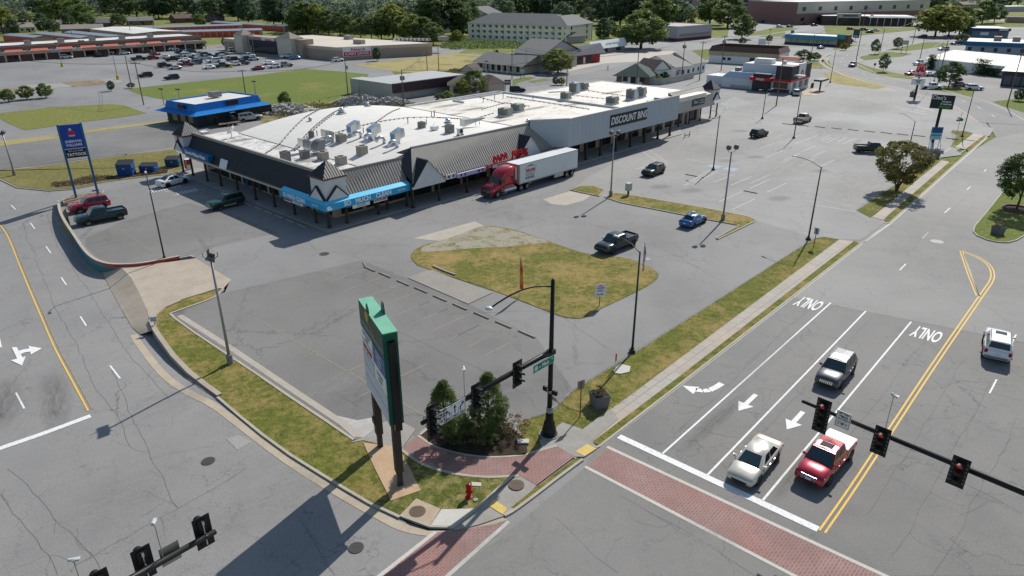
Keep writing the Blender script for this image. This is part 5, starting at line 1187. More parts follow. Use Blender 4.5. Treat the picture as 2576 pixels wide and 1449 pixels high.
vehicle('bigsuv',C_['white'],'car','white suv seen from behind driving away on the right side of the road','suv',(p4[0]+u4[0]*1.5,p4[1]+u4[1]*1.5,.012),R(57),extras=('rails','sunroof','bumper'))
near('pickup','navy',(1592.4,621.4),(1544.1,641),1,'black pickup with open bed parked beside the grass island','pickup truck','pickup_truck',rim=m_rimd)
bl=near('compact','blue',(1745.7,575),(1772,562),-1,'blue sedan with a roof topper parked by the long kerb island','car','car')
b=MB();b.box(-.5,0,-.3,.3,1.43,1.5);b.hexa([(-.42,-.28,1.5),(-.05,-.28,1.5),(-.05,.28,1.5),(-.42,.28,1.5)],[(-.3,-.24,1.72),(-.16,-.24,1.72),(-.16,.24,1.72),(-.3,.24,1.72)]);b.build('roof_topper',m_plate,bl)
near('suv','black',(1668.6,436.8),(1644,446),1,'black suv parked next to the blue accessible bays','suv','car')
near('bigsuv','black',(1911,348.3),(1928.6,343.6),-1,'small dark suv standing alone in the far lot','suv','car',scale=1.0)
near('pickup','tan',(2020.3,312.6),(2038.7,306.2),-1,'tan pickup parked nose to the far aisle wheel stops','pickup truck','pickup_truck',extras=('bumper',))
near('pickup','black',(2164.3,386.3),(2226,388),-1,'black pickup crossing the faded lot behind the crape myrtle','pickup truck','pickup_truck')
near('fastback','white',(422.6,473),(469.3,460.7),-1,'white fastback with dark glass roof parked at the left tower','car','car',rim=m_rimd,extras=('glassroof',))
near('bigsuv','green',(608.8,516.5),(551.1,530.6),1,'dark green suv with tan lower cladding parked by the west wing','suv','car',extras=('rails','chrome'),lower=plain('cladding_tan',(.34,.29,.22),.6))
near('pickup','teal',(304.2,552.7),(223.3,568.7),1,'dark teal pickup with open bed parked at the mural wall','pickup truck','pickup_truck',extras=('chrome','bumper'))
near('bigsuv','red',(262,527),(204,537.4),1,'dark red suv with roof rails parked under the blue sign','suv','car',extras=('rails',))
near('wagon','silver',(614.8,308),(649.1,303.4),-1,'long silver suv hitched to the trailer at the blue-roofed building','suv','car',extras=('rails',))
#  semi truck
tk0,tk1=G(1439.6,442.9),G(1252.8,499);ta=math.atan2(tk1[1]-tk0[1],tk1[0]-tk0[0]);tu=(math.cos(ta),math.sin(ta));tn=(-tu[1],tu[0])
tk=thing('articulated_lorry','red lorry cab with long white pizza trailer parked along the shop front','lorry',(tk1[0]-tn[0]*1.25,tk1[1]-tn[1]*1.25,.012),ta)
m_tr=paint('paint_lorry_red',(.42,.01,.025),.2,.25);m_wt=plain('trailer_white',(.66,.68,.69),.4,0,.05,.4);m_al=plain('trailer_rail',(.45,.46,.47),.35,.6)
def wpair(x,r=.52):
 for s in(-1,1):wheel(tk,x,s*1.27,r,.3 if x>-1 else .55,m_rim)
for x in(0,-5.2,-6.6,-16.4,-17.8):wpair(x)
b=MB();S_=[(1.25,.55,1.25,.95),(1.2,.5,1.75,1.1),(.3,.75,1.95,1.2),(-.25,.85,2.15,1.2),(-.3,.85,2.2,1.2),(-.95,.85,3.05,1.18),(-1.5,.85,3.65,1.16),(-2.3,.85,4.05,1.16),(-3.2,.85,4.2,1.16),(-3.9,.85,4.2,1.16)]
vs=[]
for(x,z0,z1,w_)in S_:
 w0=w_;wt2=w_*(.93 if x<-.9 else .82)
 row=[(0,z0),(w0,z0),(w0*1.0,z0+(z1-z0)*.5),(w0*.98,z0+(z1-z0)*.8),(wt2*.93,z1-.06),(wt2*.6,z1),(0,z1+.03)]
 row=row+[(-y,z)for y,z in row[-2:0:-1]];n=len(row);vs+=[(x,y,z)for y,z in row]
b.add(vs,[(i*n+k,i*n+(k+1)%n,(i+1)*n+(k+1)%n,(i+1)*n+k)for i in range(len(S_)-1)for k in range(n)]+[tuple(range(n)),tuple(range((len(S_)-1)*n,len(S_)*n))])
cab=b.build('cab',m_tr,tk,smooth=True)
b=MB();b.add([(-.30,-.98,2.1),(-.30,.98,2.1),(-.86,.9,2.95),(-.86,-.9,2.95)],[(0,1,2,3)]);b.M=None
w_o=b.build('windscreen',m_cgreen,tk);w_o.location=(.09,0,.03)
for s in(-1,1):
 b=MB();b.add([(-.75,s*1.215,2.0),(-1.65,s*1.215,1.95),(-1.65,s*1.19,2.75),(-1.05,s*1.19,2.75)],[(0,1,2,3)]);b.build('side_window',m_cglass,tk)
 b=MB();b.add([(-3.0,s*1.2,2.1),(-3.4,s*1.2,2.1),(-3.4,s*1.19,2.8),(-3.0,s*1.19,2.8)],[(0,1,2,3)]);b.build('side_window',m_cglass,tk)
 b=MB();b.box(-.55,-.35,s*1.3,s*1.5,1.9,2.9);b.tube((-.5,s*1.15,2.7),(-.5,s*1.4,2.7),.03);b.build('mirror',m_trimb,tk,bevel=.03)
 b=MB();b.tube((.9,s*1.15,2.0),(.9,s*1.35,2.1),.03);b.box(.85,.95,s*1.3,s*1.5,2.0,2.3);b.build('hood_mirror',m_trimb,tk)
 b=MB();b.tube((-1.4,s*1.0,.75),(-4.0,s*1.0,.75),.36,n=16);b.build('fuel_tank',m_chrome,tk)
 b=MB();
 for z in(.45,.8,1.1):b.box(-1.9,-.8,s*1.02,s*1.3,z,z+.06)
 b.build('step',m_al,tk)
 b=MB();b.hexa([(.7,s*1.18,1.15),(1.27,s*.78,1.15),(1.2,s*.7,1.15),(.7,s*1.0,1.15)],[(.6,s*1.19,1.4),(1.2,s*.8,1.45),(1.1,s*.7,1.45),(.6,s*1.0,1.4)]);b.build('headlight',m_lamp,tk)
 b=MB();pts=[]
 for k in range(11):a=math.pi*k/10;pts.append((.68*math.cos(a),.5+.66*math.sin(a)))
 b.add([(p[0],s*1.0,p[1])for p in pts]+[(p[0],s*1.225,p[1])for p in pts],[tuple(range(11)),tuple(range(21,10,-1))]+[(i,i+1,12+i,11+i)for i in range(10)]);b.build('wheel_arch',m_trimb,tk)
b=MB();b.hexa([(1.2,-.72,.95),(1.3,-.72,.95),(1.3,.72,.95),(1.2,.72,.95)],[(1.1,-.66,1.75),(1.24,-.66,1.75),(1.24,.66,1.75),(1.1,.66,1.75)]);g_=b.build('grille',m_trimb,tk)
b=MB()
for k in range(6):z=1.0+k*.13;xx=1.31-.06*(z-.95)/.8;b.box(xx-.03,xx+.015,-.7,.7,z,z+.05)
b.build('chrome_slats',m_chrome,g_)
b=MB();b.hexa([(.9,-1.2,.3),(1.45,-1.0,.3),(1.45,1.0,.3),(.9,1.2,.3)],[(.9,-1.2,.85),(1.42,-1.0,.9),(1.42,1.0,.9),(.9,1.2,.85)]);b.build('front_bumper',plain('bumper_grey',(.05,.05,.055),.5),tk,bevel=.05)
b=MB();b.box(-8,-.9,-.45,.45,.55,.95);b.box(-18.6,-7,-.5,.5,.95,1.2);b.build('chassis',m_trimb,tk)
xt0,xt1=-4.55,-19.1
b=MB();b.box(xt1,xt0,-1.3,1.3,1.28,4.28);tr_=b.build('trailer',m_wt,tk,bevel=.05)
b=MB()
for s in(-1,1):
 b.box(xt1-.02,xt0+.02,s*1.3,s*1.33,1.2,1.36);b.box(xt1-.02,xt0+.02,s*1.29,s*1.325,4.18,4.30)
b.build('trailer_rail',m_al,tr_)
b=MB()
for i in range(24):x=xt0-.5-i*.59;b.box(x-.012,x+.012,1.3,1.308,1.37,4.17);b.box(x-.012,x+.012,-1.308,-1.3,1.37,4.17)
b.build('panel_joint',plain('pj',(.56,.58,.60),.5),tr_)
b=MB();b.box(xt0,xt0+.03,-1.29,1.29,1.3,4.27);b.box(xt0-.25,xt0+.02,1.3,1.345,1.3,4.2);b.build('rusty_front_post',plain('rusty',(.40,.27,.2),.7),tr_)
b=MB();b.box(xt0+.03,xt0+.55,-1.0,1.0,1.9,3.9);ru=b.build('reefer_unit',m_wt,tk,bevel=.1);b=MB();b.box(xt0+.1,xt0+.6,-.95,.95,2.6,3.8);b.build('reefer_grille',m_trimb,ru,bevel=.06)
b=MB();b.box(xt1+3.6,xt1+5.9,1.1,1.22,.55,1.25);b.box(xt1+3.6,xt1+5.9,-1.22,-1.1,.55,1.25);b.build('pallet_box',m_al,tk)
b=MB();b.tube((xt0-2.7,.9,.1),(xt0-2.7,.9,1.2),.06);b.tube((xt0-2.7,-.9,.1),(xt0-2.7,-.9,1.2),.06);b.box(xt0-2.85,xt0-2.55,.75,1.05,0.02,.1);b.box(xt0-2.85,xt0-2.55,-1.05,-.75,.02,.1);b.build('landing_gear',m_al,tk)
b=MB();b.tube((xt1+.1,-1.2,.6),(xt1+.1,1.2,.6),.06);b.tube((xt1+.1,.8,.6),(xt1+.1,.8,1.2),.05);b.tube((xt1+.1,-.8,.6),(xt1+.1,-.8,1.2),.05);b.build('underrun_bar',m_trimb,tk)
tg_=plain('logo_green',(.06,.12,.09),.6);sx=(-1,0,0)
text('PAPA JOHNS',.62,m_red,tr_,(xt0-2.7,1.335,3.0),sx,up,bold=.02,xs=.62,ext=.003);text('BETTER INGREDIENTS.',.28,tg_,tr_,(xt0-2.6,1.335,2.32),sx,up,xs=.72,ext=.003);text('BETTER PIZZA.',.5,tg_,tr_,(xt0-2.6,1.335,1.86),sx,up,bold=.012,xs=.66,ext=.003)
b=MB()
for k in range(12):
 a0,a1=math.pi*k/12,math.pi*(k+1)/12
 for(ra,rb)in((1.28,1.34),):
  b.add([(xt0-2.7-ra*math.cos(a),1.337,3.32+ra*.28*math.sin(a))for a in(a0,a1)]+[(xt0-2.7-rb*math.cos(a),1.337,3.32+(rb*.28+.03)*math.sin(a))for a in(a1,a0)],[(0,1,2,3)])
b.box(xt0-3.2,xt0-2.2,1.334,1.338,3.68,3.84);b.box(xt0-3.95,xt0-1.45,1.334,1.338,2.6,2.64);b.build('logo_arch',tg_,tr_)
#  distant cars: prototypes by kind and colour, then copies
_pro={}
def far_car(kind,col,px,ang,label,cat='car',group='cars in the supermarket car park',sc_=1.05):
 key=(kind,col);g=G(*px)
 if key not in _pro:
  o=vehicle(kind,C_[col],'parked_car',label,cat,g+(0,),ang,group,sc_,full=False);_pro[key]=o
  if kind=='pickup':
   ln=MB();K=KIND[kind];ln.box(-K['L']/2+.15,-.9,-.78,.78,K['belt'],K['belt']+.02);ln.build('bed_liner',m_trimb,o)
 else:dup(_pro[key],g+(0,),ang,label,group,cat=cat)
far=[]
f1=lambda x,y:(x*.25064,y*.25064);f2=lambda x,y:(503.1+x*.25064,y*.25064)
f4=lambda x,y:(1593.2+x*.19675,y*.19675);f5=lambda x,y:(2012.5+x*.21994,y*.21994)
la=math.degrees(math.atan2(G(520,124)[1]-G(11,159)[1],G(520,124)[0]-G(11,159)[0]))
LOT=[('suv','silver',f1(665,590),5,'silver suv by the round planter of the red-awning strip'),('pickup','black',f1(995,568),80,'black pickup parked beside the bushy tree at the red-awning strip'),('suv','navy',f1(1062,565),80,'dark blue suv right of the bushy tree at the red-awning strip'),('suv','silver',f1(1247,550),10,'silver suv at the kerb in the middle of the red-awning strip'),('pickup','green',f1(1397,605),0,'dark green pickup at the left end of the supermarket rows'),('compact','black',f1(1500,532),5,'black car behind the maroon ones near the strip'),('compact','maroon',f1(1560,555),8,'maroon car second back near the strip'),('suv','maroon',f1(1540,597),3,'maroon suv at the left end of its row'),('suv','white',f1(1742,508),6,'white suv closest to the strip awnings'),('suv','navy',f1(1860,498),6,'dark blue suv near the end bay of the strip'),('sedan','champagne',f1(1677,587),3,'cream sedan left of the cart corral'),('pickup','black',f1(1738,612),0,'small black pickup in the second row'),('suv','black',f1(1812,536),185,'black suv in the back row of the supermarket lot'),('suv','tan',f1(1820,575),185,'olive tan suv in the back rows'),('sedan','white',f1(1875,532),4,'white sedan in the back row near the strip'),('wagon','white',f1(1890,570),5,'white van in the middle of the lot'),('sedan','white',f1(1853,617),185,'white sedan in the second row'),('sedan','black',f1(1930,602),5,'black sedan right of the white sedan in the second row'),('suv','green',f1(1925,530),4,'dark green suv at the back of the lot'),('pickup','white',f1(1990,560),4,'white pickup in the back row'),('suv','navy',f1(2070,562),5,'dark blue suv right of the white pickup'),('bigsuv','black',f1(1655,675),4,'large black suv in the front row left of the silver sedan'),('sedan','silver',f1(1757,697),186,'silver sedan standing forward of the front row'),('pickup','maroon',f1(1868,665),4,'maroon pickup in the front row'),('wagon','ltblue',f1(1957,648),184,'slate blue suv in the front row'),('pickup','silver',f1(2062,600),4,'silver pickup in the middle row'),('pickup','green',f1(2190,578),4,'green pickup in the middle row'),('suv','black',f1(2245,560),4,'black suv behind the white suv in the middle row'),('suv','white',f1(2252,585),4,'white suv in the middle row'),('wagon','white',f1(2140,630),185,'white minivan near the cart corral posts'),('compact','white',f1(2097,692),185,'white hatchback in the front row left of the green pickup'),('pickup','green',f1(2230,678),4,'dark green pickup in the front row'),('suv','white',f1(2350,662),184,'white suv by the yellow pole base'),('suv','black',f1(2330,612),184,'black suv left of the lamp post'),('pickup','grey',f1(2430,652),4,'grey pickup right of the yellow pole base'),('pickup','navy',f1(2475,612),4,'navy pickup behind the grey pickup'),('suv','silver',f1(2545,608),4,'silver suv right of the navy pickup'),('pickup','white',f1(2490,577),4,'white long pickup near the store canopy'),('bigsuv','champagne',f1(2345,518),2,'cream off-roader beside the supermarket side wall'),('suv','black',f1(1460,775),184,'dark suv alone behind the utility pole'),('suv','navy',f1(1725,798),184,'dark blue suv alone nearest the big lawn'),('sedan','maroon',f2(583,702),184,'maroon sedan alone at the lawn side'),('sedan','white',f2(685,650),184,'white sedan behind the white suv at the right end'),('suv','white',f2(737,685),184,'white suv at the right end of the lot'),('pickup','tan',f2(855,672),184,'grey-brown pickup at the far right end of the lot'),('bigsuv','white',f2(870,583),184,'white suv beside the blue car at the store front'),('sedan','blue',f2(955,598),184,'bright blue car parked at the store tower'),('suv','white',f2(1385,618),6,'white suv parked at the supermarket corner under its sign')]
for k_,c_,px,da,lab in LOT:far_car(k_,c_,px,R(la+da-6),lab,{'pickup':'pickup truck','sedan':'car','compact':'car','wagon':'car'}.get(k_,'suv'))
E2=[('sedan','purple',f4(2395,625),40,'lone mauve car by the teal-roofed bank'),('suv','white',f4(1870,352),5,'white suv on the road behind the teal bank'),('compact','teal',f4(2000,350),5,'teal car following the white suv behind the bank'),('wagon','white',f4(1330,210),8,'white van at the hospital lot end'),('sedan','white',f4(1410,192),8,'white car at the back of the hospital lot'),('sedan','black',f4(1440,232),8,'black car in the hospital lot'),('sedan','maroon',f4(1455,277),8,'maroon car at the fence of the hospital lot'),('sedan','grey',f4(1510,262),8,'grey car beside the maroon one at the fence'),('suv','teal',f4(1562,258),8,'teal suv in the hospital lot'),('sedan','white',f4(1640,250),8,'white car at the middle of the hospital lot'),('pickup','teal',f4(1668,288),8,'dark pickup at the fence end of the hospital lot'),('sedan','red',f4(1715,245),8,'red car at the right of the hospital lot'),('sedan','silver',f4(1785,243),8,'silver car at the right end of the hospital lot'),('suv','black',f4(2190,322),8,'black suv left of the dark brick bank'),('suv','black',f4(2310,335),8,'second black suv against the dark brick bank wall'),('sedan','silver',f4(2330,255),8,'silver car behind the dark brick bank'),('bigsuv','purple',f5(598,765),232,'mauve suv driving round the bend of the road'),('suv','maroon',f5(575,342),5,'maroon suv in front of the dark brick bank'),('suv','navy',f5(730,350),5,'navy suv in front of the dark brick bank'),('sedan','black',f5(795,378),5,'black sedan by the bank exit'),('pickup','white',f5(850,360),5,'white pickup by the bank exit'),('suv','teal',f5(1400,430),185,'teal suv entering by the row of trees'),('sedan','white',f5(1735,350),60,'white car coming down the far road'),('sedan','purple',f5(2025,255),60,'mauve car far up the far road'),('bigsuv','white',f5(1635,578),185,'white suv parked before the blue-trimmed building'),('wagon','black',f5(1790,515),185,'dark suv in the shade by the blue-trimmed building'),('pickup','white',f5(1370,745),200,'white pickup behind the tall fast-food sign'),('sedan','maroon',f5(1270,858),200,'maroon sedan left of the fast-food pylon'),('sedan','white',f5(1465,870),20,'white sedan right behind the fast-food pylon'),('sedan','silver',f5(1590,875),20,'silver sedan between the pylon and the bush'),('pickup','white',f5(1500,1020),-10,'large white pickup driving past the fast-food pylon'),('sedan','purple',f5(1825,990),-12,'mauve sedan behind the dark bush'),('suv','white',f5(1990,1030),-14,'white crossover parked right of the dark bush'),('sedan','maroon',f5(2140,600),90,'maroon car behind the long white shed'),('sedan','white',f5(2285,605),90,'white car behind the long white shed roof'),('suv','white',f5(2405,610),90,'white suv behind the long white shed'),('suv','silver',f4(2072,1215),75,'silver suv parked at the fast-food corner'),('suv','navy',(1302,231),5,'dark blue suv parked at the back lane sign'),('sedan','white',(751+0,71),10,'white car on the far side road behind the red storage sheds'),('sedan','white',(478,76),5,'white car before the distant houses left of the storage sheds'),('sedan','black',(497,73),5,'dark car before the distant houses'),('suv','white',(521,75),5,'white suv at the distant houses'),('sedan','silver',(1880,47),10,'silver car in the far upper lot'),('sedan','blue',(1905,43),10,'blue car in the far upper lot'),('suv','white',(1855,45),10,'white suv in the far upper lot'),('sedan','black',(2405,52),60,'black car high on the far road')]
for k_,c_,px,an,lab in E2:far_car(k_,c_,px,R(an),lab,{'pickup':'pickup truck','sedan':'car','compact':'car','wagon':'car'}.get(k_,'suv'),'cars in the distance')
n_=0
for row,(a,b)in enumerate([((1850,40),(2040,30)),((1860,33),(2010,24)),((2190,58),(2330,52))]):
 for i in range(14 if row<2 else 8):
  t=(i+.5)/14 if row<2 else(i+.5)/8
  px=(a[0]+(b[0]-a[0])*t,a[1]+(b[1]-a[1])*t);k_=random.choice(['sedan','suv']);c_=random.choice(['white','silver','black','maroon','navy','grey'])
  g=G(*px);key=(k_,c_)
  far_car(k_,c_,px,R(80),'small car in the packed far hospital car park','car','cars packed in the far hospital car park')
def ZH(base,top,lo=0,hi=30):
 g=G(*base);best=(9e9,0)
 for i in range(int(lo*20),int(hi*20)):
  z=i/20;p=G(*top,z);d=math.dist(p,g)
  if d<best[0]:best=(d,z)
 return best[1]
m_pole=plain('pole_green',(.035,.055,.048),.5,.3);m_blkm=plain('mast_black',(.016,.017,.019),.45,.3);m_wood=plain('utility_wood',(.17,.13,.10),.9,0,.3,3)
m_steel=plain('galv_pole',(.30,.30,.30),.5,.5);m_lumi=plain('luminaire_grey',(.62,.63,.64),.4);m_bronze=plain('flood_bronze',(.16,.13,.11),.6)
#  traffic signals
m_sig=plain('signal_black',(.012,.012,.013),.5);m_lens=plain('lens_dark',(.02,.02,.02),.2);m_redl=plain('lens_red',(.5,.01,.01),.3,emit=((1,.03,.02),.2));m_yeld=plain('lens_amber_off',(.10,.045,.008),.3);m_grnd=plain('lens_green_off',(.008,.05,.035),.3)
def signal(name,label,loc,facing,n=3,lit=False,grp=None,sc_=1.38):
 """head with backplate; origin at the mount, lens side +x"""
 o=thing(name,label,'traffic light',loc,facing,grp);o.scale=(sc_,)*3
 h=n*.36
 b=MB();b.box(-.10,.08,-.17,.17,-h/2,h/2);b.build('housing',m_sig,o,bevel=.02)
 b=MB();b.box(-.02,.0,-.32,.32,-h/2-.15,h/2+.15);bp=b.build('backplate',m_sig,o)
 b=MB()
 for k in range(n*2):
  z=-h/2+.09+k*.18
  for s in(-1,1):b.box(.0,.006,s*.21,s*.29,z-.045,z+.045)
 b.build('louvre_slot',plain('louvre_grey',(.10,.10,.10),.4),bp)
 cols=[m_redl if lit else plain('lens_red_off',(.10,.008,.008),.3),m_yeld,m_grnd]if n==3 else[m_redl if lit else MATS['lens_red_off'],m_yeld,m_yeld,m_grnd]
 for k in range(n):
  z=h/2-.18-k*.36
  b=MB();b.tube((.08,0,z),(.095,0,z),.135,n=14);b.build('lens',cols[k],o)
  b=MB();m_=12;vs=[]
  for x,r in((.08,.155),(.36,.155)):
   for i in range(m_+1):
    a=-.55+(math.pi+1.1)*i/m_
    if x>.1:a=0+math.pi*i/m_
    vs.append((x,r*math.cos(a),z+r*math.sin(a)))
  b.add(vs,[(i,i+1,m_+2+i,m_+1+i)for i in range(m_)]);b.build('visor',m_sig,o)
 b=MB();b.tube((-.16,0,-h/2+.05),(-.16,0,h/2-.05),.022);b.tube((-.3,0,0),(-.12,0,0),.05);b.box(-.2,-.08,-.04,.04,h/2-.12,h/2+.02);b.build('bracket',m_chrome,o)
 return o
def camera_det(label,x,y,z0,h,face,sc_=.75):
 o=thing('traffic_camera',label,'camera',(x,y,z0),face,'signal detection cameras');b=MB();b.tube((0,0,0),(0,0,h),.02);b.build('riser',m_steel,o)
 b=MB();b.tube((-.22*sc_,0,h+.12),(.28*sc_,0,h+.04),.10*sc_,n=12);b.build('camera_body',plain('cam_white',(.46,.48,.49),.5),o)
 b=MB();b.box(-.24*sc_,.34*sc_,-.11*sc_,.11*sc_,h+.14*sc_,h+.16*sc_);b.tube((0,0,h-.04),(0,0,h+.06),.05);b.build('sunshield',MATS['cam_white'],o)
az=6.85;pb=G(1381,1095);pe=G(1062,1068,az);L1=math.dist(pb,pe);aa=math.atan2(pe[1]-pb[1],pe[0]-pb[0]);au=(math.cos(aa),math.sin(aa))
mast=thing('signal_mast','tall black signal mast with long arm and curved lamp arm at the corner planting bed','signal mast',(pb[0],pb[1],.09),aa)
b=MB();b.tube((0,0,0),(0,0,12.0),.20,.13,16);b.build('pole',m_blkm,mast,smooth=True)
b=MB();b.lathe([(.62,0),(.62,.12),(.5,.2),(.52,.45),(.4,.9),(.42,1.0),(.3,1.25),(.27,1.7),(.3,1.75),(.22,1.85)],16);b.build('base',m_blkm,mast)
b=MB();b.lathe([(.72,-.0),(.72,.07),(.01,.07)],18);b.build('footing',m_concg,mast)
b=MB();b.path([(0,0,az-.1),(1.2,0,az-.02),(L1,0,az)],[.23,.19,.13],12);b.tube((L1-.02,0,az),(L1+.05,0,az),.11,n=12);b.build('arm',m_blkm,mast,smooth=True)
b=MB();b.box(-.25,.25,-.22,.22,az-.25,az+.1);b.build('arm_bracket',m_blkm,mast)
la_=R(-152.8)-aa;lu=(math.cos(la_),math.sin(la_))
b=MB();b.path([(0,0,11.6)]+[(lu[0]*d,lu[1]*d,z)for d,z in((.6,11.78),(1.4,11.9),(2.3,11.85),(3.2,11.62),(4.0,11.3),(4.4,11.1))],.055,8);b.build('lamp_arm',m_blkm,mast,smooth=True)
b=MB();b.lathe([(.01,.14),(.13,.1),(.28,0),(.24,-.05),(.01,-.07)],14,(lu[0]*4.6,lu[1]*4.6,11.05));b.build('lamp_head',m_lumi,mast,smooth=True)
b=MB();b.lathe([(.01,.2),(.08,.15),(.15,0)],10,(0,0,12.0));b.build('finial',m_blkm,mast)
for s in(-1,1):
 b=MB();b.box(-.1,.1,s*.22,s*.62,3.5,3.85);b.build('pedestrian_signal',m_sig,mast,bevel=.02)
b=MB();b.tube((0,0,3.55),(0,0,3.75),.23,n=16);b.build('clamp_band',m_steel,mast)
b=MB();b.tube((0,0,1.9),(0,0,2.35),.235,n=16);b.build('sticker_wrap',plain('sticker',(.30,.31,.32),.5,0,.8,9),mast)
f1_=aa+math.pi/2;
def onarm(d,dz=0,side=0):return(pb[0]+au[0]*d+math.cos(f1_)*side,pb[1]+au[1]*d+math.sin(f1_)*side,az+dz)
signal('traffic_light','three-lens traffic light nearest the mast pole on the corner arm',onarm(3.69,0,.25),f1_,3,grp='traffic lights on the corner arm')
signal('traffic_light','three-lens traffic light in the middle of the corner arm in front of the conical tree',onarm(7.38,0,.25),f1_,3,grp='traffic lights on the corner arm')
signal('traffic_light','four-lens traffic light at the free end of the corner arm',onarm(10.9,0,.25),f1_,4,grp='traffic lights on the corner arm',sc_=1.35)
camera_det('white detector camera on a thin riser on the corner arm between the trees',*onarm(8.15)[:2],az,2.15,f1_-.6)
def flat_sign(name,label,cat,loc,facing,w,h,bg,parts,group=None,rim=None,post=None,post_mat=None,z=0):
 """panel centred on loc; +x local = reader's right, faces -y local"""
 o=thing(name,label,cat,loc,facing+math.pi/2,group)
 b=MB();b.box(-w/2,w/2,-.012,.012,-h/2,h/2);p=b.build('panel',bg,o)
 if rim:
  b=MB();t_=min(w,h)*.03
  for q in((-w/2+t_,w/2-t_,h/2-2*t_,h/2-t_),(-w/2+t_,w/2-t_,-h/2+t_,-h/2+2*t_),(-w/2+t_,-w/2+2*t_,-h/2+t_,h/2-t_),(w/2-2*t_,w/2-t_,-h/2+t_,h/2-t_)):b.box(q[0],q[1],-.018,-.012,q[2],q[3])
  b.build('border',rim,p)
 for t_ in parts:
  if t_[0]=='t':text(t_[1],t_[2],t_[5],p,(t_[3],-.02,t_[4]),(1,0,0),(0,0,1),bold=t_[6]if len(t_)>6 else .0,ext=.004,xs=t_[7]if len(t_)>7 else 1)
  else:
   b=MB();t_[1](b);b.build(t_[2],t_[3],p)
 if post:b=MB();b.tube((0,.04,-post),(0,.04,h/2*.8),.045,n=8);b.build('post',post_mat or m_steel,o)
 return o
m_sgn=plain('street_sign_green',(.0,.22,.13),.4);m_sblk=plain('sign_ink',(.02,.02,.02),.5)
p_=onarm(1.25,-.25,.42)
flat_sign('street_name_sign','green W Main St name sign hung by the mast pole','sign',p_,f1_,2.15,.58,m_sgn,[('t','w',.2,-.42,-.02,m_soft,.006),('t','Main',.42,.15,0,m_soft,.008,.9),('t','St',.17,.83,.1,m_soft,.004),('m',lambda b:b.tube((-.8,-.022,0),(-.8,-.016,0),.19,n=18),'seal',m_lumi)],rim=m_soft)
def arr(pts,hd):
 def f(b):
  b.path([(x,-.02,z)for x,z in pts],.035,4);x,z,a=hd;d=(math.cos(a),math.sin(a));e=(-d[1],d[0])
  b.add([(x+d[0]*.2,-.024,z+d[1]*.2),(x+e[0]*.12,-.024,z+e[1]*.12),(x-e[0]*.12,-.024,z-e[1]*.12)],[(0,1,2)])
 return f
p_=onarm(9.25,-.02,.3)
flat_sign('lane_control_sign','white lane control sign with left, straight and right arrows each marked ONLY','sign',p_,f1_,1.75,.98,m_wh,[('m',arr([(-.42,-.12),(-.43,.05),(-.55,.15)],(-.58,.16,2.9)),'left_arrow',m_sblk),('m',arr([(0,-.15),(0,.2)],(0,.2,1.57)),'straight_arrow',m_sblk),('m',arr([(.42,-.15),(.45,.1),(.58,.22)],(.6,.23,.7)),'right_arrow',m_sblk),('t','ONLY',.18,-.55,-.33,m_sblk,.006,.85),('t','ONLY',.18,.02,-.33,m_sblk,.006,.85),('t','ONLY',.18,.58,-.33,m_sblk,.006,.85),('m',lambda b:(b.box(-.29,-.27,-.02,-.014,-.42,.1),b.box(.27,.29,-.02,-.014,-.42,.1)),'divider',m_sblk)],rim=m_sblk)
def yield_sign(label,loc,facing,s=1.0):
 return flat_sign('yield_sign',label,'sign',loc,facing,.82*s,1.05*s,m_wh,[('t','LEFT TURN',.14*s,0,.39*s,m_sblk,.004,.85),('t','YIELD',.2*s,0,.19*s,m_sblk,.006),('t','ON FLASHING',.115*s,0,.02*s,m_sblk,.003,.85),('m',lambda b:b.tube((0,-.02,-.26*s),(0,-.014,-.26*s),.1*s,n=14),'amber_disc',plain('disc_amber',(.35,.15,.02),.5)),('m',lambda b:[b.tube((math.cos(a)*.16*s,-.018,-.26*s+math.sin(a)*.13*s),(math.cos(a)*.3*s,-.018,-.26*s+math.sin(a)*.2*s),.012,n=4)for a in(0,.5,1.0,2.14,2.64,3.14,-.5,-2.64)],'flash_rays',m_sblk)],rim=m_sblk)
yield_sign('white left turn yield sign on the corner arm beside the lane sign',onarm(10.3,.0,.3),f1_)
a2,b2=G(2700,1290,az),G(2020,1010,az);a2=(a2[0],a2[1]);ang2=math.atan2(b2[1]-a2[1],b2[0]-a2[0]);u2=(math.cos(ang2),math.sin(ang2));L2=math.dist(a2,b2)
ext=4.0;p0=(a2[0]-u2[0]*ext,a2[1]-u2[1]*ext)
m2=thing('signal_mast','black signal arm reaching in from the right over Main Street','signal mast',(p0[0],p0[1],0),ang2)
b=MB();b.tube((0,0,0),(0,0,7.6),.22,.18,14);b.build('pole',m_blkm,m2,smooth=True)
b=MB();b.path([(0,0,az-.1),(2,0,az),(L2+ext,0,az)],[.24,.21,.10],12);b.tube((L2+ext-.02,0,az),(L2+ext+.05,0,az),.10,n=12);b.build('arm',m_blkm,m2,smooth=True)
f2_=ang2+math.pi/2
for px,n,lab in(((2072,1040),4,'traffic light with red lit at the free end of the right arm'),((2220,1103),3,'traffic light with red lit in the middle of the right arm'),((2415,1180),3,'traffic light with red lit farthest right on the right arm')):
 g=G(*px,az);signal('traffic_light',lab,(g[0]+math.cos(f2_)*.25,g[1]+math.sin(f2_)*.25,az-.05),f2_,n,True,'traffic lights on the right arm',1.3)
g=G(2124,1055,az);yield_sign('white left turn yield sign on the right arm between two traffic lights',(g[0]+math.cos(f2_)*.2,g[1]+math.sin(f2_)*.2,az+.05),f2_,1.0)
g=G(2222,1098,az);camera_det('white detector camera on a tall thin riser above the right arm',g[0],g[1],az,2.6,R(-50))
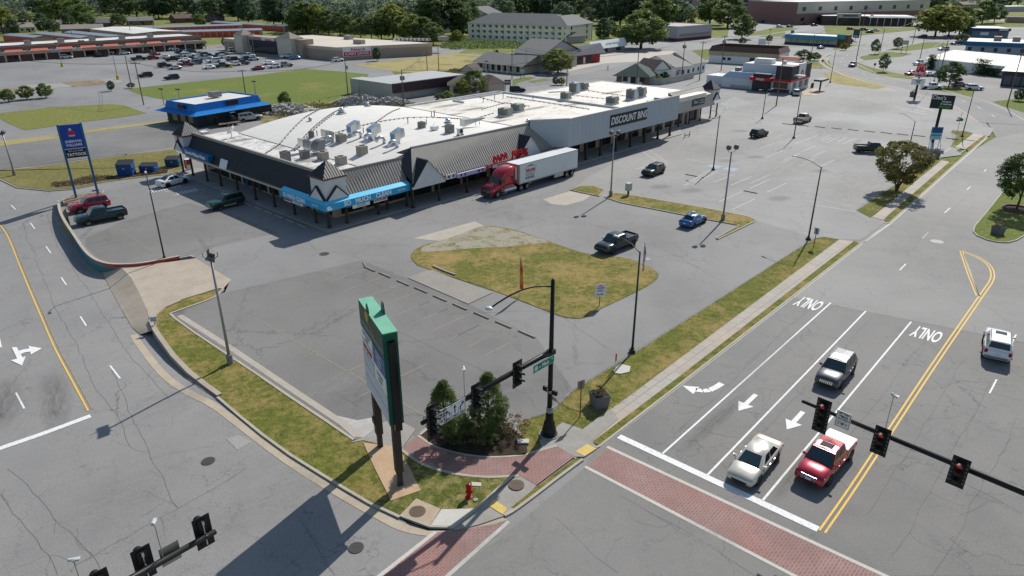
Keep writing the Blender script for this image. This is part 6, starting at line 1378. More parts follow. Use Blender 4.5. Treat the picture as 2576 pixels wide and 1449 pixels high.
a3,b3=G(250,1500,az),G(540,1338,az);ang3=math.atan2(b3[1]-a3[1],b3[0]-a3[0]);u3=(math.cos(ang3),math.sin(ang3));L3=math.dist(a3,b3);ext=7;p0=(a3[0]-u3[0]*ext,a3[1]-u3[1]*ext)
m3=thing('signal_mast','black signal arm seen from behind at the bottom left','signal mast',(p0[0],p0[1],0),ang3)
b=MB();b.tube((0,0,0),(0,0,7.6),.22,.18,14);b.build('pole',m_blkm,m3,smooth=True)
b=MB();b.path([(0,0,az-.1),(2,0,az),(L3+ext,0,az)],[.24,.20,.13],12);b.tube((L3+ext-.02,0,az),(L3+ext+.05,0,az),.12,n=12);b.build('arm',m_blkm,m3,smooth=True)
f3_=ang3+math.pi/2
for px,lab in(((520,1350),'traffic light seen from behind at the free end of the bottom-left arm'),((370,1430),'traffic light seen from behind, second on the bottom-left arm'),((262,1492),'traffic light seen from behind at the picture edge on the bottom-left arm')):
 g=G(*px,az);signal('traffic_light',lab,(g[0]+math.cos(f3_)*.3,g[1]+math.sin(f3_)*.3,az+.1),f3_,3,False,'traffic lights on the bottom-left arm',1.25)
g=G(432,1397,az);flat_sign('road_sign','bare back of a rectangular sign on the bottom-left arm','sign',(g[0]+math.cos(f3_)*.15,g[1]+math.sin(f3_)*.15,az),f3_,.85,1.0,plain('bare_aluminium',(.32,.32,.27),.4,.6),[])
g=G(412,1408,az);camera_det('white detector camera pointing up the side street from the bottom-left arm',g[0],g[1],az,2.0,R(100))
g=G(215,1500,az);camera_det('white detector camera lying sideways at the bottom-left picture edge',g[0],g[1],az,1.9,R(20))
#  big shopping-centre pylon sign
N_,F_=G(1007,1222),G(957,1125);sa=math.atan2(F_[1]-N_[1],F_[0]-N_[0]);SL=math.dist(N_,F_)
sg=thing('pylon_sign','tall green shopping centre sign on two dark posts at the corner','sign',(N_[0],N_[1],.1),sa)
m_dg=plain('sign_green',(.012,.11,.075),.5,0,.15);m_lg=plain('sign_green_top',(.16,.42,.28),.7,0,.12,1.2);m_pd=plain('sign_post_brown',(.05,.038,.03),.6)
zb_,zt_=5.0,11.3;x0_,x1_=-.55,SL+.25;yl,yr=.46,-.42
b=MB();b.box(x0_+.02,x1_,yr,yl,zb_,zt_);cabn=b.build('cabinet',m_dg,sg)
b=MB();b.prism([(x0_-.02,yr-.02),(x1_+.02,yr-.02),(x1_+.02,yl+.02),(x0_-.02,yl+.02)],zt_+.002,zt_+.06);b.build('top_cap',m_lg,cabn)
b=MB();b.box(x0_-.28,x0_+.02,-.22,.22,zb_-.3,zt_-.5);b.build('post_cover',plain('sign_black_gloss',(.012,.014,.016),.25),sg)
for x in(0,SL):
 b=MB();b.box(x-.24,x+.24,-.24,.24,1.1,zb_);b.build('post',m_pd,sg);b=MB();b.box(x-.15,x+.15,-.17,.17,0,1.1);b.build('post_foot',plain('post_foot',(.03,.035,.035),.5),sg)
b=MB();b.box(SL-.3,SL+.3,.24,.34,2.0,2.45);b.build('meter_box',m_pd,sg)
def spanel(x0,x1,z0,z1,mat,txt=None,sz=.4,tm=None,xs=1,bold=0,name='tenant_panel'):
 b=MB();b.box(x0,x1,yl+.001,yl+.03,z0,z1);p=b.build(name,mat,cabn)
 if txt:text(txt,sz,tm,p,((x0+x1)/2,yl+.045,(z0+z1)/2),(-1,0,0),(0,0,1),xs=xs,bold=bold,ext=.004)
 return p
m_pw=plain('panel_pale',(.50,.54,.62),.35,0,.05,.5);W0,W1,Wm=x0_+.1,x1_-.08,(x0_+x1_)/2
m_pgr=plain('sign_green_band',(.03,.075,.065),.5,0,.1)
spanel(x0_+.03,x1_-.01,9.65,zt_-.02,m_pgr,name='header_band')
text('Plaza',.8,plain('pale_gold',(.28,.25,.13),.5),cabn,(Wm-.2,yl+.05,10.55),(-1,0,0),(0,0,1),ext=.004)
b=MB();b.box(x0_+.06,x1_-.04,yl+.03,yl+.04,10.02,10.05);b.build('header_line',m_soft,cabn)
b=MB();b.tube((Wm+.5,yl+.03,11.1),(Wm+.5,yl+.12,11.1),.34,n=12);b.build('yellow_emblem',plain('emblem_yellow',(.45,.36,.03),.5),cabn)
b=MB();b.add([(Wm+.2,yl,zt_),(Wm+1.0,yl,zt_),(Wm+.85,yl,zt_+.45),(Wm+.6,yl,zt_+.62),(Wm+.3,yl,zt_+.4),(Wm+.2,yl-.03,zt_),(Wm+1.0,yl-.03,zt_),(Wm+.85,yl-.03,zt_+.45),(Wm+.6,yl-.03,zt_+.62),(Wm+.3,yl-.03,zt_+.4)],[(0,1,2,3,4),(9,8,7,6,5),(0,5,6,1),(1,6,7,2),(2,7,8,3),(3,8,9,4),(4,9,5,0)]);b.build('crest',m_dg,cabn)
b=MB();b.hexa([(Wm-.3,yr,zt_+.05),(Wm+.5,yr,zt_+.05),(Wm+.5,yr+.06,zt_+.05),(Wm-.3,yr+.06,zt_+.05)],[(Wm-.1,yr,zt_+.75),(Wm+.2,yr,zt_+.8),(Wm+.2,yr+.06,zt_+.8),(Wm-.1,yr+.06,zt_+.75)]);b.build('crest',m_dg,cabn)
spanel(Wm+.05,W1,8.75,9.55,m_wh,'DISCOUNT\nBINS',.33,plain('ink_grey',(.10,.13,.2),.5));spanel(Wm+.05,W1,7.95,8.65,m_wh,'PAPA JOHNS',.5,m_red,.72,.015)
spanel(W0,Wm-.05,8.35,9.55,plain('panel_blue',(.03,.09,.30),.4),'Sherwin\nWilliams\nPaints',.34,m_soft);spanel(W0,Wm-.05,7.05,8.25,m_wh,'So Much\nClean',.36,plain('ink_plum',(.20,.03,.08),.5))
spanel(Wm+.05,W1,7.62,7.85,m_pw);spanel(W0,W1,6.1,7.0,m_pw,name='blank_panel');spanel(Wm+.05,W1,7.05,7.58,m_pw,name='blank_panel');spanel(W0,W1,zb_+.08,6.04,m_pw,name='blank_panel')
#  blue paint / tattoo sign
s0,s1=G(192,498),G(247,490);ga=math.atan2(s1[1]-s0[1],s1[0]-s0[0]);gl=math.dist(s0,s1)
sw=thing('paint_shop_pylon','tall blue two-post sign for paints and tattoos by the side street','sign',(s0[0],s0[1],0),ga);m_bp=plain('post_blue',(.02,.13,.26),.4);m_bpan=plain('panel_royal',(.012,.06,.36),.35)
for x in(0,gl):b=MB();b.box(x-.15,x+.15,-.16,.16,0,10.9);b.build('post',m_bp,sw)
b=MB();b.box(.15,gl-.15,-.12,.12,7.35,10.8);pn=b.build('upper_panel',m_bpan,sw)
text('SHERWIN\nWILLIAMS',.52,m_soft,pn,(gl/2,-.13,8.1),(1,0,0),(0,0,1),bold=.01,xs=.92)
b=MB();b.tube((gl/2,-.12,9.55),(gl/2,-.15,9.55),.52,n=20);b.build('round_logo',plain('logo_pink',(.40,.03,.10),.5),pn);b=MB();b.tube((gl/2-.08,-.13,10.1),(gl/2-.08,-.17,10.1),.2,n=10);b.box(gl/2-.4,gl/2+.4,-.17,-.15,9.1,9.3);b.build('logo_can',m_pw,pn)
b=MB();b.box(.15,gl-.15,-.12,.12,6.0,7.25);p2=b.build('lower_panel',m_blk,sw);text('501-213-4304',.34,m_soft,p2,(gl/2,-.13,6.98),(1,0,0),(0,0,1),ext=.004);text('TATTOOS',.56,m_soft,p2,(gl/2,-.13,6.45),(1,0,0),(0,0,1),bold=.02,xs=.95)
#  street lamps
def cobra(base,top,heads,label,mat=m_pole,r=.11,grp='cobra-head street lamps',cat='street lamp',bz=0):
 z=ZH(base,top);g=G(*base);o=thing('street_lamp',label,cat,(g[0],g[1],bz),0,grp)
 b=MB();b.tube((0,0,0),(0,0,z),r,r*.6,12);b.build('pole',mat,o,smooth=True);b=MB();b.box(-.24,.24,-.24,.24,0,.28);b.tube((0,0,.28),(0,0,.5),.17,n=10);b.build('base',mat,o)
 for hp in heads:
  zh=z+.45;q=G(*hp,zh);d=(q[0]-g[0],q[1]-g[1]);
  b=MB();b.path([(0,0,z-.1),(d[0]*.12,d[1]*.12,z+.02),(d[0]*.4,d[1]*.4,z+.35),(d[0]*.75,d[1]*.75,zh+.02),(d[0],d[1],zh)],.04,7);b.build('arm',mat,o,smooth=True)
  L=math.hypot(*d);e=(d[0]/L,d[1]/L);n=(-e[1],e[0]);P=lambda a,c_,z_:(d[0]+e[0]*a+n[0]*c_,d[1]+e[1]*a+n[1]*c_,z_)
  b=MB();b.hexa([P(-.1,-.1,zh-.05),P(.62,-.14,zh-.07),P(.62,.14,zh-.07),P(-.1,.1,zh-.05)],[P(-.1,-.07,zh+.06),P(.55,-.1,zh+.08),P(.55,.1,zh+.08),P(-.1,.07,zh+.06)]);b.build('lamp_head',m_lumi,o,bevel=.02)
 return o
lampA=cobra((1590,887),(1607,634),[(1556,598)],'green street lamp with curved arm nearest the junction on the Main Street verge',bz=.05)
cobra((2033,603),(2050,418),[(2003,394)],'green street lamp with curved arm at the end of the main grass verge',bz=.0)
cobra((2287,372),(2301,305),[(2264,284)],'street lamp rising behind the crape myrtle',bz=.0)
cobra((1794,428),(1811,291),[(1794,278),(1828,273)],'double-armed street lamp on the hatched bay near the big grey store')
cobra((1996.6,348),(2021,226),[(2008,222),(2034,218)],'double-armed street lamp in the centre of the far lot');cobra((1917.5,299),(1929,231),[(1916,226),(1941,224)],'double-armed street lamp left of the tan pickup');cobra((2420,344),(2448,226),[(2462,224)],'tall street lamp beside the far verge and street name post')
cobra((2088,208),(2096,127),[(2112,122)],'street lamp on the slope behind the fast-food building');cobra((2350,204),(2368,104),[(2330,132)],'street lamp with long arm in front of the long white shed',m_steel)
cobra((415,655),(360,437),[(366,432)],'thin green lamp pole at the mural wall end',r=.10)
def flood(base,top,label,n=2,kind='round',mat=m_steel,hd=.55):
 z=ZH(base,top);g=G(*base);o=thing('flood_lamp_pole',label,'lamp post',(g[0],g[1],.06),R(15),'parking lot flood lamps')
 b=MB();b.tube((0,0,0),(0,0,z),.13,.09,12);b.build('pole',mat,o,smooth=True);b=MB();b.tube((0,0,0),(0,0,.85),.27,n=14);b.build('base',plain('base_grey',(.22,.21,.20),.8),o)
 b=MB();b.path([(-hd,0,z+.45),(-hd,0,z+.1),(-hd*.5,0,z-.05),(0,0,z-.02),(hd*.5,0,z-.05),(hd,0,z+.1),(hd,0,z+.45)],.035,6);b.build('bracket',m_bronze,o)
 for s in(-1,1):
  b=MB()
  if kind=='round':b.lathe([(.01,.62),(.2,.6),(.33,.42),(.36,.25),(.3,.1),(.01,.05)],14,(0,0,0))
  else:b.hexa([(-.28,-.42,-.12),(.28,-.42,-.12),(.28,.42,-.12),(-.28,.42,-.12)],[(-.22,-.36,.22),(.22,-.36,.22),(.22,.36,.22),(-.22,.36,.22)])
  h_=b.build('flood_head',m_bronze if kind=='round' else plain('box_head',(.09,.08,.075),.5),o,smooth=kind=='round');h_.location=(s*hd,0,z+.35)
  if kind=='box':h_.location=(0,s*.42,z+.1+s*.12);h_.rotation_euler=(.25*s,.5,.3)
  else:h_.rotation_euler=(.5,0,0)
  if kind=='round':q=MB();q.tube((0,0,.02),(0,0,.09),.28,n=12);q.build('lens',m_lumi,h_)
flood((580,915),(547,648),'flood lamp pole with two box heads on the left grass verge',kind='box');flood((1536,495),(1541,345),'flood lamp pole with two round heads at the start of the long island');flood((1818,555),(1838,383),'flood lamp pole with two round heads near the end of the long island')
flood((36.8,441),(11,337),'leaning flood lamp pole at the left edge',kind='box',mat=m_steel)
g=G(1590,887);o=thing('banner_flag','narrow feather banner with faded pattern tied behind the corner-side green street lamp','banner',(g[0]+.35,g[1]+.25,0),R(40));b=MB();vs=[]
for i in range(9):z=7.6+i*.33;w_=.28 if i<7 else .28-.1*(i-6);vs+=[(0,0,z),(w_,.05*math.sin(i),z)]
b.add(vs,[(2*i,2*i+1,2*i+3,2*i+2)for i in range(8)]);b.build('cloth',plain('banner_cloth',(.45,.30,.42),.7,0,.7,3),o);b=MB();b.tube((-.2,0,8.0),(.02,0,8.0),.02);b.tube((-.2,0,10.0),(.02,0,10.0),.02);b.build('bracket',m_steel,o)
g=G(1307,748);zf=ZH((1307,748),(1284,650));o=thing('feather_flag','red and yellow feather flag planted in the grass island','flag',(g[0],g[1],.05),R(20));b=MB();b.tube((0,0,0),(-.0,0,zf),.025,.012);b.build('pole',m_lumi,o)
b=MB();vs=[]
for i in range(13):
 t_=i/12;z=.9+(zf-.9)*t_;w_=.42*(1-.75*t_**2.2);vs+=[(.02,0,z),(.02+w_,.12*math.sin(t_*6),z-.12)]
b.add(vs,[(2*i,2*i+1,2*i+3,2*i+2)for i in range(12)]);t=NT('flag_cloth');s_=t.node('ShaderNodeSeparateXYZ');t.l.new(t.co,s_.inputs[0]);t.base(t.ramp(t.math('MULTIPLY',s_.outputs['Z'],1/max(zf,1)),[(0,(.5,.35,.03)),(.25,(.55,.04,.02)),(.5,(.6,.3,.02)),(.7,(.55,.03,.02)),(.93,(.55,.25,.05)),(1,(.6,.6,.55))]));b.build('cloth',t.m,o)
for i,ch in enumerate('TOBACCO'[::-1]):text(ch,.42,plain('flag_yellow',(.65,.45,.05),.6),o,(.28-.02*i,-.14,1.4+i*.42),(0,0,1),(-1,0,0),ext=.002)if i<7 and False else None
g=G(1508,771);zt=ZH((1508,771),(1513,716));flat_sign('lease_sign','white lot notice board with red words standing at the edge of the grass island','sign',(g[0],g[1],zt-.62),R(-75),1.15,1.35,m_wh,[('t','LOT',.22,0,.5,m_red,.01),('t','FOR LEASE',.2,0,.25,m_red,.008,.85),('t','ZONED\nCOMMERCIAL',.13,0,-.02,plain('txtnavy',(.03,.06,.2),.6)),('t','501-555',.2,0,-.45,m_red,.008)],post=zt-.7,post_mat=m_wood)
g=G(1458,1050);zt=ZH((1458,1050),(1463,957));flat_sign('road_sign','brown back of a small square sign on a dark post by the sidewalk','sign',(g[0],g[1],zt-.35),R(120),.62,.75,plain('sign_back_brown',(.28,.21,.16),.7),[],post=zt-.4,post_mat=m_wood)
g=G(2047,622);zt=ZH((2047,622),(2043,572));flat_sign('road_sign','pale blue back of a small sign beside the verge street lamp','sign',(g[0],g[1],zt-.4),R(35),.65,.8,plain('sign_back_blue',(.35,.42,.48),.5),[],post=zt-.45,post_mat=m_blkm)
g=G(390,821);flat_sign('yard_sign','small white yard sign on the grass corner above the low wall','sign',(g[0],g[1],.75),R(-75),.7,.55,m_wh,[('t','Have a nice\nFuneral\nService',.13,0,0,plain('txtnavy',(.03,.06,.2),.6))]if False else[('t','Free Gift\nService\nAvailable',.14,0,0,plain('txtnavy',(.03,.06,.2),.6),.004)],post=.7)
g=G(1548,928);o=thing('marker_post','orange and white marker post at the verge edge','marker post',(g[0],g[1],.05));b=MB();b.tube((0,0,0),(0,0,.75),.06);b.build('white_base',m_soft,o);b=MB();b.tube((0,0,.75),(0,0,1.45),.065);b.build('orange_sleeve',plain('orange',(.5,.09,.02),.5),o)
mb=MB();mb.prism(gp([(1543,934),(1560,918),(1586,924),(1583,938),(1562,943),(1546,941)]),.05,.12);tag(mb.build('access_slab',m_concl),'pale hexagonal utility lid in the verge grass','lid')
def planter(px,lab,s=1.0,bushy=True):
 g=G(*px);o=thing('planter_box',lab,'planter',(g[0],g[1],.06),R(20),'square street planters');o.scale=(s,)*3
 b=MB();b.hexa([(-.42,-.42,0),(.42,-.42,0),(.42,.42,0),(-.42,.42,0)],[(-.5,-.5,.9),(.5,-.5,.9),(.5,.5,.9),(-.5,.5,.9)]);b.build('box',plain('planter_grey',(.14,.145,.15),.8),o);b=MB();b.box(-.44,.44,-.44,.44,.9,.93);b.build('soil',m_mulch,o);return o
def leaves(name,C,Nn,S,mat,parent=None,jitter=.9,seed=1):
 rng=np.random.default_rng(seed);n=len(C);d=rng.normal(size=(n,3));d/=np.linalg.norm(d,axis=1)[:,None]
 nn=Nn*(1-jitter)+d*jitter;nn/=np.linalg.norm(nn,axis=1)[:,None]+1e-9
 a=np.cross(nn,rng.normal(size=(n,3)));a/=np.linalg.norm(a,axis=1)[:,None]+1e-9;b_=np.cross(nn,a)
 s=(S*rng.uniform(.6,1.3,n))[:,None];asp=rng.uniform(.45,.8,n)[:,None]
 V_=np.stack([C-a*s,C-b_*s*asp,C+a*s,C+b_*s*asp],1).reshape(-1,3)
 me=bpy.data.meshes.new(name);me.vertices.add(4*n);me.vertices.foreach_set('co',V_.astype(np.float32).ravel());me.loops.add(4*n);me.loops.foreach_set('vertex_index',np.arange(4*n,dtype=np.int32));me.polygons.add(n)
 me.polygons.foreach_set('loop_start',np.arange(0,4*n,4,dtype=np.int32));me.update(calc_edges=True);me.materials.append(mat)
 return link(name,me,parent)if parent is not False else me
def clumps(shape,n,seed):
 """clump centres for a crown: shape(u) -> radius profile over height 0..1"""
 rng=np.random.default_rng(seed);out=[]
 while len(out)<n:
  z=rng.uniform(0,1);r=shape(z);a=rng.uniform(0,2*math.pi);rad=r*rng.uniform(.35,1.0)**.5
  out.append((rad*math.cos(a),rad*math.sin(a),z))
 return np.array(out)
def crown_pts(H,Rr,z0,shape,nc,per,cr,seed,flat=.75):
 rng=np.random.default_rng(seed);c_=clumps(shape,nc,seed);c_[:,:2]*=Rr;c_[:,2]=z0+c_[:,2]*(H-z0)
 C=[];Nn=[]
 for k in c_:
  d=rng.normal(size=(per,3));d/=np.linalg.norm(d,axis=1)[:,None];d[:,2]=np.where(rng.uniform(size=per)<.65,np.abs(d[:,2]),d[:,2])
  rr_=cr*rng.uniform(.7,1.25)*rng.uniform(.55,1.08,(per,1));off=d*rr_;off[:,2]*=flat;C.append(k+off);Nn.append(d)
 return np.concatenate(C),np.concatenate(Nn),c_
sh_round=lambda z:math.sqrt(max(.02,1-(2*z-.9)**2))if z<.95 else .25
sh_cone=lambda z:max(.06,min(1,.6+z*1.8)*(1-z**1.7)**.9)
sh_vase=lambda z:min(1,.35+.9*z)*math.sqrt(max(.05,1-max(0,(z-.55)/.45)**2))
sh_oak=lambda z:math.sqrt(max(.04,1-(1.9*z-.8)**2))if z<.97 else .2
m_bark=plain('bark',(.10,.075,.055),.95,0,.4,4)
def make_tree(name,label,loc,H,Rr,z0,shape,nc,per,cr,leaf,mat,seed,limbs=5,tr=.2,cat='tree',group=None,multi=False,fl=.75):
 o=thing(name,label,cat,loc,0,group);C,Nn,cl=crown_pts(H,Rr,z0,shape,nc,per,cr,seed,fl);leaves('crown',C,Nn,leaf,mat,o,.8,seed)
 b=MB();rnd=random.Random(seed)
 if multi:
  for k in range(limbs):
   a=2*math.pi*k/limbs+rnd.random();q=(math.cos(a),math.sin(a));b.path([(q[0]*.12,q[1]*.12,0),(q[0]*.3,q[1]*.3,z0*.6),(q[0]*Rr*.3,q[1]*Rr*.3,z0+(H-z0)*.25),(q[0]*Rr*.55,q[1]*Rr*.55,z0+(H-z0)*.6)],[tr*.6,tr*.5,tr*.35,tr*.15],6)
 else:
  b.path([(0,0,0),(.03*H*(rnd.random()-.5),0,z0),(0,.04*H*(rnd.random()-.5),z0+(H-z0)*.5),(0,0,H*.92)],[tr,tr*.8,tr*.5,tr*.1],8)
  for k in range(limbs):
   c_=cl[rnd.randrange(len(cl))];z_s=z0*.8+(H-z0)*.35*rnd.random();b.path([(0,0,z_s),(c_[0]*.5,c_[1]*.5,(z_s+c_[2])/2+.1),tuple(c_)],[tr*.5,tr*.3,tr*.1],5)
 b.build('trunk',m_bark,o);return o
lf_holly=leafmat('holly_leaf',(.08,.135,.04),(.18,.22,.07));lf_crape=leafmat('crape_leaf',(.14,.15,.04),(.23,.20,.07));lf_oak=leafmat('oak_leaf',(.05,.09,.025),(.09,.14,.04));lf_rose=leafmat('rose_leaf',(.085,.10,.045),(.16,.15,.075))
p=G(*c(640,560));make_tree('holly_tree','conical dark green holly nearest the big sign in the corner bed',(p[0],p[1],.1),4.9,1.5,1.2,sh_cone,230,90,.30,.05,lf_holly,11,6,.09,group='hollies in the corner bed')
p=G(*c(930,480));make_tree('holly_tree','conical dark green holly behind the middle traffic light in the corner bed',(p[0],p[1],.1),4.7,1.55,1.1,sh_cone,240,90,.30,.05,lf_holly,12,6,.09,group='hollies in the corner bed')
def shrub(px,H,Rr,mat,seed,lab,nc=26,per=60,leaf=.05,name='shrub',cat='shrub',z=.1,cr=.24,grp=None):
 p=px if abs(px[0])<200 and False else G(*px);o=thing(name,lab,cat,(p[0],p[1],z),0,grp);C,Nn,cl=crown_pts(H,Rr,.12*H,sh_round,nc,per,cr,seed);leaves('foliage',C,Nn,leaf,mat,o,.8,seed)
 b=MB()
 for k in range(4):c_=cl[k];b.tube((0,0,0),tuple(c_),.03,.01,5)
 b.build('stem',m_bark,o);return o,cl
for i,(x,y,H,r,lab)in enumerate([(850,500,1.9,1.3,'large dark shrub in the middle of the corner bed'),(790,560,1.2,.95,'low dark shrub at the front of the corner bed'),(930,560,1.3,.95,'low shrub under the second holly'),(690,490,1.1,.85,'sparse rose bush left of the large dark shrub'),(700,560,.7,.5,'small rose bush at the left front of the corner bed'),(1000,490,1.1,.8,'sparse rose bush right of the second holly')]):
 shrub(c(x,y),H,r,lf_rose if i>2 else lf_holly,20+i,lab,50 if i==0 else 34,70)
o,cl=shrub(c(1110,510),1.6,1.0,lf_rose,31,'rose bush with red blooms at the right of the corner bed',26,45,name='rose_bush')
rng=np.random.default_rng(3);pk=cl[rng.integers(0,len(cl),90)]+rng.normal(size=(90,3))*.12+np.array([0,0,.12]);leaves('blossom',pk,rng.normal(size=(90,3)),.06,plain('rose_red',(.5,.02,.03),.6),o,.9,4)
mb=MB();mb.prism(gp([c(1120,545),c(1200,545),c(1200,572),c(1122,570)]),.1,.22);tag(mb.build('ground_box_lid',m_concl),'pale rectangular ground box lid by the rose bush','lid')
mb=MB();mb.prism(gp([c(815,827),c(882,832),c(880,855),c(818,852)]),.05,.12);tag(mb.build('ground_box_lid',m_concl),'pale rectangular ground box lid behind the fire hydrant','lid')
mb=MB();mb.lathe([(.16,.07),(.16,.13),(.01,.13)],14,G(*c(843,945))+(0,));tag(mb.build('valve_lid',m_concg),'small round valve lid right of the fire hydrant','lid')
p=G(*c(798,925));hy=thing('fire_hydrant','red fire hydrant on the corner grass','fire hydrant',(p[0],p[1],.07),R(-30));hy.scale=(1.35,)*3;m_hr=plain('hydrant_red',(.42,.008,.015),.35)
b=MB();b.lathe([(.17,0),(.17,.05),(.11,.06),(.11,.52),(.14,.53),(.14,.58),(.11,.6)],14);b.build('barrel',m_hr,hy,smooth=False);b=MB();b.lathe([(.14,.6),(.13,.68),(.07,.76),(.01,.78)],14);b.tube((0,0,.76),(0,0,.85),.03,n=5);b.build('bonnet',m_hr,hy)
for s in(-1,1):b=MB();b.tube((0,s*.1,.45),(0,s*.2,.45),.055,n=10);b.tube((0,s*.2,.45),(0,s*.23,.45),.03,n=5);b.build('side_cap',m_hr,hy)
b=MB();b.tube((.1,0,.4),(.2,0,.4),.08,n=12);b.tube((.2,0,.4),(.24,0,.4),.035,n=5);b.build('front_cap',m_hr,hy)
for px,lab,s,sd in(((1507,1022),'grey square planter with dry plants on the verge by the sidewalk',1.25,41),((2351,398),'dark square planter at the far verge beside the crape myrtle',1.25,42),((2508,590),'dark square planter on the right tree island',1.2,43),((2296,243),'green square planter at the base of the fast-food pylon',1.3,44)):
 o=planter(px,lab,s);C,Nn,cl=crown_pts(1.35,.42,.9,sh_round,9,40,.14,sd);leaves('plants',C,Nn,.05,leafmat('dryplant',(.14,.13,.05),(.24,.18,.10)),o,.8,sd)
p=G(2255,480);o=make_tree('crape_myrtle','spreading crape myrtle with pink tinges on the far verge',(p[0],p[1],.05),7.2,4.6,1.5,sh_vase,210,75,.6,.13,lf_crape,51,11,.17,multi=True)
C,Nn,cl=crown_pts(7.2,4.6,1.5,sh_vase,210,5,.7,51);m_=(rng.random(len(C))<.45);leaves('blossom',C[m_],Nn[m_],.12,plain('crape_pink',(.28,.09,.09),.7),o,.9,6)
p=G(2556,530);make_tree('oak_tree','dark green tree in a round brick bed at the right edge',(p[0],p[1],.12),8.2,3.3,2.1,sh_oak,190,75,.6,.12,lf_oak,52,8,.16)
mb=MB();wall_strip(mb,[(p[0]+1.6*math.cos(a*math.pi/12),p[1]+1.6*math.sin(a*math.pi/12))for a in range(24)],.25,.1,.5,True);mb.build('tree_ring',brick('ringbrick',(.16,.09,.07),(.12,.07,.06),(.1,.09,.08),1,0,.3,.12,.01));tag(bpy.data.objects['tree_ring'],'low round brick ring wall around the right island tree','tree ring')
mb=MB();mb.lathe([(1.5,.12),(1.5,.3),(.01,.36)],20,(p[0],p[1],0));tag(mb.build('ring_soil',m_mulch),kind='structure')
g=G(1580,492);zt=ZH((1580,492),(1580,463));o=thing('meter_cabinet','pale green meter cabinet on a short post at the long island','utility box',(g[0],g[1],.06),R(30));b=MB();b.box(-.45,.45,-.3,.3,.75,1.9);b.build('cabinet',plain('cab_green',(.42,.48,.44),.5),o,bevel=.03);b=MB();b.box(-.12,.12,-.1,.1,0,.75);b.build('post',m_pd,o);b=MB();b.box(.451,.46,-.2,.2,1.0,1.6);b.build('door',m_sgn,o)
def dumpster(px,lab,w=2.2,d=1.8,h=1.9,ang=0,col=(.01,.07,.24)):
 g=G(*px);o=thing('dumpster',lab,'dumpster',(g[0],g[1],.04),ang,'blue dumpsters behind the west lawn');mt=plain('dumpster_blue'+str(col[2]),col,.5,0,.2)
 b=MB();b.hexa([(-w/2,-d/2+.15,.12),(w/2,-d/2+.15,.12),(w/2,d/2,.12),(-w/2,d/2,.12)],[(-w/2,-d/2,h*.8),(w/2,-d/2,h*.8),(w/2,d/2,h),(-w/2,d/2,h)]);b.build('bin',mt,o)
 b=MB()
 for k in range(5):x=-w/2+.15+k*(w-.3)/4;b.box(x-.04,x+.04,-d/2-.03,-d/2+.1,.4,h*.78)
 b.box(-w/2-.12,-w/2,-.5,.5,h*.45,h*.55);b.box(w/2,w/2+.12,-.5,.5,h*.45,h*.55);b.build('rib',mt,o)
 b=MB();b.hexa([(-w/2-.04,-d/2-.05,h*.8),(w/2+.04,-d/2-.05,h*.8),(w/2+.04,d/2,h),(-w/2-.04,d/2,h)],[(-w/2-.04,-d/2-.05,h*.8+.06),(w/2+.04,-d/2-.05,h*.8+.06),(w/2+.04,d/2,h+.06),(-w/2-.04,d/2,h+.06)]);b.build('lid',plain('lid_dark',(.03,.03,.035),.6),o)
 b=MB();b.tube((0,-d/2-.035,h*.55),(0,-d/2-.045,h*.55),.17,n=5);b.build('star_badge',plain('star',(.45,.25,.35),.5),o)
dumpster((320,441),'tallest blue dumpster at the left of the three',2.4,1.8,2.4,R(8));dumpster((376,434),'low blue dumpster with blue end in the middle of the three',2.5,1.7,1.5,R(2));dumpster((438,418),'teal-blue dumpster at the right next to the left tower',2.3,1.7,1.6,R(5),(.02,.09,.16))
g=LW(1.5,44.6);o=thing('vending_kiosk','small red and white vending kiosk at the end of the west wing','kiosk',(g[0],g[1],.15),A_);b=MB();b.box(-.5,.5,-.4,.4,0,1.8);b.build('cabinet',m_wh,o,bevel=.04);b=MB();b.box(-.52,-.5,-.35,.35,.3,1.7);b.box(-.4,.4,-.42,-.4,.9,1.75);b.build('red_front',plain('kiosk_red',(.5,.03,.08),.5),o)
g=G(2347,372);zt=3.0;o=thing('lease_board','blue and teal lease board on a white frame by the furniture pylon','sign',(g[0],g[1],.02),R(-5))
b=MB();b.box(-1.05,1.05,-.04,.04,1.6,4.0);bd=b.build('board',plain('board_pale',(.30,.50,.60),.5),o);b=MB();b.box(-1.04,1.04,-.06,-.041,2.9,4.0);b.build('navy_band',plain('board_navy',(.02,.08,.22),.5),bd);b=MB();b.box(-1.04,1.04,-.06,-.041,2.3,2.6);b.build('teal_band',plain('board_teal',(.02,.30,.38),.5),bd)
b=MB()
for s in(-1,1):b.box(s*.85-.06,s*.85+.06,-.06,.06,0,4);b.hexa([(s*.85-.05,-1.3,0),(s*.85+.05,-1.3,0),(s*.85+.05,-1.2,0),(s*.85-.05,-1.2,0)],[(s*.85-.05,-.1,2),(s*.85+.05,-.1,2),(s*.85+.05,0,2),(s*.85-.05,0,2)]);b.box(s*.85-.05,s*.85+.05,-1.4,1.4,0,.1)
b.box(-1.5,1.5,-1.3,-1.2,0.1,.2);b.build('frame',m_soft,o)
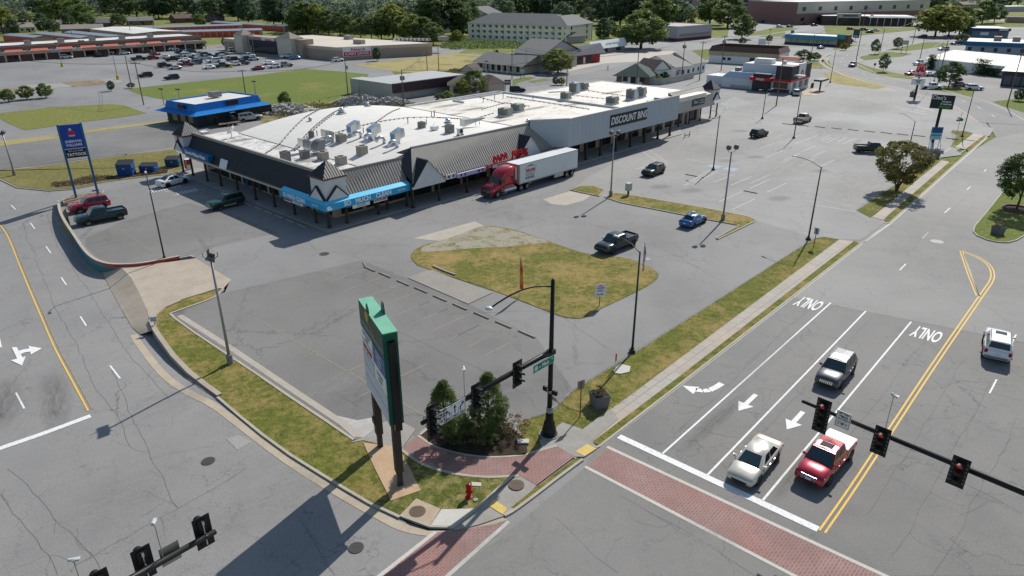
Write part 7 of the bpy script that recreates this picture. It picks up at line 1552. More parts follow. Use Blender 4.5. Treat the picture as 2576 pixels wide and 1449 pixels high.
def pylon(label,base,tl,tr,br,bg,parts,pw=.28,name='pylon_sign',cat='sign',th=.25,postm=None,two=False):
 zt=ZH(base,((tl[0]+tr[0])/2,(tl[1]+tr[1])/2));zb=ZH(base,((tl[0]+tr[0])/2+(br[0]-tr[0]),(tl[1]+tr[1])/2+(br[1]-tr[1])));a,b_=G(*tl,zt),G(*tr,zt);ang=math.atan2(b_[1]-a[1],b_[0]-a[0]);w=math.dist(a,b_);g=G(*base)
 o=thing(name,label,cat,(g[0],g[1],0),ang);b=MB();b.box(-w/2,w/2,-th/2,th/2,zb,zt);p=b.build('panel',bg,o);
 for q in([0]if not two else[-w*.4,w*.4]):b=MB();b.tube((q,0,0),(q,0,zb if not two else zt),pw,n=10);b.build('post',postm or m_blkm,o)
 H=zt-zb
 for(s,sz,x,z,mt,xs)in parts:text(s,sz*H,mt,p,(x*w,-th/2-.02,zb+z*H),(1,0,0),(0,0,1),xs=xs,ext=.01,bold=.01)
 return o,zb,zt,w
m_lime=plain('lime',(.12,.42,.05),.5)
pylon('black furniture outlet pylon sign with white and green lettering',(2346,358),(2342.5,236.6),(2401.7,240.8),(2393.8,275.6),plain('pylon_black',(.015,.028,.032),.4),[("Cleo's",.38,-.17,.78,m_soft,.95),('furniture\n& mattress',.17,.18,.45,m_soft,.95),('OUTLET',.22,.15,.15,m_lime,.95)])
o,zb,zt,w_=pylon('white message board under the red hat sign by the bend',(2300,249),(2298,197),(2332,198),(2330,214),m_wh,[('LATE NIGHT\nBREAK\nFOR ME',.2,0,.5,m_sblk,.9)])
b=MB();hat=[(-1.6,0),(-1.9,.35),(-1.2,.4),(-1.15,1.6),(-.9,2.6),(-.35,2.9),(0,2.55),(.35,2.9),(.9,2.6),(1.2,1.5),(1.25,.4),(1.9,.35),(1.5,0),(.8,-.6),(-.8,-.6)]
z_h=zt+.9;b.add([(x,-.15,z_h+z)for x,z in hat]+[(x,.15,z_h+z)for x,z in hat],[tuple(range(len(hat))),tuple(range(2*len(hat)-1,len(hat)-1,-1))]+[(i,(i+1)%len(hat),len(hat)+(i+1)%len(hat),len(hat)+i)for i in range(len(hat))])
hb=b.build('hat_panel',m_red,o);text("Arby's",1.25,m_soft,hb,(0,-.22,z_h+.55),(1,0,0),(0,0,1),bold=.03,ext=.03);b=MB();b.path([(-.75,-.18,z_h+1.4),(-.6,-.18,z_h+2.3),(-.3,-.18,z_h+2.5),(0,-.18,z_h+2.1),(.3,-.18,z_h+2.5),(.6,-.18,z_h+2.3),(.75,-.18,z_h+1.4)],.08,6);b.path([(-1.3,-.18,z_h+.0),(-.6,-.18,z_h-.4),(.6,-.18,z_h-.4),(1.3,-.18,z_h)],.08,6);b.build('hat_outline',m_soft,hb);b=MB();b.tube((0,0,zt),(0,0,z_h),.2);b.build('post',m_blkm,o)
pylon('black back-lane barbershop style sign board',(1277,232),(1270,201),(1286,201),(1286,213),m_blk,[('HO',.7,0,.5,m_soft,1.2)],two=True,pw=.12)
pylon('small pale lease sign on two posts by the grey offices',(1314,197),(1312,177),(1322,176),(1322,184),plain('sign_sage',(.40,.42,.36),.6),[],two=True,pw=.1)
pylon('white blank board on two posts by the bend verge',(2273,133),(2271.5,101),(2287,101.5),(2287,113),plain('board_grey',(.42,.44,.48),.5),[],two=True,pw=.1)
pylon('dark bank pylon sign',(2151,104),(2149.5,73),(2165,74),(2165,96),plain('bank_dark',(.03,.08,.12),.5),[('BANK',.25,0,.2,m_soft,1)],pw=.1)
pylon('small blue bank sign on posts',(1990,104),(1985,76),(1993,76),(1993,84),plain('bank_blue',(.03,.14,.3),.5),[],pw=.1)
pylon('white sign with faint print in the bank lot',(1916,116),(1905,98),(1924,98),(1924,112),m_wh,[],two=True,pw=.1)
for px,lab in(((2373*1.0-285,155),'red octagonal stop sign at the bank drive'),((2197,181),'red octagonal stop sign on the bend verge')):
 if px[0]==2088:px=(2063+3,171)
 g=G(*px);o=thing('stop_sign',lab,'sign',(g[0],g[1],0),R(5));b=MB();b.tube((0,0,0),(0,0,2.9),.05);b.build('post',m_steel,o);b=MB();b.tube((0,-.06,2.6),(0,-.09,2.6),.5,n=8);b.build('octagon',m_red,o)
g=G(2405,343);o=thing('street_name_post','thin post with green street name blade on the far verge','sign',(g[0],g[1],.05),R(10));zt=ZH((2405,343),(2422,282));b=MB();b.tube((0,0,0),(0,0,zt),.04);b.build('post',m_steel,o);b=MB();b.box(-.9,.7,-.02,.02,zt*.62,zt*.62+.4);b.box(-.02,.02,-.6,.8,zt*.62+.42,zt*.62+.7);b.build('blade',m_sgn,o)
def person(label,loc,face,shirt,trousers,skin=(.30,.18,.12),hair=(.02,.015,.012),stride=.12,H=1.75):
 o=thing('person',label,'person',loc,face);k=H/1.75
 V_=[(0,0,.95),(0,0,1.15),(0,0,1.38),(0,0,1.5),(0.02,0,1.62),(0.02,0,1.73)]+[(0,.09,.9),(stride,.10,.48),(stride*.4,.10,.06),(stride*.4+.15,.10,.04)]+[(0,-.09,.9),(-stride*.3,-.10,.48),(-stride*1.6,-.10,.06),(-stride*1.6+.15,-.10,.04)]+[(0,.19,1.40),(-.05,.24,1.12),(.06,.24,.88),(.08,.24,.80)]+[(0,-.19,1.40),(.06,-.24,1.12),(.16,-.22,.90),(.19,-.22,.83)]
 Rd=[.13,.12,.14,.055,.085,.08,.09,.065,.045,.03,.09,.065,.045,.03,.055,.042,.032,.028,.055,.042,.032,.028]
 Ed=[(0,1),(1,2),(2,3),(3,4),(4,5),(0,6),(6,7),(7,8),(8,9),(0,10),(10,11),(11,12),(12,13),(2,14),(14,15),(15,16),(16,17),(2,18),(18,19),(19,20),(20,21)]
 me=bpy.data.meshes.new('body');me.from_pydata([(x*k,y*k,z*k)for x,y,z in V_],Ed,[]);bo=link('body',me,o)
 bo.modifiers.new('skin','SKIN');ly=me.skin_vertices[0].data
 for i,r_ in enumerate(Rd):ly[i].radius=(r_*k,r_*k)
 ly[0].use_root=True;sb=bo.modifiers.new('sub','SUBSURF');sb.levels=sb.render_levels=1
 t=NT('clothes'+label[:12]);s_=t.node('ShaderNodeSeparateXYZ');t.l.new(t.co,s_.inputs[0]);rp=t.ramp(t.math('MULTIPLY',s_.outputs['Z'],1/(2*k)),[(0,(.02,.02,.02)),(.04,trousers),(.495,trousers),(.5,shirt),(.75,shirt),(.76,skin),(1,skin)]);rp.node.color_ramp.interpolation='CONSTANT';t.base(rp);me.materials.append(t.m)
 b=MB();b.lathe([(.01,.10),(.06,.085),(.095,.02),(.095,-.04),(.06,-.05)],12,(.0,0,1.74*k));b.build('hair',plain('hair'+label[:9],hair,.8),o,smooth=True)
p=LW(10.3,.9);person('person in dark clothes standing under the laundromat awning',(p[0],p[1],.15),R(250),(.015,.015,.02),(.01,.01,.012))
p=G(1529,178);person('person in a pale shirt and dark trousers walking by the red shop',(p[0],p[1],0),R(200),(.35,.42,.55),(.03,.03,.05),stride=.2,H=1.9)
#  background buildings
m_win2=plain('hotel_window',(.10,.11,.12),.15,0,.3,.5);m_win=plain('far_window',(.03,.035,.04),.12,0,.3,.5);m_rfw=plain('far_roof_white',(.60,.585,.55),.7,0,.12,.15);m_rfg=plain('shingle_grey',(.17,.17,.165),.9,0,.15,.8);m_rfb=plain('shingle_brown',(.12,.085,.075),.9,0,.15,.8)
m_rft=plain('shingle_tan',(.24,.21,.18),.9,0,.15,.6);m_beige=plain('wall_beige',(.56,.49,.40),.85);m_wallw=plain('wall_white',(.78,.77,.74),.8);m_wallg=plain('wall_grey',(.40,.40,.39),.8);m_brkf=brick('far_brick',(.20,.085,.06),(.16,.07,.055),(.22,.18,.15),1,0,.4,.2,.02)
m_reddoor=plain('storage_red',(.55,.06,.035),.6);m_coral=plain('coral_metal',(.85,.22,.13),.5);m_shed=plain('shed_roof',(.26,.28,.31),.35,.3)
class Bld:
 """x along the front (left to right seen from the street), y away, z up"""
 def __init__(s,name,label,p0,p1,depth,h,wall,roof,kind='flat',rise=1.6,over=.4,cat='building',z=0,par=.35,group=None):
  a,b=G(*p0),G(*p1);s.ang=math.atan2(b[1]-a[1],b[0]-a[0]);s.w=w=math.dist(a,b);s.d=d=depth;s.h=h
  s.o=thing(name,label,cat,(a[0],a[1],z),s.ang,group)
  s.wall=MB().box(0,w,0,d,0,h).build('wall',wall,s.o)
  if kind=='flat':
   b_=MB();b_.box(-.1,w+.1,-.1,d+.1,h,h+.12);s.roof=b_.build('roof',roof,s.o)
   if par:b_=MB();wall_strip(b_,[(0,0),(w,0),(w,d),(0,d)],.3,h+.1,h+par,True);b_.build('parapet',wall if par>.5 else plain('par_trim',(.45,.43,.40),.7),s.roof)
  elif kind=='gable':
   b_=MB();e=over;q=[(-e,-e,h),(w+e,-e,h),(w+e,d+e,h),(-e,d+e,h),(-e,d/2,h+rise),(w+e,d/2,h+rise)];b_.add(q,[(0,1,5,4),(2,3,4,5),(0,3,2,1)]);s.roof=b_.build('roof',roof,s.o)
   b_=MB();b_.add([(-.0,0,h+.01),(0,d,h+.01),(0,d/2,h+rise-.15),(w,0,h+.01),(w,d,h+.01),(w,d/2,h+rise-.15)],[(0,1,2),(3,5,4),(0,2,5,3),(1,4,5,2)]);b_.build('gable_wall',wall,s.o)
  elif kind=='gabley':
   b_=MB();e=over;q=[(-e,-e,h),(w+e,-e,h),(w+e,d+e,h),(-e,d+e,h),(w/2,-e,h+rise),(w/2,d+e,h+rise)];b_.add(q,[(1,2,5,4),(3,0,4,5),(0,3,2,1)]);s.roof=b_.build('roof',roof,s.o)
   b_=MB();b_.add([(0,0,h+.01),(w,0,h+.01),(w/2,0,h+rise-.15),(0,d,h+.01),(w,d,h+.01),(w/2,d,h+rise-.15)],[(0,1,2),(3,5,4),(0,2,5,3),(1,4,5,2)]);b_.build('gable_wall',wall,s.o)
  elif kind=='hip':
   b_=MB();e=over;k=min(w,d)/2;q=[(-e,-e,h),(w+e,-e,h),(w+e,d+e,h),(-e,d+e,h)]+([(k,d/2,h+rise),(w-k,d/2,h+rise)]if w>=d else[(w/2,k,h+rise),(w/2,d-k,h+rise)])
   b_.add(q,[(0,1,5,4),(1,2,5),(2,3,4,5),(3,0,4),(0,3,2,1)]if w>=d else[(0,1,4),(1,2,5,4),(2,3,5),(3,0,4,5),(0,3,2,1)]);s.roof=b_.build('roof',roof,s.o)
 def front(s,name,x0,x1,z0,z1,mat,y=-.06,th=.08):return MB().box(x0,x1,y,y+th,z0,z1).build(name,mat,s.o)
 def side(s,name,y0,y1,z0,z1,mat,right=True,o=.06):return(MB().box(s.w-.02,s.w+o,y0,y1,z0,z1)if right else MB().box(-o,.02,y0,y1,z0,z1)).build(name,mat,s.o)
 def wins(s,xs,w,z0,z1,mat=None,name='window',trim=None):
  for x in xs:
   g=s.front(name,x,x+w,z0,z1,mat or m_win)
   if trim:b_=MB();wall_strip(b_,[(0,0),(1,0)],.01,0,.01);b_=MB().box(x-.06,x+w+.06,-.09,.0,z0-.1,z0);b_.build('sill',trim,g)
 def awins(s,n,w,z0,z1,m0=1.0,**k):s.wins([m0+(s.w-2*m0-w)*i/max(1,n-1)for i in range(n)],w,z0,z1,**k)
 def unit(s,x,y,w=2,d=1.6,h=1.3,mat=None):b_=MB().box(x,x+w,y,y+d,s.h+.1,s.h+.1+h);b_.build('rooftop_unit',mat or m_acg,s.o,bevel=.04)
 def px(s,xx,yy):
  return xx*s.w,yy*s.d
cr=lambda x,y:(x*.1465,y*.1465)
h_=ZH((11.7,159),(11,122));S1=Bld('strip_mall','long low strip of shops with coral scalloped awnings at the far left',(-60,160.5),(511,121.5),22,h_,plain('strip_brick',(.22,.13,.11),.85),m_rfw,par=.6)
m_strip=plain('strip_taupe',(.38,.33,.28),.85)
S1.front('canopy_fascia',0,S1.w,h_-2.9,h_-1.7,m_strip,-3.0,.2);MB().box(0,S1.w,-3.0,0,h_-1.75,h_-1.65).build('canopy_deck',m_strip,S1.o)
n=int(S1.w/4.6)
for i in range(n+1):x=i*S1.w/n;MB().box(x-.22,x+.22,-2.9,-2.5,0,h_-2.8).build('column',m_beige,S1.o)
for i in range(int(S1.w/9.2)):
 x=i*9.2+1
 b=MB();pl=[(x-.6,-3.3,h_-2.75),(x+6.8,-3.3,h_-2.75),(x+6.0,-1.2,h_-1.0),(x+.2,-1.2,h_-1.0)];b.poly(pl);b.cur=1;b.ribs(pl,.8,.12,.1);b.build('coral_awning',[m_coral,plain('coral_dark',(.55,.12,.08),.5)],S1.o)
 b=MB();b.add([(x+6.2,-3.1,h_-2.3),(x+9.2,-3.1,h_-2.3),(x+7.7,-3.1,h_-1.3),(x+7.7,-.5,h_-1.3),(x+6.2,-.5,h_-2.3),(x+9.2,-.5,h_-2.3)],[(0,1,2),(0,2,3,4),(1,5,3,2)]);b.build('arched_gablet',m_strip,S1.o)
 MB().box(x+1,x+5.2,-.05,.05,.5,2.7).build('window',m_win,S1.o)
for i in range(6):S1.unit(8+i*12.5,8,2.2,2.2,1.6)
for x,c_ in((26,(.30,.42,.5)),(34,(.5,.5,.48)),(46,(.45,.3,.25)),(56,(.45,.45,.5))):S1.front('shop_sign',x,x+4,h_-2.6,h_-1.8,plain('ssign%d'%x,c_,.6),-3.15)
def shed(p0,p1,d,h,lab,roof=None,doors=True,side=False,wall=None):
 s=Bld('storage_shed',lab,p0,p1,d,h,wall or plain('shed_tan',(.36,.27,.22),.7),roof or m_shed,'gable',.7,.15,group='red-door storage sheds');n=int(s.w/3.4)
 if doors:
  for i in range(min(n,60)):s.front('roller_door',.4+i*3.4,3.2+i*3.4,0,h-.5,m_reddoor)
 return s
shed((531,67),(718,79),9,3.0,'long red-door storage shed farthest back');shed((415,97),(662,90),14,3.2,'wide red-door storage shed in front behind the supermarket tower');shed((358,84),(612,75),11,3.0,'red-door storage shed in the middle row')
shed((10,103),(90,110),9,3.0,'leftmost storage shed peeping over the coral strip');shed((88,98),(206,111),9,3.0,'second storage shed over the coral strip');shed((163,95),(300,110),9,3.0,'third storage shed over the coral strip')
s=shed((230,92),(340,106),26,4.2,'white-roofed beige warehouse among the storage sheds',m_rfw,False);s.front('roller_door',s.w-4,s.w-1,0,2.8,m_reddoor);s.front('roller_door',s.w-8,s.w-5,0,2.8,m_reddoor)
s=Bld('brick_shop','low brick building with tan roof beyond the storage sheds',(157,89),(262,86),14,3.4,m_brkf,m_rft,'gable',2.2);s.awins(4,1.2,.8,2.2)
for i,(p0,p1,d,h,rs,wm,rm,lab)in enumerate([((-8,80),(38,82),12,3,2.6,m_brkf,m_rft,'brick house at the far left edge under the trees'),((50,82),(91,80),11,3,2.5,m_beige,m_rft,'tan-roofed house with pale garage at the far left'),((32,62),(58,62),12,3.2,3.2,m_wallg,m_rft,'large grey-roofed house behind the garage house'),((140,72),(162,71),9,3,2.0,m_wallg,m_rfg,'small pale house between two dark trees'),((226,70),(284,70),12,3.2,2.8,m_brkf,m_rfg,'long grey-roofed brick house behind the warehouse'),((325,64),(388,62),12,3,2.4,m_brkf,m_rfg,'low house with white gable in the trees'),((443,58),(492,56),11,3.2,2.8,plain('wall_dkbrick',(.15,.07,.06),.8),m_rfb,'reddish-roofed brick house on the rise'),((536,55),(566,53),10,3,2.2,m_brkf,m_rfb,'brown house behind the back storage shed'),((640,48),(670,47),10,3,2.2,m_brkf,m_rfb,'brick house hidden in the dark trees at the back')]):
 s=Bld('house',lab,p0,p1,d,h,wm,rm,'gable',rs,.5,'house',group='houses beyond the storage sheds');s.awins(3,1.3,.9,2.2,trim=m_wallw);s.front('door',s.w*.55,s.w*.55+1,0,2.1,m_post)
Lp,Cp,Rp=G(566,125),G(849,152),G(1088,139);hS=ZH((849,152),(849,119.5));ux=Vector((Cp[0]-Lp[0],Cp[1]-Lp[1]));wS=ux.length;aS=math.atan2(ux.y,ux.x)
loc=lambda p:((p[0]-Lp[0])*math.cos(aS)+(p[1]-Lp[1])*math.sin(aS),-(p[0]-Lp[0])*math.sin(aS)+(p[1]-Lp[1])*math.cos(aS))
r_=loc(Rp);sm=thing('supermarket','large beige supermarket with two capped towers and red and white signs','building',(Lp[0],Lp[1],0),aS)
m_sup=plain('super_tan',(.52,.43,.35),.85);m_supd=plain('super_brown',(.36,.28,.22),.85);m_supl=plain('super_pale',(.58,.51,.42),.85)
foot=[(0,0),(wS,0),r_,(r_[0]-wS,r_[1])]
MB().prism(foot,0,hS-1.2).build('wall',m_supd,sm);MB().prism(offset(foot,-.02,True),hS-1.2,hS).build('upper_wall',m_sup,sm);MB().prism(offset(foot,.3,True),hS,hS+.06).build('roof',plain('super_roof',(.56,.50,.41),.8,0,.1,.1),sm)
ta,tb=wS*.27,wS*.66
MB().box(ta-4,tb+8,-2.5,4,0,hS+2.2).build('front_block',m_supd,sm);MB().box(ta+4,tb,-3.4,-2.4,3.4,5.8).build('navy_canopy',plain('canopy_navy',(.02,.03,.055),.6),sm);MB().box(ta+4,tb,-2.56,-2.4,.1,3.4).build('shopfront',m_win,sm)
for t_ in(ta,tb):
 MB().box(t_-5,t_+1 if t_==ta else t_+4.5,-5.0,1.5,0,hS+2.6).build('tower',m_supl,sm);x0,x1=t_-5.3,(t_+1.3 if t_==ta else t_+4.8)
 if t_==tb:x0=t_-5.3
 b=MB();cx=(x0+x1)/2;b.add([(x0,-5.3,hS+2.6),(x1,-5.3,hS+2.6),(x1,1.8,hS+2.6),(x0,1.8,hS+2.6),(cx,-1.8,hS+5.0)],[(0,1,4),(1,2,4),(2,3,4),(3,0,4),(3,2,1,0)]);b.build('tower_cap',m_rft,sm)
def csign(par,org,xd,w,h):
 x=Vector(xd).normalized();n=x.cross(Vector((0,0,1)));P=lambda a,z,o:tuple(Vector(org)+x*a+Vector((0,0,z))+n*o)
 b=MB();b.hexa([P(-w/2,-h/2,0),P(w/2,-h/2,0),P(w/2,-h/2,.15),P(-w/2,-h/2,.15)],[P(-w/2,h/2,0),P(w/2,h/2,0),P(w/2,h/2,.15),P(-w/2,h/2,.15)]);p=b.build('store_sign',m_wh,par)
 b=MB();b.hexa([P(-w*.47,-h*.45,.15),P(w*.47,-h*.45,.15),P(w*.47,-h*.45,.2),P(-w*.47,-h*.45,.2)],[P(-w*.47,0,.15),P(w*.47,0,.15),P(w*.47,0,.2),P(-w*.47,0,.2)]);b.build('red_band',m_red,p)
 text('CASH SAVER',h*.42,m_soft,p,P(0,-h*.22,.23),xd,(0,0,1),bold=.03,xs=w/h*.36);text('Edwards',h*.42,m_red,p,P(.3,h*.22,.2),xd,(0,0,1),shear=.25,bold=.02,xs=w/h*.36)
csign(sm,((ta+tb)/2+1,-2.5,hS+.6),(1,0,0),9,3.0)
sd=Vector((r_[0]-wS,r_[1],0)).normalized();csign(sm,tuple(Vector((wS,0,hS-1.9))+sd*8.5),tuple(sd),12,3.6)
for(x,y,w_,d_,h2_)in((wS*.9,16,5,2.5,1.8),(wS*.62,30,4,2.5,1.9),(wS*1.1,52,4.5,2.5,1.8)):MB().box(x,x+w_,y,y+d_,hS,hS+h2_).build('rooftop_unit',m_ac,sm,bevel=.05)
for i in range(9):MB().box(wS*.95+i*1.6,wS*.95+i*1.6+1.2,36+i*.9,38+i*.9,hS+.4,hS+1.4).build('condenser',m_galv,sm)
for i in range(22):MB().tube((ta+2+i*1.3,-6.2,0),(ta+2+i*1.3,-6.2,1.0),.12,n=6).build('bollard',m_beige,sm)
h_=ZH((992,251),(990,212));W1=Bld('warehouse','grey metal warehouse with dark brown fascia behind the shopping centre',(905,238),(992,252),28,h_,plain('rib_grey',(.46,.46,.42),.5,0,.08,1),plain('wh_roof',(.42,.42,.41),.5,0,.1),par=0)
W1.side('brown_fascia',-.5,28,h_-2.2,h_+.3,plain('fascia_maroon',(.05,.03,.035),.6),True,1.0);b=MB()
for i in range(40):b.box(i*W1.w/40-.03,i*W1.w/40+.03,-.05,.0,0,h_);b.box(W1.w,W1.w+.05,i*.7-.03,i*.7+.03,0,h_-2.3)
b.build('wall_rib',plain('ribd',(.26,.26,.24),.5),W1.o);MB().box(-4,0,0,4.5,0,4.2).build('lean_to',m_wallg,W1.o);W1.front('door',6,7,0,2.2,m_wallg)
h_=ZH((491,320),(490,262));B1=Bld('blue_roofed_shop','low dark barbershop building with bright blue metal mansard and awning',(414,309),(500,322),13,4.8,plain('shop_dark',(.022,.035,.045),.7),m_rfw,par=0)
B1.o.location=G(500,322)+(0,);q0,q1=G(500,322),G(661,293);B1.ang=math.atan2(q1[1]-q0[1],q1[0]-q0[0])
for ch in list(KIDS[B1.o.name]):bpy.data.objects.remove(ch)
KIDS[B1.o.name]=[];B1.o.rotation_euler=(0,0,B1.ang);W_=math.dist(q0,q1);D_=math.dist(G(414,309),q0)*.95;m_bm=plain('blue_metal',(.01,.20,.62),.35,.1,.1)
MB().box(0,W_,0,D_,0,3.1).build('wall',MATS['shop_dark'],B1.o);MB().box(.3,W_-.3,.3,D_-.3,3.1,4.75).build('roof',m_rfw,B1.o)
ring=lambda e,z:[(-e,-e,z),(W_+e,-e,z),(W_+e,D_+e,z),(-e,D_+e,z)]
for(e0,z0,e1,z1,nm)in((1.8,2.85,.1,3.5,'awning'),(.1,3.5,-.25,5.0,'mansard')):
 b=MB();r0,r1=ring(e0,z0),ring(e1,z1)
 for i in range(4):
  pl=[r0[i],r0[(i+1)%4],r1[(i+1)%4],r1[i]];b.cur=0;b.poly(pl);b.cur=1;b.ribs(pl,.45,.06,.06)
 b.build(nm,[m_bm if nm=='mansard' else plain('blue_awning',(.03,.30,.75),.35),plain('blue_seam',(.01,.12,.38),.35)],B1.o)
b=MB();wall_strip(b,[(p[0],p[1])for p in ring(-.3,0)],.2,4.8,5.05,True);b.build('parapet',m_bm,B1.o)
for x0,x1 in((2,5),(7,9.5),(11,14),(16,20)):MB().box(x0,x1,-.05,.05,.9,2.5).build('window',m_win,B1.o)
for y0,y1 in((1.5,3.2),(4.5,6.2),(7.5,9.2)):MB().box(-.05,.05,y0,y1,.9,2.5).build('window',plain('tan_window',(.25,.17,.10),.3),B1.o)
MB().box(W_*.44,W_*.62,-.55,-.4,3.9,4.9).build('shop_sign',m_blk,B1.o);MB().box(-.5,-.35,3.5,5.8,3.8,4.8).build('shop_sign',m_blk,B1.o);MB().box(W_*.5,W_*.5+2.4,D_*.5,D_*.5+1.8,5,6.2).build('rooftop_unit',m_acg,B1.o)
g=G(560,318);tr=thing('utility_trailer','two-axle wire-sided utility trailer hitched behind the silver suv','trailer',(g[0]+1,g[1]+1,.02),math.atan2(G(649,303.4)[1]-G(614.8,308)[1],G(649,303.4)[0]-G(614.8,308)[0]));b=MB();b.box(-2.6,2.6,-1.05,1.05,.5,.6);b.build('deck',m_wood,tr)
b=MB()
for s in(-1,1):
 for z in(.85,1.15,1.45):b.box(-2.6,2.6,s*1.05-.02,s*1.05+.02,z,z+.03)
 for i in range(7):b.box(-2.6+i*.86,-2.57+i*.86,s*1.05-.02,s*1.05+.02,.5,1.5)
b.box(-2.65,-2.6,-1.05,1.05,.55,2.0);b.tube((2.6,0,.5),(4.0,0,.45),.06);b.build('rail_frame',m_trimb,tr)
for x in(-.5,.45):
 for s in(-1,1):wheel(tr,x,s*1.3,.34,.2)
g2=G(578,313);mw=thing('riding_mower','blue and black riding mower with canopy standing on the trailer','mower',(g2[0]+.6,g2[1]+1,.62),.9);b=MB();b.box(-.8,.8,-.5,.5,.2,.6);b.box(-.8,-.1,-.4,.4,.6,1.0);b.build('body',m_trimb,mw,bevel=.05);b=MB();b.box(-.3,.2,-.3,.3,.6,1.2);b.build('seat',m_bp,mw,bevel=.05);b=MB();b.box(-.6,.5,-.5,.5,1.9,1.96);b.tube((-.5,-.4,.6),(-.5,-.4,1.9),.03);b.tube((-.5,.4,.6),(-.5,.4,1.9),.03);b.build('canopy',m_acg,mw)
c3=lambda x,y:(1131.9+x*.19532,y*.19532)
h_=ZH(c3(960,955),c3(955,850));s=Bld('office_building','low tan offices with grey shingle roof and white porch posts',c3(355,900),c3(925,958),14,h_,m_beige,m_rfg,'gable',3.0,1.6);s.awins(7,1.4,.6,2.4)
for i in range(6):MB().box(s.w*(.25+i*.12),s.w*(.25+i*.12)+.2,-1.5,-1.3,0,h_).build('porch_post',m_wallw,s.o)
h_=ZH(c3(1200,920),c3(1200,690));s=Bld('hall_building','big grey hall with wide grey shingle roof between offices and the red shop',c3(830,905),c3(1195,935),24,h_,m_wallg,m_rfg,'gable',4.2,.8)
h_=ZH(c3(1680,830),c3(1690,700));s=Bld('vape_shop','red-walled shop with slanted grey metal front sign fascia',c3(1560,840),c3(1930,795),12,h_,plain('shop_red',(.33,.025,.03),.7),m_rfg,par=0)
b=MB();pl=[(-3.5,-1.0,h_-.4),(s.w+2.4,-1.0,h_-.4),(s.w+.6,.6,h_+3.4),(-3.5,.6,h_+2.6)];b.poly(pl);b.add([pl[1],pl[2],(s.w+.6,6,h_+.5)],[(0,1,2)]);fa=b.build('slant_fascia',plain('fascia_lilac',(.33,.31,.32),.6),s.o);text('Vapes',2.0,m_sblk,fa,(s.w*.2,-.2,h_+1.6),(1,0,0),(0,.4,1),xs=.9);s.wins([3,9],3.5,.4,h_-.9);s.front('door',7.3,8.4,0,2.3,m_soft)
h_=ZH(c3(2100,670),c3(2100,600));s=Bld('strip_shop','white-fascia stone shop row with teal lettering left of the big tree',c3(1950,690),c3(2250,650),14,h_,plain('stone_tan',(.30,.27,.24),.9),m_rfg,par=0)
b=MB();pl=[(-9,-1.2,h_-.1),(s.w+.6,-1.2,h_-.1),(s.w+.2,.8,h_+3.4),(-9,.8,h_+3.0)];b.poly(pl);b.add([pl[1],pl[2],(s.w+.2,12,h_)],[(0,1,2)]);fa=b.build('white_fascia',m_wh,s.o);text('INSURANCE AND MORE',1.1,plain('teal_letter',(.02,.35,.36),.5),fa,(s.w*.42,-.35,h_+1.6),(1,0,0),(0,.4,1),xs=.9);s.wins([1,12],4,.5,2.6)
HL,HR=c3(235,510),c3(1500,560);hH=ZH(c3(1330,560),c3(1330,335));Ht=Bld('hotel','three-storey cream hotel with long grey roof and rows of paired windows',HL,HR,20,hH,plain('hotel_cream',(.88,.82,.66),.8,0,.05,.3),m_rfg,'hip',5.2,.7)
n=15
for f_ in range(3):
 z=.9+f_*(hH-.3)/3
 for i in range(n):
  x=2.5+i*(Ht.w-5)/(n-.5);Ht.front('window',x,x+1.2,z+.3,z+1.6,m_win2);Ht.front('window',x+3.0,x+3.5,z+.7,z+1.6,m_win2)
for i in range(7):x=Ht.w*(i+1)/8;Ht.front('downpipe',x,x+.18,0,hH,m_wallg,-.14)
a=c3(1560,545);e=Bld('hotel','projecting end wing of the cream hotel with turret roof',c3(1500,560),c3(1830,505),16,hH,MATS['hotel_cream'],m_rfg,'hip',4.5,.8)
for f_ in range(3):z=.9+f_*(hH-.3)/3;e.wins([e.w*.15,e.w*.75],1.5,z,z+1.7)
s=Bld('porch_pavilion','small dark-roofed entrance pavilion before the hotel',c3(1510,560),c3(1740,545),8,3.2,m_wallg,plain('roof_nearblack',(.02,.025,.025),.8),'hip',2.0,.8)
s=Bld('house','grey apartment block roof rising left behind the hotel',(1150,62),(1232,68),14,8,m_wallg,m_rfg,'gabley',5,.5,'building');s.awins(4,1.5,2,4)
s=Bld('apartment_block','grey apartment block with blue stair between the trees',(1030,80),(1105,84),14,7.5,plain('apt_grey',(.30,.34,.38),.7),m_rfg,'hip',4,.5);s.awins(5,1.4,1,2.8);s.awins(5,1.4,4.6,6.2)
s=Bld('apartment_block','long grey-roofed apartment half hidden behind the hedge trees',(915,70),(1000,68),12,6.5,m_wallg,m_rfg,'gable',3.5,.5)
s=Bld('apartment_block','white-gabled apartment behind the hedge trees',(1000,62),(1045,62),12,8.0,m_wallw,m_rfg,'gabley',4,.5)
cv=lambda x,y:(1425.5+x*.14646,y*.14646)
h_=ZH(cv(1890,710),cv(1890,490));a_,b_=G(*cv(1890,712)),G(*cv(2480,655));s=Bld('civic_building','pale lilac-grey flat building with dark brick plinth on a lawn slope',cv(1890,712),cv(2480,655),24,h_,plain('lilac_wall',(.42,.40,.40),.8,0,.05),plain('pink_roof',(.42,.35,.32),.8),par=.5,z=.6)
s.front('plinth',0,s.w,-.6,.9,plain('plinth',(.11,.05,.05),.8),-.1,.12);s.side('plinth',-.1,24,-.6,.9,MATS['plinth'],False,.1);s.front('window_band',2,s.w-1,1.6,3.0,plain('band_glass',(.25,.22,.22),.3),-.12);s.front('coping',0,s.w,h_+.2,h_+.55,m_soft,-.2,.2)
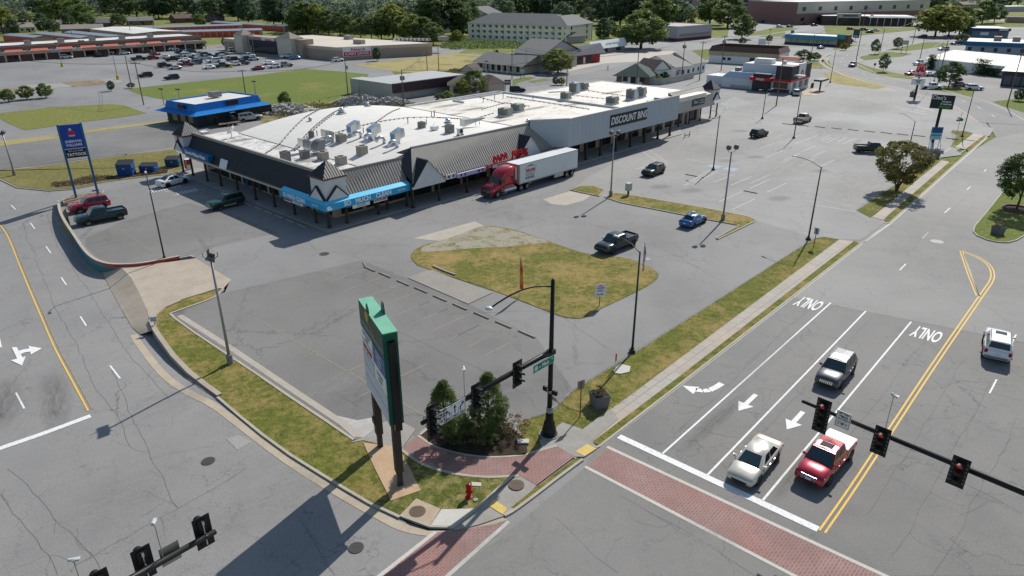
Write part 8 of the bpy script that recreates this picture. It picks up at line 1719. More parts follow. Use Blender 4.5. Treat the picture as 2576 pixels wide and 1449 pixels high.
h_=ZH(cv(850,1440),cv(860,1300));s=Bld('green_roof_shop','brick and white shop with dark green hipped roof behind the shopping centre',cv(850,1440),cv(1385,1465),13,h_,m_brkf,plain('shingle_green',(.022,.05,.045),.85,0,.15),'hip',3.4,1.2);s.front('white_front',s.w*.18,s.w*.82,.1,h_-.2,m_wallw,-.1);
for x in(.21,.74):s.front('window',s.w*x,s.w*x+1.5,.9,2.6,m_win,-.16)
s.front('door',s.w*.46,s.w*.46+1.6,.1,2.5,m_post,-.16)
s=Bld('cottage','white cottage with dark brown roof behind the fence',cv(1480,1400),cv(1760,1375),9,3.4,m_wallw,m_rfb,'gabley',3.0,.4,'house');s.awins(3,1.2,.9,2.2)
s=Bld('cottage','long white cottage with light grey roof left of the utility poles',cv(1850,1340),cv(2130,1300),16,3.4,m_wallw,plain('shingle_lt',(.25,.24,.22),.85),'gable',3.2,.4,'house');s.awins(3,1.2,.9,2.2)
s=Bld('cottage','white cottage with grey gabled roof nearest the brown-roofed restaurant',cv(2130,1290),cv(2370,1240),13,3.6,m_wallw,MATS['shingle_lt'],'gable',3.6,.4,'house');s.awins(3,1.2,1,2.3)
s=Bld('cottage','small pale-green-roofed annexe behind the green-roofed shop',cv(1500,1385),cv(1650,1360),6,2.8,m_wallw,plain('shingle_sage',(.16,.20,.16),.85),'hip',1.6,.4,'house')
b=MB();fl=gp([cv(1385,1450),cv(1640,1455),cv(1800,1430),cv(2180,1345)]);wall_strip(b,fl,.06,0,1.9);o=b.build('picket_fence',plain('fence_weathered',(.42,.42,.38),.85,0,.3,1.5));tag(o,'weathered white board fence around the cottages behind the store roof','fence')
g=G(*cv(1900,1370));o=thing('flag','small american flag leaning on the cottage fence','flag',(g[0],g[1],0),.3);b=MB();b.tube((0,0,0),(0,0,3.4),.03);b.build('pole',m_wallw,o);b=MB()
for k in range(7):b.cur=k%2;b.box(.02,1.3,-.01,.01,2.2+k*.14,2.34+k*.14)
b.cur=2;b.box(.02,.55,-.02,.02,2.78,3.2);b.build('cloth',[m_red,m_soft,plain('flagnavy',(.02,.03,.15),.7)],o)
f4b=lambda x,y:(1593.2+x*.19675,y*.19675)
h_=ZH(f4b(975,800),f4b(965,650));s=Bld('restaurant','cream restaurant with brown mansard parapet behind the fast-food building',f4b(960,795),f4b(1840,850),15,h_,m_wallw,m_rfb,par=0);s.front('cream_band',-.1,s.w,h_-1.6,h_,plain('band_cream',(.44,.40,.25),.8),-.2,.2)
b=MB();
for pl in([(-.3,-.5,h_),(s.w+.3,-.5,h_),(s.w-.6,.6,h_+1.9),(.6,.6,h_+1.9)],[(-.3,15.5,h_),(-.3,-.5,h_),(.6,.6,h_+1.9),(.6,14.5,h_+1.9)],[(s.w+.3,-.5,h_),(s.w+.3,15.5,h_),(s.w-.6,14.5,h_+1.9),(s.w-.6,.6,h_+1.9)],[(s.w+.3,15.5,h_),(-.3,15.5,h_),(.6,14.5,h_+1.9),(s.w-.6,14.5,h_+1.9)]):b.poly(pl)
b.build('mansard',plain('mansard_brown',(.13,.075,.06),.8),s.o);s.front('window',s.w*.6,s.w*.93,.8,2.6,m_win);s.front('window',s.w*.2,s.w*.25,1.2,2.2,m_win);s.front('window',s.w*.28,s.w*.33,1.2,2.2,m_win);s.unit(s.w*.25,5);s.unit(s.w*.75,5)
b=MB();b.hexa([(s.w+.5,-3,2.6),(s.w+8,-3,2.6),(s.w+8,3,2.6),(s.w+.5,3,2.6)],[(s.w+.5,-1,3.8),(s.w+8,-1,3.8),(s.w+8,1,3.8),(s.w+.5,1,3.8)]);b.build('red_canopy',plain('canopy_rust',(.30,.07,.05),.6),s.o)
Ar0,Ar1=G(*f4b(1160,1110)),G(*f4b(1985,1190));aA=math.atan2(Ar1[1]-Ar0[1],Ar1[0]-Ar0[0]);wA=math.dist(Ar0,Ar1);hA=ZH(f4b(1985,1190),f4b(1975,850));m_aw=plain('ff_white',(.60,.63,.66),.7,0,.04);m_ad=plain('ff_dark',(.045,.04,.042),.6);m_ar=plain('ff_red',(.50,.01,.02),.45)
ff=thing('fast_food_restaurant','white fast-food restaurant with red band, dark corner blocks and red entrance canopy','building',(Ar0[0],Ar0[1],0),aA)
MB().box(-1,wA,0,11,0,3.0).build('wall',m_aw,ff);b=MB();b.hexa([(-1,-.3,3.0),(wA,-.3,3.0),(wA,11,3.0),(-1,11,3.0)],[(.8,1.2,4.6),(wA,1.2,4.6),(wA,10,4.6),(.8,10,4.6)]);b.build('sloped_band',plain('ff_pale_blue',(.42,.48,.54),.6,0,.04),ff)
MB().box(3.5,wA-.5,4,15,3.0,hA-.6).build('upper_block',m_aw,ff);MB().box(3.7,wA-.7,4.2,14.8,hA-.6,hA-.4).build('roof',m_rfw,ff);MB().box(wA-4.5,wA+.15,-.2,5,3.6,hA).build('corner_block',m_ad,ff);MB().box(wA-4.7,wA+.3,-.35,15.5,3.0,3.6).build('red_band',m_ar,ff)
MB().box(wA-.1,wA+.2,0,15,0,3.0).build('side_wall',m_aw,ff);MB().box(wA-.1,wA+.35,5.2,10.3,3.6,hA+.4).build('logo_panel',m_wh,ff);MB().box(wA-.1,wA+.2,10.5,15.4,3.6,hA).build('corner_block',m_ad,ff)
b=MB();b.path([(wA+.45,6.6,4.4),(wA+.45,6.9,5.2),(wA+.45,7.6,5.9),(wA+.45,8.2,5.2),(wA+.45,8.6,4.4),(wA+.45,7.6,4.2),(wA+.45,6.6,4.4)],.1,5);b.build('hat_logo',m_ar,ff)
MB().box(wA*.47,wA*.47+5,-1.6,.4,0,4.9).build('entrance_block',m_ad,ff);MB().box(wA*.47+.5,wA*.47+4.5,-1.68,-1.6,.1,2.9).build('entrance_door',m_win,ff);p=MB().box(wA*.47-.7,wA*.47+5.6,-2.3,.1,3.0,3.9).build('red_canopy',m_ar,ff);text("Arby's",.95,m_soft,p,(wA*.47+2.5,-2.35,3.45),(1,0,0),(0,0,1),bold=.02,ext=.02)
MB().box(wA*.76,wA*.76+4.2,-.08,.02,1.1,2.8).build('window',plain('ff_window',(.14,.07,.04),.2),ff);MB().box(wA*.74,wA,-.1,.03,0,.9).build('brick_plinth',MATS['plinth'],ff);MB().box(2,8,-.08,.02,.1,.9).build('brick_plinth',m_wallg,ff);MB().box(10,15.5,-.08,.02,.1,.9).build('brick_plinth',m_wallg,ff)
for y in(2,7,11.5):MB().box(wA+.2,wA+.28,y,y+2.4,.9,2.7).build('window',m_win,ff)
MB().box(6,11.5,6,9,hA-.4,hA+1.0).build('rooftop_unit',m_wallw,ff,bevel=.05);MB().box(15,16,5,6,hA-.4,hA+.9).build('chimney_vent',m_soft,ff);MB().box(-7,-1,2,9,0,2.8).build('storage_wing',m_aw,ff);MB().box(1.5,3,3,5,4.6,5.6).build('rooftop_unit',m_acg,ff);MB().box(18,23,1.6,3,4.6,5.0).build('skylight',m_soft,ff)
g=G(*f4b(2380,1160));o=thing('drive_through_canopy','dark drive-through order canopy and menu boards right of the fast-food building','canopy',(g[0],g[1],0),aA+R(90));MB().box(-3,3,-1.2,1.2,2.9,3.4).build('canopy',m_ad,o)
for x in(-.15,):MB().box(x,x+.35,-.2,.2,0,2.9).build('post',m_ad,o)
for k in range(3):MB().box(-3.2+k*.8,-2.5+k*.8,1.6,1.7,.8,2.3).build('menu_board',m_trimb,o)
sheet('rock_bed',[gp([f4b(2150,1170),f4b(2330,1130),f4b(2420,1150),f4b(2440,1190),f4b(2330,1225),f4b(2180,1215)])],asphalt('rocks',(.42,.33,.24),cracks=1,cs_=1.2,patch=.3,stain=.7,width=.06),.05)
h_=ZH(f4b(1940,560),f4b(1940,400));s=Bld('bank_branch','cream bank with turquoise awning roof and navy base',f4b(1930,560),(2102,118),16,4.4,plain('bank_cream',(.50,.47,.36),.8),m_rfw,par=.4);b=MB();pl=[(-1.2,-2,3.0),(s.w+.4,-2,3.0),(s.w,0,4.4),(-.2,0,4.4)];b.poly(pl);b.build('teal_awning',plain('turquoise',(.02,.30,.38),.5,0,.1),s.o);s.front('navy_base',0,s.w,0,1.0,plain('navy_base',(.03,.06,.10),.7),-.1)
s.wins([s.w*k for k in(.1,.22,.44,.62,.72,.82)],1.2,1.1,2.7,plain('pane_pale',(.35,.33,.25),.4));MB().box(s.w-.2,s.w+5,1,5,0,5.6).build('brick_tower',plain('tower_brown',(.17,.09,.06),.8),s.o);MB().box(s.w-.5,s.w+3.4,.6,1.0,3.6,5.8).build('turquoise_panel',MATS['turquoise'],s.o)
s=Bld('bank_building','long dark brick bank with white flat canopy and glass entrance',f5(245,285),f5(1290,300),26,ZH(f5(410,285),f5(400,180)),plain('bank_brick',(.10,.07,.07),.85),m_rfw,par=0)
s.front('canopy',s.w*.5,s.w+3,s.h-.9,s.h-.3,m_soft,-4,4.5);MB().box(s.w*.16,s.w*.42,-1.5,3,0,s.h+1.8).build('entrance_block',m_beige,s.o);s.front('glass_entrance',s.w*.17,s.w*.41,0,s.h-1.2,m_win,-1.6)
for k in range(7):s.front('white_column',s.w*(.52+k*.075),s.w*(.52+k*.075)+.3,0,s.h-.9,m_soft,-3.6,.3)
MB().box(s.w*.22,s.w*.38,-1.66,-1.55,s.h-.3,s.h+.9).build('blue_sign',plain('bk_blue',(.05,.13,.25),.5),s.o);s.unit(s.w*.3,8,2,2,1);s.unit(s.w*.55,8,2,2,1)
hb_=Bld('hospital','large brick and beige hospital with dark windows at the top right',(2000,62),(2330,50),50,15,plain('hosp_brick',(.30,.16,.14),.85),m_rfw,par=.5);hb_.front('beige_upper',0,hb_.w,7.5,15,plain('hosp_beige',(.55,.50,.44),.85),-.15,.2)
for i in range(9):hb_.front('window',hb_.w*(i+.3)/9,hb_.w*(i+.3)/9+3.4,9.2,12,plain('hosp_glass',(.04,.10,.11),.15),-.25);hb_.front('window',hb_.w*(i+.3)/9,hb_.w*(i+.3)/9+3.4,2.6,4.6,m_win,-.1)
h2b=Bld('hospital_tower','tall brown hospital tower with blue window strips between the trees',(1690,40),(1900,36),40,34,plain('tower_tan',(.42,.31,.26),.85),m_rfw,par=.5)
for i in range(4):
 for k in range(7):h2b.front('window',h2b.w*(.12+i*.24),h2b.w*(.12+i*.24)+9,2+k*4.4,4.8+k*4.4,plain('strip_blue',(.03,.08,.14),.15),-.2)
Bld('hospital_wing','beige low hospital wing left of the tower',(1180,22),(1330,20),40,14,m_supl,m_rfw,par=.5)
f9=lambda x,y:(2138.3+x*.19097,y*.19097)
s=Bld('blue_shop','small blue-grey building with dark blue fascia and red door up the far road',f9(1600,490),f9(2075,500),22,ZH(f9(1600,490),f9(1590,370)),plain('bs_wall',(.16,.21,.26),.8),plain('bs_roof',(.40,.44,.46),.6),par=0);s.front('blue_fascia',-.6,s.w+.4,s.h-1.3,s.h+.2,plain('bs_blue',(.01,.05,.12),.6),-1.2);s.front('red_door',s.w*.73,s.w*.73+1.4,0,2.4,m_red);s.front('white_sign',s.w*.22,s.w*.45,1.2,2.8,m_wh);s.front('white_sign',s.w*.7,s.w*.95,s.h-.9,s.h-.1,m_wh,-1.3)
s=Bld('blue_trim_building','long pale blue building with bright blue roof trim behind the white shed',f9(1505,690),f9(2500,735),24,ZH(f9(1505,690),f9(1500,545)),plain('bt_wall',(.34,.38,.42),.8),m_rfw,par=0);s.front('blue_trim',-1.4,s.w+.5,s.h-1.6,s.h+.2,plain('bt_blue',(.01,.12,.26),.6),-1.6);s.awins(6,1.4,.9,2.4);s.unit(s.w*.35,8,3,2,2);s.unit(s.w*.6,8,3,2,2)
s=Bld('white_shed','long white metal-roofed shed with ivy climbing its wall',f9(1000,900),f9(2600,1090),14,ZH(f9(1000,900),f9(1005,765)),m_wallw,m_rfw,'flat',par=0)
b=MB();pl=[(-.5,-.5,s.h),(s.w+.5,-.5,s.h),(s.w+.5,14,s.h+2.4),(-.5,14,s.h+2.4)];b.poly(pl);b.cur=1;b.ribs(pl,1.0,.12,.1);b.build('metal_roof',[plain('metal_cream',(.56,.53,.47),.5),plain('metal_seam',(.36,.34,.30),.5)],s.o);MB().box(0,s.w,13.6,14,s.h,s.h+2.3).build('rear_gable_wall',m_wallw,s.o)
for x in(.2,.245):s.front('window',s.w*x,s.w*x+1.6,1.9,3.2,m_win)
sw_=s
for i,(x0,wd,hh)in enumerate(((.02,2.2,5.0),(.44,4.6,5.2),(.50,6.5,2.6))):
 rng=np.random.default_rng(70+i);N=900;C=np.stack([rng.normal(0,wd*.35,N)+s.w*x0+wd/2,-.15-np.abs(rng.normal(0,.35,N)),rng.uniform(0,hh,N)],1);Nn=np.tile([0,-1.,.4],(N,1));g=s.o.location
 o=thing('ivy',['dark ivy at the left corner of the white shed','tall dark ivy in the middle of the white shed wall','low spread of ivy under the tall ivy on the white shed'][i],'ivy',tuple(s.o.location),s.ang);leaves('foliage',C,Nn,.22,lf_oak,o,.8,70+i)
s=Bld('glass_showroom','dark glass showroom with pale metal roof at the right edge',f9(1975,1130),f9(2700,1180),12,ZH(f9(1975,1130),f9(1995,930)),m_ad,m_rfw,'flat',par=0);b=MB();pl=[(-.6,-.6,s.h),(s.w+.6,-.6,s.h),(s.w,8,s.h+2.2),(1,8,s.h+2.2)];b.poly(pl);b.build('metal_roof',plain('sr_roof',(.45,.45,.42),.5),s.o)
for k in range(6):s.front('window',.5+k*s.w/6,.5+(k+.85)*s.w/6,.4,s.h-1.4,plain('show_glass',(.10,.12,.13),.1))
s=Bld('shop','brown-roofed low building on the far right edge up the road',f9(2060,300),f9(2500,310),18,4.0,m_supd,m_rft,par=.3);s=Bld('shop','long pale warehouse far up the road',f9(2030,155),f9(2400,150),20,5.0,plain('pale_red',(.45,.42,.42),.7),m_rfw,par=0)
s=Bld('house','tan-roofed house beyond the tall roadside tree',f9(1480,110),f9(1800,105),14,4,m_supd,m_rft,'gable',3,.5,'house');s=Bld('house','grey-roofed house far up the road on the right',f9(1800,75),f9(2120,80),14,4,m_wallg,m_rft,'gable',3,.5,'house')
h_=3.0;s=Bld('house','low brown-shingled cottage with roof vents behind the shopping centre',c3(0,1240),c3(380,1235),12,3,m_beige,plain('shingle_dk',(.085,.07,.06),.9,0,.2,.8),'hip',2.0,.7,'house');s.awins(3,1.2,.9,2.1);s.unit(3,3,.8,.8,.9,m_galv)
s=Bld('house','small grey gabled outbuilding by the back lane',c3(125,1050),c3(330,1060),6,3.2,m_wallg,MATS['shingle_dk'],'gabley',2.2,.4,'house');s=Bld('house','brown hip-roofed annexe beside the back lane trees',c3(500,1200),c3(700,1185),8,2.6,m_beige,MATS['shingle_dk'],'hip',2.0,.6,'house')
for i,(px,rx,ry,hh,lab)in enumerate([((726,282),9,5,2.2,'pile of pale broken concrete rubble beside the blue-roofed shop'),((905,262),8,4,2.6,'long pile of grey rubble behind the arched roof'),((985,262),6,3.5,2.0,'smaller rubble pile right of the long one')]):
 rng=random.Random(90+i);g=G(*px);o=MB();vs=[];n1,n2=26,9
 for a in range(n2):
  for k in range(n1):r_=a/(n2-1);an=2*math.pi*k/n1;vs.append((g[0]+rx*r_*math.cos(an)*rng.uniform(.85,1.1),g[1]+ry*r_*math.sin(an)*rng.uniform(.85,1.1),max(0.02,hh*(1-r_**1.6)*rng.uniform(.55,1.15))))
 o.add(vs,[(a*n1+k,a*n1+(k+1)%n1,(a+1)*n1+(k+1)%n1,(a+1)*n1+k)for a in range(n2-1)for k in range(n1)])
 for k in range(120):
  an,r_=rng.uniform(0,6.28),rng.random()**.6;x,y,z=g[0]+rx*r_*math.cos(an),g[1]+ry*r_*math.sin(an),hh*(1-r_**1.6)*.9;q=rng.uniform(.15,.5);o.hexa([(x-q,y-q,z-.2),(x+q,y-q*.6,z-.2),(x+q*.7,y+q,z-.1),(x-q,y+q*.8,z-.2)],[(x-q*.6,y-q,z+q*.5),(x+q,y-q*.5,z+q*.7),(x+q*.6,y+q*.8,z+q*.4),(x-q,y+q*.5,z+q*.6)])
 tag(o.build('rubble_pile',concrete('rubble%d'%i,(.44,.41,.37),.6)),lab,'rubble pile')
TOP={}
def upole(key,base,top,label,arms=1,trans=0,r=.16,mat=None,group='wooden utility poles'):
 z=ZH(base,top,4,24);g=G(*base);o=thing('utility_pole',label,'utility pole',(g[0],g[1],0),R(20),group);b=MB();b.tube((0,0,0),(0,0,z),r,r*.65,8);b.build('pole',mat or m_wood,o)
 for k in range(arms):
  b=MB();b.box(-1.2,1.2,-.06,.06,z-.5-k*.9,z-.36-k*.9);a=b.build('crossarm',m_wood,o)
  b=MB()
  for x in(-1.1,-.4,.4,1.1):b.tube((x,0,z-.36-k*.9),(x,0,z-.14-k*.9),.05,n=5)
  b.build('insulator',m_acg,a)
 for k in range(trans):b=MB();a_=2.1*k;b.tube((.42*math.cos(a_),.42*math.sin(a_),z-2.6),(.42*math.cos(a_),.42*math.sin(a_),z-1.6),.26,n=10);b.build('transformer',m_acg,o)
 TOP[key]=(g[0],g[1],z-.2);return o
cr1=lambda x,y:(x*.25064,y*.25064);cr2=f2;cr3=lambda x,y:(1090+x*.25064,y*.25064)
PL=[('a',(331,218),(316,139),'utility pole at the left corner of the big lawn',0,0),('b',(361.7,264),(346,155),'utility pole with basket drum left of the blue-roofed shop',1,0),('c',(618,238),(604,175),'utility pole behind the blue-roofed shop',1,0),('d',cr2(1485,945),cr2(1437,600),'leaning utility pole at the right side of the big lawn',0,1),('e',(1015.6,269),(1012,175),'utility pole with three transformers behind the arched roof',0,3),('f',(907,264),(901,218),'short dark utility pole by the rubble pile',0,0),('g',cr2(2283,750),cr2(2240,500),'utility pole in the dry field left of the pair',0,0),('h',cr2(2397,710),cr2(2395,450),'utility pole in the dry field behind the warehouse',1,0),('i',(1079.6,139),(1077,89),'utility pole at the supermarket back corner',1,0),('j',cr3(790,795),cr3(785,460),'tall utility pole by the sage lease sign',0,0),('k',cr3(610,560),cr3(615,380),'utility pole with transformers behind the tan offices',1,2),('l',cr3(1338,880),cr3(1330,550),'utility pole at the back street corner island',0,0),('m',cr3(2038,860),cr3(2040,500),'utility pole in front of the green-roofed shop',0,0),('n',cr3(2492,780),cr3(2525,400),'utility pole with transformers by the cottages',0,3),('o',cr3(1587,400),cr3(1587,230),'utility pole at the hotel end',0,0),('p',cr3(1370,430),cr3(1363,265),'utility pole before the hotel wall',1,0),('q',f4b(843,1030),f4b(875,530),'tall utility pole between cottages and fast-food building',1,0),('r',f4b(1120,905),f4b(1130,450),'utility pole with transformers and strut behind the fast-food building',1,3),('s',f4b(1825,1355),f4b(1885,740),'plain tall pole standing before the fast-food entrance',0,0),('t',f4b(2260,795),f4b(2300,440),'utility pole at the bank verge',0,0),('u',f4b(1555,400),f4b(1590,70),'utility pole at the far bend',0,0),('v',f5(640,705),f5(735,70),'tall leaning utility pole at the bend of the road',1,0),('w',f5(915,590),f5(965,330),'utility pole among the young verge trees',0,0),('x',f5(1290,490),f5(1330,220),'utility pole opposite the dark brick bank',0,0),('y',f5(1365,700),f5(1410,450),'pole rising behind the red hat sign',0,0),('z',f5(1575,960),f5(1690,460),'reddish utility pole in front of the long white shed',0,0),('aa',(2533,268),(2571,106),'big utility pole at the right edge of the road',0,0),('bb',cr2(1030,320),cr2(1015,155),'pole left of a pair behind the supermarket towers',0,0),('cc',cr2(1080,320),cr2(1060,165),'pole right of a pair behind the supermarket towers',0,0),('dd',cr2(1550,355),cr2(1535,210),'pole before the hedge trees behind the supermarket',0,0),('ee',cr2(2175,380),cr2(2165,200),'pole with box at the hedge end',1,1),('ff',cr1(1410,320),cr1(1385,180),'pole among the storage sheds, left',0,0),('gg',cr1(1560,370),cr1(1530,215),'pole among the storage sheds, right',0,0),('hh',cr1(2165,265),cr1(2145,145),'pole at the back storage shed end',0,0),('ii',cr1(740,420),cr1(705,290),'pole behind the coral strip, left',0,0),('jj',cr1(1325,395),cr1(1270,185),'pole behind the coral strip, right',0,0),('kk',cr1(445,345),cr1(435,240),'pole on the far left lawn',0,0),('ll',(-40,235),(-75,130),'pole beyond the left edge',0,0),('mm',(1228,97),(1226,50),'pole left of the hotel',1,0)]
for k_,b_,t_,lab,ar_,tr_ in PL:upole(k_,b_,t_,lab,ar_,tr_)
def lotlight(base,top,label,yb=True,n=2):
 z=ZH(base,top,4,24);g=G(*base);o=thing('lot_light',label,'lamp post',(g[0],g[1],0),0,'supermarket lot lights');b=MB();b.tube((0,0,0),(0,0,z),.12,.09,8);b.build('pole',m_steel,o)
 if yb:b=MB();b.tube((0,0,0),(0,0,1.4),.45,n=12);b.build('yellow_base',plain('base_yellow',(.55,.42,.02),.6),o)
 for s in(-1,1):b=MB();b.box(s*.3-.28,s*.3+.28,-.25,.25,z,z+.35);b.build('lamp_head',m_bronze,o)
lotlight((157,168),(144,110),'lot light with yellow base before the coral strip');lotlight((297,200),(282,133),'lot light with yellow base at the old slab');lotlight((582,170),(574,107),'lot light with yellow base among the parked cars');lotlight(cr2(545,550),cr2(515,340),'lot light by the supermarket canopy',False)
lotlight(cr3(537,840),cr3(535,620),'slim light pole at the back lane',False);lotlight(f4b(1725,590),f4b(1745,380),'double light pole beside the bank lot',False);lotlight((413,265),(410,238),'short light pole left behind the blue-roofed shop',False);lotlight(cr2(563,970),cr2(552,895),'short light pole right behind the blue-roofed shop',False)
lotlight(cr1(1815,1060),cr1(1795,975),'short light pole on the front of the blue-roofed shop',False)
m_wire=plain('wire',(.03,.03,.03),.6)
def wire(a,b,label,sag=1.0,n=2,r=.028,off=.5):
 A,B=TOP[a],TOP[b];d=Vector((B[0]-A[0],B[1]-A[1],0)).normalized();nn=Vector((-d.y,d.x,0));mb=MB();sag*=.45
 for k in range(n):
  o_=nn*(k-(n-1)/2)*off;pts=[]
  for i in range(13):t=i/12;pts.append((A[0]+(B[0]-A[0])*t+o_.x,A[1]+(B[1]-A[1])*t+o_.y,A[2]+(B[2]-A[2])*t-sag*4*t*(1-t)-.15*k))
  mb.path(pts,r,4)
 tag(mb.build('power_line',m_wire),label,'power line','overhead power lines')
for i,(a,b_,sg_)in enumerate([('ll','b',3),('b','c',2.5),('c','d',2.5),('a','b',1),('d','h',2.5),('h','k',2),('i','h',1.5),('i','ee',2),('ee','mm',3),('e','l',2.5),('e','g',2),('l','k',1.5),('k','o',2),('l','m',2),('m','n',1.5),('n','r',2),('q','r',1),('r','t',2.5),('t','v',2),('v','w',1.5),('v','x',2.5),('y','z',1),('z','aa',3),('w','x',2),('p','o',1),('j','l',1.5)]):
 D={p[0]:p[3]for p in PL}
 wire(a,b_,('wires from the %s'%D[a])[:100]if False else 'overhead wires leaving the '+' '.join(D[a].split()[:9])+('' if a not in 'velrk' else ', line %d'%(i%4+1)),sg_)
cols=[((.09,.135,.06),(.15,.20,.08)),((.12,.175,.055),(.20,.25,.08)),((.18,.22,.045),(.28,.30,.075)),((.075,.125,.075),(.12,.18,.095)),((.14,.20,.12),(.21,.27,.165))]
LM=[leafmat('tree_leaf_%d'%i,a,b)for i,(a,b)in enumerate(cols)]
PRO=[]
for i,(H,Rr,z0,sh,nc,per,cr_,lf,mt)in enumerate([(14,6.0,2.5,sh_oak,110,46,1.3,.42,0),(12,5.0,2.0,sh_round,100,46,1.2,.40,1),(13,5.5,2.0,sh_oak,105,46,1.25,.42,2),(16,4.5,2.5,sh_round,105,46,1.3,.42,3),(15,6.5,3.0,sh_round,115,46,1.35,.44,4)]):PRO.append((H,Rr,z0,sh,nc,per,cr_,lf,mt,[None]))
def tree(px,h,kind,label,wide=1.0,name='tree',group='trees in the background'):
 wide*=1.12
 P=PRO[kind];g=G(*px);s=h/P[0];rz=random.uniform(0,6.28)
 if P[9][0]is None:o=make_tree(name,label,(g[0],g[1],0),P[0],P[1],P[2],P[3],P[4],P[5],P[6],P[7],LM[P[8]],100+kind,6,.32,'tree',group);P[9][0]=o;o.scale=(s*wide,s*wide,s);o.rotation_euler=(0,0,rz);return o
 return dup(P[9][0],(g[0],g[1],0),rz,label,group,(s*wide,s*wide,s))
TR=[((9,84),15,2,'bright yellow-green tree at the far left edge'),((38,88),9,3,'small dark tree left of the pale garage'),((66,66),9,0,'dark tree in front of the large grey-roofed house'),((111,84),11,3,'dark tall tree right of the pale garage'),((136,86),8,0,'dark round tree with visible trunk on the far lawn'),((175,76),10,3,'dark tree before the small pale house'),((150,60),20,1,'big mid-green tree above the small pale house'),((202,66),17,1,'mid-green tree left of the long grey-roofed house'),((222,72),9,0,'reddish dark tree by the long grey-roofed house'),((300,70),9,0,'small tree right of the long grey-roofed house'),((505,68),8,1,'lone round tree by the distant drive'),((95,40),22,4,'hazy large tree above the left houses'),((300,50),22,0,'very dark tall tree over the mid houses'),((345,45),24,0,'dark broad tree behind the white-gabled house'),((400,48),24,3,'dark broad tree left of the reddish roof'),((440,46),22,0,'dark tree just left of the reddish-roofed house'),((510,46),22,4,'hazy green tree behind the reddish roof'),((560,52),22,0,'dark tree behind the back storage shed'),((600,52),22,3,'tall dark tree above the back shed end'),((625,60),17,3,'dark tree pair left at the back shed'),((690,66),20,3,'dark pine-like tree before the far lawn'),((712,64),18,0,'dark tree right of the pine-like one'),((770,50),24,0,'dark tall tree behind the far lawn'),((820,48),24,3,'dark tall tree left above the hedge'),((748,84),13,1,'bushy tree at the left end of the hedge belt'),((772,82),17,1,'bright bushy tree second in the hedge belt'),((800,84),16,2,'sunlit tree third in the hedge belt'),((828,86),13,1,'rounded tree fourth in the hedge belt'),((856,90),12,0,'dark tree fifth in the hedge belt'),((882,92),11,1,'low bushy tree sixth in the hedge belt'),((908,95),10,1,'low tree seventh in the hedge belt'),((935,98),11,0,'low tree eighth in the hedge belt'),((960,100),13,1,'tree below the white gable in the hedge belt'),((990,98),17,2,'tall sunlit tree in the middle of the hedge belt'),((1015,102),12,1,'rounded tree tenth in the hedge belt'),((1040,106),13,2,'sunlit tree before the blue stair'),((1064,108),12,1,'bushy tree under the blue-stair apartments'),((1090,112),10,1,'last low tree of the hedge belt'),((1110,96),24,0,'very large dark tree left of the hotel'),((1140,90),26,0,'very large dark tree above the hotel corner'),((1165,96),14,1,'bright tree at the foot of the large dark tree'),((1150,108),6,2,'low bright shrub tree left of the hotel'),((1190,60),20,4,'hazy green tree behind the left hotel roof'),((1262,50),17,4,'hazy pale tree above the hotel roof'),((1320,46),22,0,'dark tree above the middle of the hotel'),((1355,46),23,3,'dark tree second above the hotel'),((1390,48),24,3,'dark tree third above the hotel'),((1415,56),14,4,'olive tree behind the right hotel roof'),((1440,48),22,0,'dark tree above the right hotel roof'),((1488,52),20,0,'dark tree right of the hotel lawn'),((1520,62),24,3,'huge dark tree right of the hotel'),((1560,68),26,3,'huge dark tree with thick trunk beside the shop row'),((1600,66),26,0,'huge dark tree above the shop row'),((1480,60),11,4,'pale tree just right of the hotel end'),((1517,103),11,3,'dark conical tree at the hotel end'),((1532,95),9,0,'reddish low tree behind the shop row'),((1552,98),7,2,'bright low tree behind the white fascia'),((1612,122),16,1,'large leafy tree casting shade by the civic building'),((1652,76),20,1,'green tree left behind the civic building'),((1690,72),21,4,'soft green tall tree before the hospital tower'),((1722,70),14,2,'small bright tree right of the soft green one'),((1785,62),20,1,'large bright green tree right of the hospital tower'),((1830,70),18,1,'green tree at the end of the civic roof'),((1866,98),12,1,'airy tree on the verge by the civic building'),((1940,42),20,3,'dark tall tree left over the hospital lot'),((1965,40),20,0,'dark tall tree second over the hospital lot'),((2000,44),22,3,'dark tall tree with trunk in the hospital lot'),((2048,48),8,2,'bright small tree in the hospital lot'),((2350,36),24,3,'dark tree behind the dark brick bank'),((2300,34),20,4,'hazy tree right of the hospital'),((2352,92),16,2,'large sunlit roadside tree right of the bank'),((2385,92),15.5,2,'twin sunlit roadside tree beside it'),((2412,88),15,1,'green tree behind the twin roadside trees'),((2470,60),15,1,'green tree up the far road'),((2500,58),13,4,'hazy green tree far up the road'),((2520,20),24,4,'hazy forest tree at the top right'),((1403,184),7.6,2,'round tree with autumn tint before the red shop'),((1193,238),6.5,1,'leafy tree beside the brown cottage on the back lane'),((1165,243),4.5,2,'bright small tree left of the leafy back lane tree')]
for px,h,k_,lab in TR:tree(px,h,k_,lab,1.6 if h in(7.6,16)and px[0]>1400 else 1.3 if h>16 else 1.15)
def bush(px,h,label,kind=1,wide=1.0,name='bush'):o=tree(px,h,kind,label,wide,group='bushes and small plantings');o['category']='bush';return o
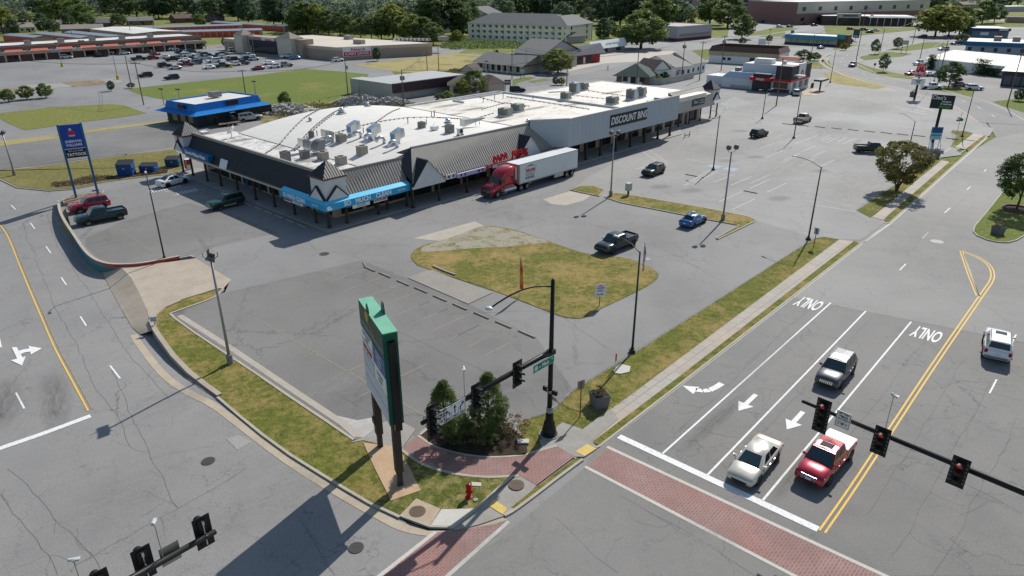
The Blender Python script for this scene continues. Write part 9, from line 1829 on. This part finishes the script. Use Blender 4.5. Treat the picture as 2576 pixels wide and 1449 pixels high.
for px,h,lab,k_,w_ in(((22,256),3.2,'round shrub tree, leftmost of three by the west lot',1,1.3),((68,250),3.4,'round shrub tree, middle of three by the west lot',1,1.3),((116,246),3.7,'round shrub tree, rightmost of three by the west lot',1,1.2),((281,229),2.8,'single round bush left of the big lawn',3,1.2),((331,222),1.6,'low scrub at the foot of the corner pole',0,1.5),((214,140),6.0,'bushy olive tree in front of the coral strip',2,1.2),((507,122),4.0,'ivy-like bush at the right end of the coral strip',0,1.4),((949,153),5.0,'lone conical bush beside the supermarket side wall',3,1.1),((565,117),4.0,'bush at the supermarket left corner',3,.9),((718,268),3.6,'wispy red-tinged bush by the rubble pile',1,1.0),((1397,214),2.4,'dark bush at the street corner island',3,1.3),((1412,214),2.2,'bright bush at the street corner island',2,1.2),((1655,211),2.4,'bush at the cottage fence end',2,1.3),((1670,203),2.6,'leafy bush beside the green-roofed shop',1,1.4),((2049,152),3.0,'dark clipped bush on the bank verge',0,1.6),((1867,112),3.2,'round clipped bush left of the bank',0,1.3),((1934,107),3.6,'dark maroon bush before the bank',0,1.0),((2122,127),3.2,'yellow-green bush at the bank corner',2,1.1),((2134,114),3.4,'dark bush at the bank corner',0,1.3),((2200,136),6.0,'young maroon crape myrtle on the bend verge',4,.7),((2256,123),5.0,'young crape myrtle beside the white board',4,1.0),((2221,181),6.0,'tall young tree beside the stop sign on the bend',4,.65),((2386,218),7.0,'dark spreading bush tree before the white shed',0,1.15),((2562,254),3.2,'dark clipped round bush at the right edge lawn',3,1.4),((2418,108),4.5,'reddish shrub tree beside the blue-trimmed building',0,1.6),((2020,156),4.5,'spreading dark bush by the restaurant canopy',0,1.6),((1250,141),2.5,'small dark bush behind the tan offices',3,1.0),((1108,258),2.4,'dark bush by the brown cottage',0,1.4),((1125,255),2.6,'bright bush by the brown cottage wall',2,1.4)):bush(px,h,lab,k_,w_)
def weeds(name,poly_px,n,h,mat,seed,s_=.25):
 P=gp(poly_px);rng=random.Random(seed);x0,x1=min(p[0]for p in P),max(p[0]for p in P);y0,y1=min(p[1]for p in P),max(p[1]for p in P);pts=[]
 def inside(x,y):
  c_=False;j=len(P)-1
  for i in range(len(P)):
   if(P[i][1]>y)!=(P[j][1]>y)and x<(P[j][0]-P[i][0])*(y-P[i][1])/(P[j][1]-P[i][1])+P[i][0]:c_=not c_
   j=i
  return c_
 while len(pts)<n:
  x,y=rng.uniform(x0,x1),rng.uniform(y0,y1)
  if inside(x,y):pts.append((x,y,rng.uniform(0,h)*(.5+.5*math.sin(x*.7)*math.cos(y*.5))))
 C=np.array(pts);C[:,2]=np.abs(C[:,2]);Nn=np.tile([0,0,1.],(n,1));o=leaves(name,C,Nn,s_,mat,None if False else False,.9,seed);ob=link(name,o);tag(ob,kind='stuff')
weeds('tall_weeds',[(1085,187),(1195,170),(1200,160),(1212,163),(1205,185),(1095,192)],2500,1.4,leafmat('reed',(.12,.12,.03),(.20,.18,.06)),5,.3)
weeds('roadside_weeds',[(665,285),(720,268),(800,262),(880,268),(1000,262),(1100,266),(1080,276),(900,284),(700,298)],4500,1.0,leafmat('weed',(.08,.11,.025),(.20,.16,.07)),6,.24)
weeds('ditch_weed_growth',[(130,464),(230,447),(330,440),(425,422),(420,436),(330,446),(270,454),(184,469),(140,471)],5000,.55,leafmat('weedd',(.12,.10,.04),(.22,.16,.09)),7,.13)
weeds('hotel_bank_scrub',[(1120,108),(1180,103),(1330,112),(1330,122),(1220,122),(1140,125),(1105,120)],4000,2.4,LM[1],8,.5)
def forest(name,bands,seed,mats,z=(14,22)):
 rng=random.Random(seed);Cs=[[]for _ in mats];Ns=[[]for _ in mats];nr=np.random.default_rng(seed)
 for(x0,x1,ya,yb,n)in bands:
  for i in range(n):
   px=rng.uniform(x0,x1);py=ya+(yb-ya)*rng.random()**.8;g=G(px,py);H=rng.uniform(*z);Rr=H*rng.uniform(.30,.42);k=rng.randrange(len(mats))
   C,Nn,_=crown_pts(H,Rr,H*.08,sh_oak,16,20,H*.14,rng.randrange(10**6));C[:,0]+=g[0];C[:,1]+=g[1];Cs[k].append(C);Ns[k].append(Nn)
 for k,m in enumerate(mats):
  o=link(name,leaves(name,np.concatenate(Cs[k]),np.concatenate(Ns[k]),.95,m,False,.8,seed+k));tag(o,kind='stuff')
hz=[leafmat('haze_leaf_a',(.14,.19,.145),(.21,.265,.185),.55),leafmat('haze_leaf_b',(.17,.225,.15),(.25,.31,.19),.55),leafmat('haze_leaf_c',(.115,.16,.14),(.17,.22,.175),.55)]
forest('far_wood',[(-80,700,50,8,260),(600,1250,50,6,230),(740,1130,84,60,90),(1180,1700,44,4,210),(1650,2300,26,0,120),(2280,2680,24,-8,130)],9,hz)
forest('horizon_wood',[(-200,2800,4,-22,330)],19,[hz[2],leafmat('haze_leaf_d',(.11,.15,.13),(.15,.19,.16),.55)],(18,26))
def tufts(name,polys,n,s_,mat,seed,edge=.35):
 rng=np.random.default_rng(seed);rr=random.Random(seed);pts=[]
 for P in polys:
  for k in range(int(n*edge/len(polys))):
   i=rr.randrange(len(P));a,b=P[i],P[(i+1)%len(P)];t=rr.random();pts.append((a[0]+(b[0]-a[0])*t+rr.gauss(0,.09),a[1]+(b[1]-a[1])*t+rr.gauss(0,.09),.07))
  x0,x1=min(p[0]for p in P),max(p[0]for p in P);y0,y1=min(p[1]for p in P),max(p[1]for p in P);m=0
  while m<int(n*(1-edge)/len(polys)):
   x,y=rr.uniform(x0,x1),rr.uniform(y0,y1);c_=False;j=len(P)-1
   for i in range(len(P)):
    if(P[i][1]>y)!=(P[j][1]>y)and x<(P[j][0]-P[i][0])*(y-P[i][1])/(P[j][1]-P[i][1])+P[i][0]:c_=not c_
    j=i
   if c_ and math.sin(x*1.3+math.sin(y))*math.cos(y*1.1+x*.3)>-.35:pts.append((x,y,.085))
   if c_:m+=1
 C=np.array(pts);tag(link(name,leaves(name,C,np.tile([0,0,1.],(len(C),1)),s_,mat,False,.75,seed)),kind='stuff')
gm1=leafmat('blade_green',(.09,.13,.025),(.15,.17,.04));gm2=leafmat('blade_dry',(.17,.15,.05),(.28,.22,.10))
lawnp=[ao[:]+gp([c(1080,800),c(900,955),c(832,1003),c(608,1008),c(445,938),c(338,1045),c(240,998),c(475,882)])]
tufts('grass_tufts',[[p[:2]for p in Pc],gp(vin)],6000,.03,gm1,61,.6);tufts('grass_tufts',[[p[:2]for p in lawnp[0]]],2500,.03,gm1,63,.5);tufts('dry_tufts',[[p[:2]for p in Pc],gp(vin),[p[:2]for p in isl]],7000,.032,gm2,64,.6)
for q_,a_,b_ in((rr(200,1150),4,.9),(rr(880,1270),5,1.0),(rr(400,1095),5,1.2),(rr(1450,1040),5,1.3),(rr(1000,1090),6,1.2),(rr(620,1225),5,1.0),(rr(1800,930),5,1.5),(rr(150,1060),5,1.5),(rc(620,520),2.5,1.6),(rc(1240,690),3,1.2)):
 s0_,t0_,z0_=rooft(*q_);b=MB();b.poly([(math.cos(a*math.pi/10),math.sin(a*math.pi/10),0)for a in range(20)]);o=b.build('roof_stain',MATS.get('roof_grime')or MATS.setdefault('roof_grime',stain_mat('roof_grime',(.10,.075,.05),.75)),mall);o.location=(s0_,t0_,z0_+.02);o.scale=(a_,b_,1)
cam=bpy.data.cameras.new('camera');co_=bpy.data.objects.new('camera',cam);COL.objects.link(co_)
co_.location=(0,0,CH);co_.rotation_euler=(math.pi/2-CTH,0,0)
cam.sensor_width=36;cam.lens=36*CF/2576;cam.clip_end=20000;cam.clip_start=.5
sc.camera=co_
w=bpy.data.worlds.new('World');sc.world=w;w.use_nodes=True
sky=w.node_tree.nodes.new('ShaderNodeTexSky');sky.sky_type='NISHITA';sky.sun_disc=False
SAZ,SEL=60.0,41.0
sky.sun_elevation=R(SEL);sky.sun_rotation=R(90-SAZ);sky.air_density=1.2;sky.dust_density=.7;sky.ozone_density=2.0
bg=w.node_tree.nodes['Background'];w.node_tree.links.new(sky.outputs[0],bg.inputs[0]);bg.inputs[1].default_value=.108
sl=bpy.data.lights.new('sun','SUN');sl.energy=5.0;sl.angle=R(.5);sl.color=(1,.955,.885)
so=bpy.data.objects.new('sun',sl);COL.objects.link(so)
so.rotation_euler=(R(90-SEL),0,R(SAZ+90));so.location=(40,60,80)
sc.view_settings.view_transform='Standard';sc.view_settings.look='None';sc.view_settings.exposure=0
sc.cycles.max_bounces=5;sc.cycles.diffuse_bounces=2;sc.cycles.glossy_bounces=3;sc.cycles.transparent_max_bounces=6
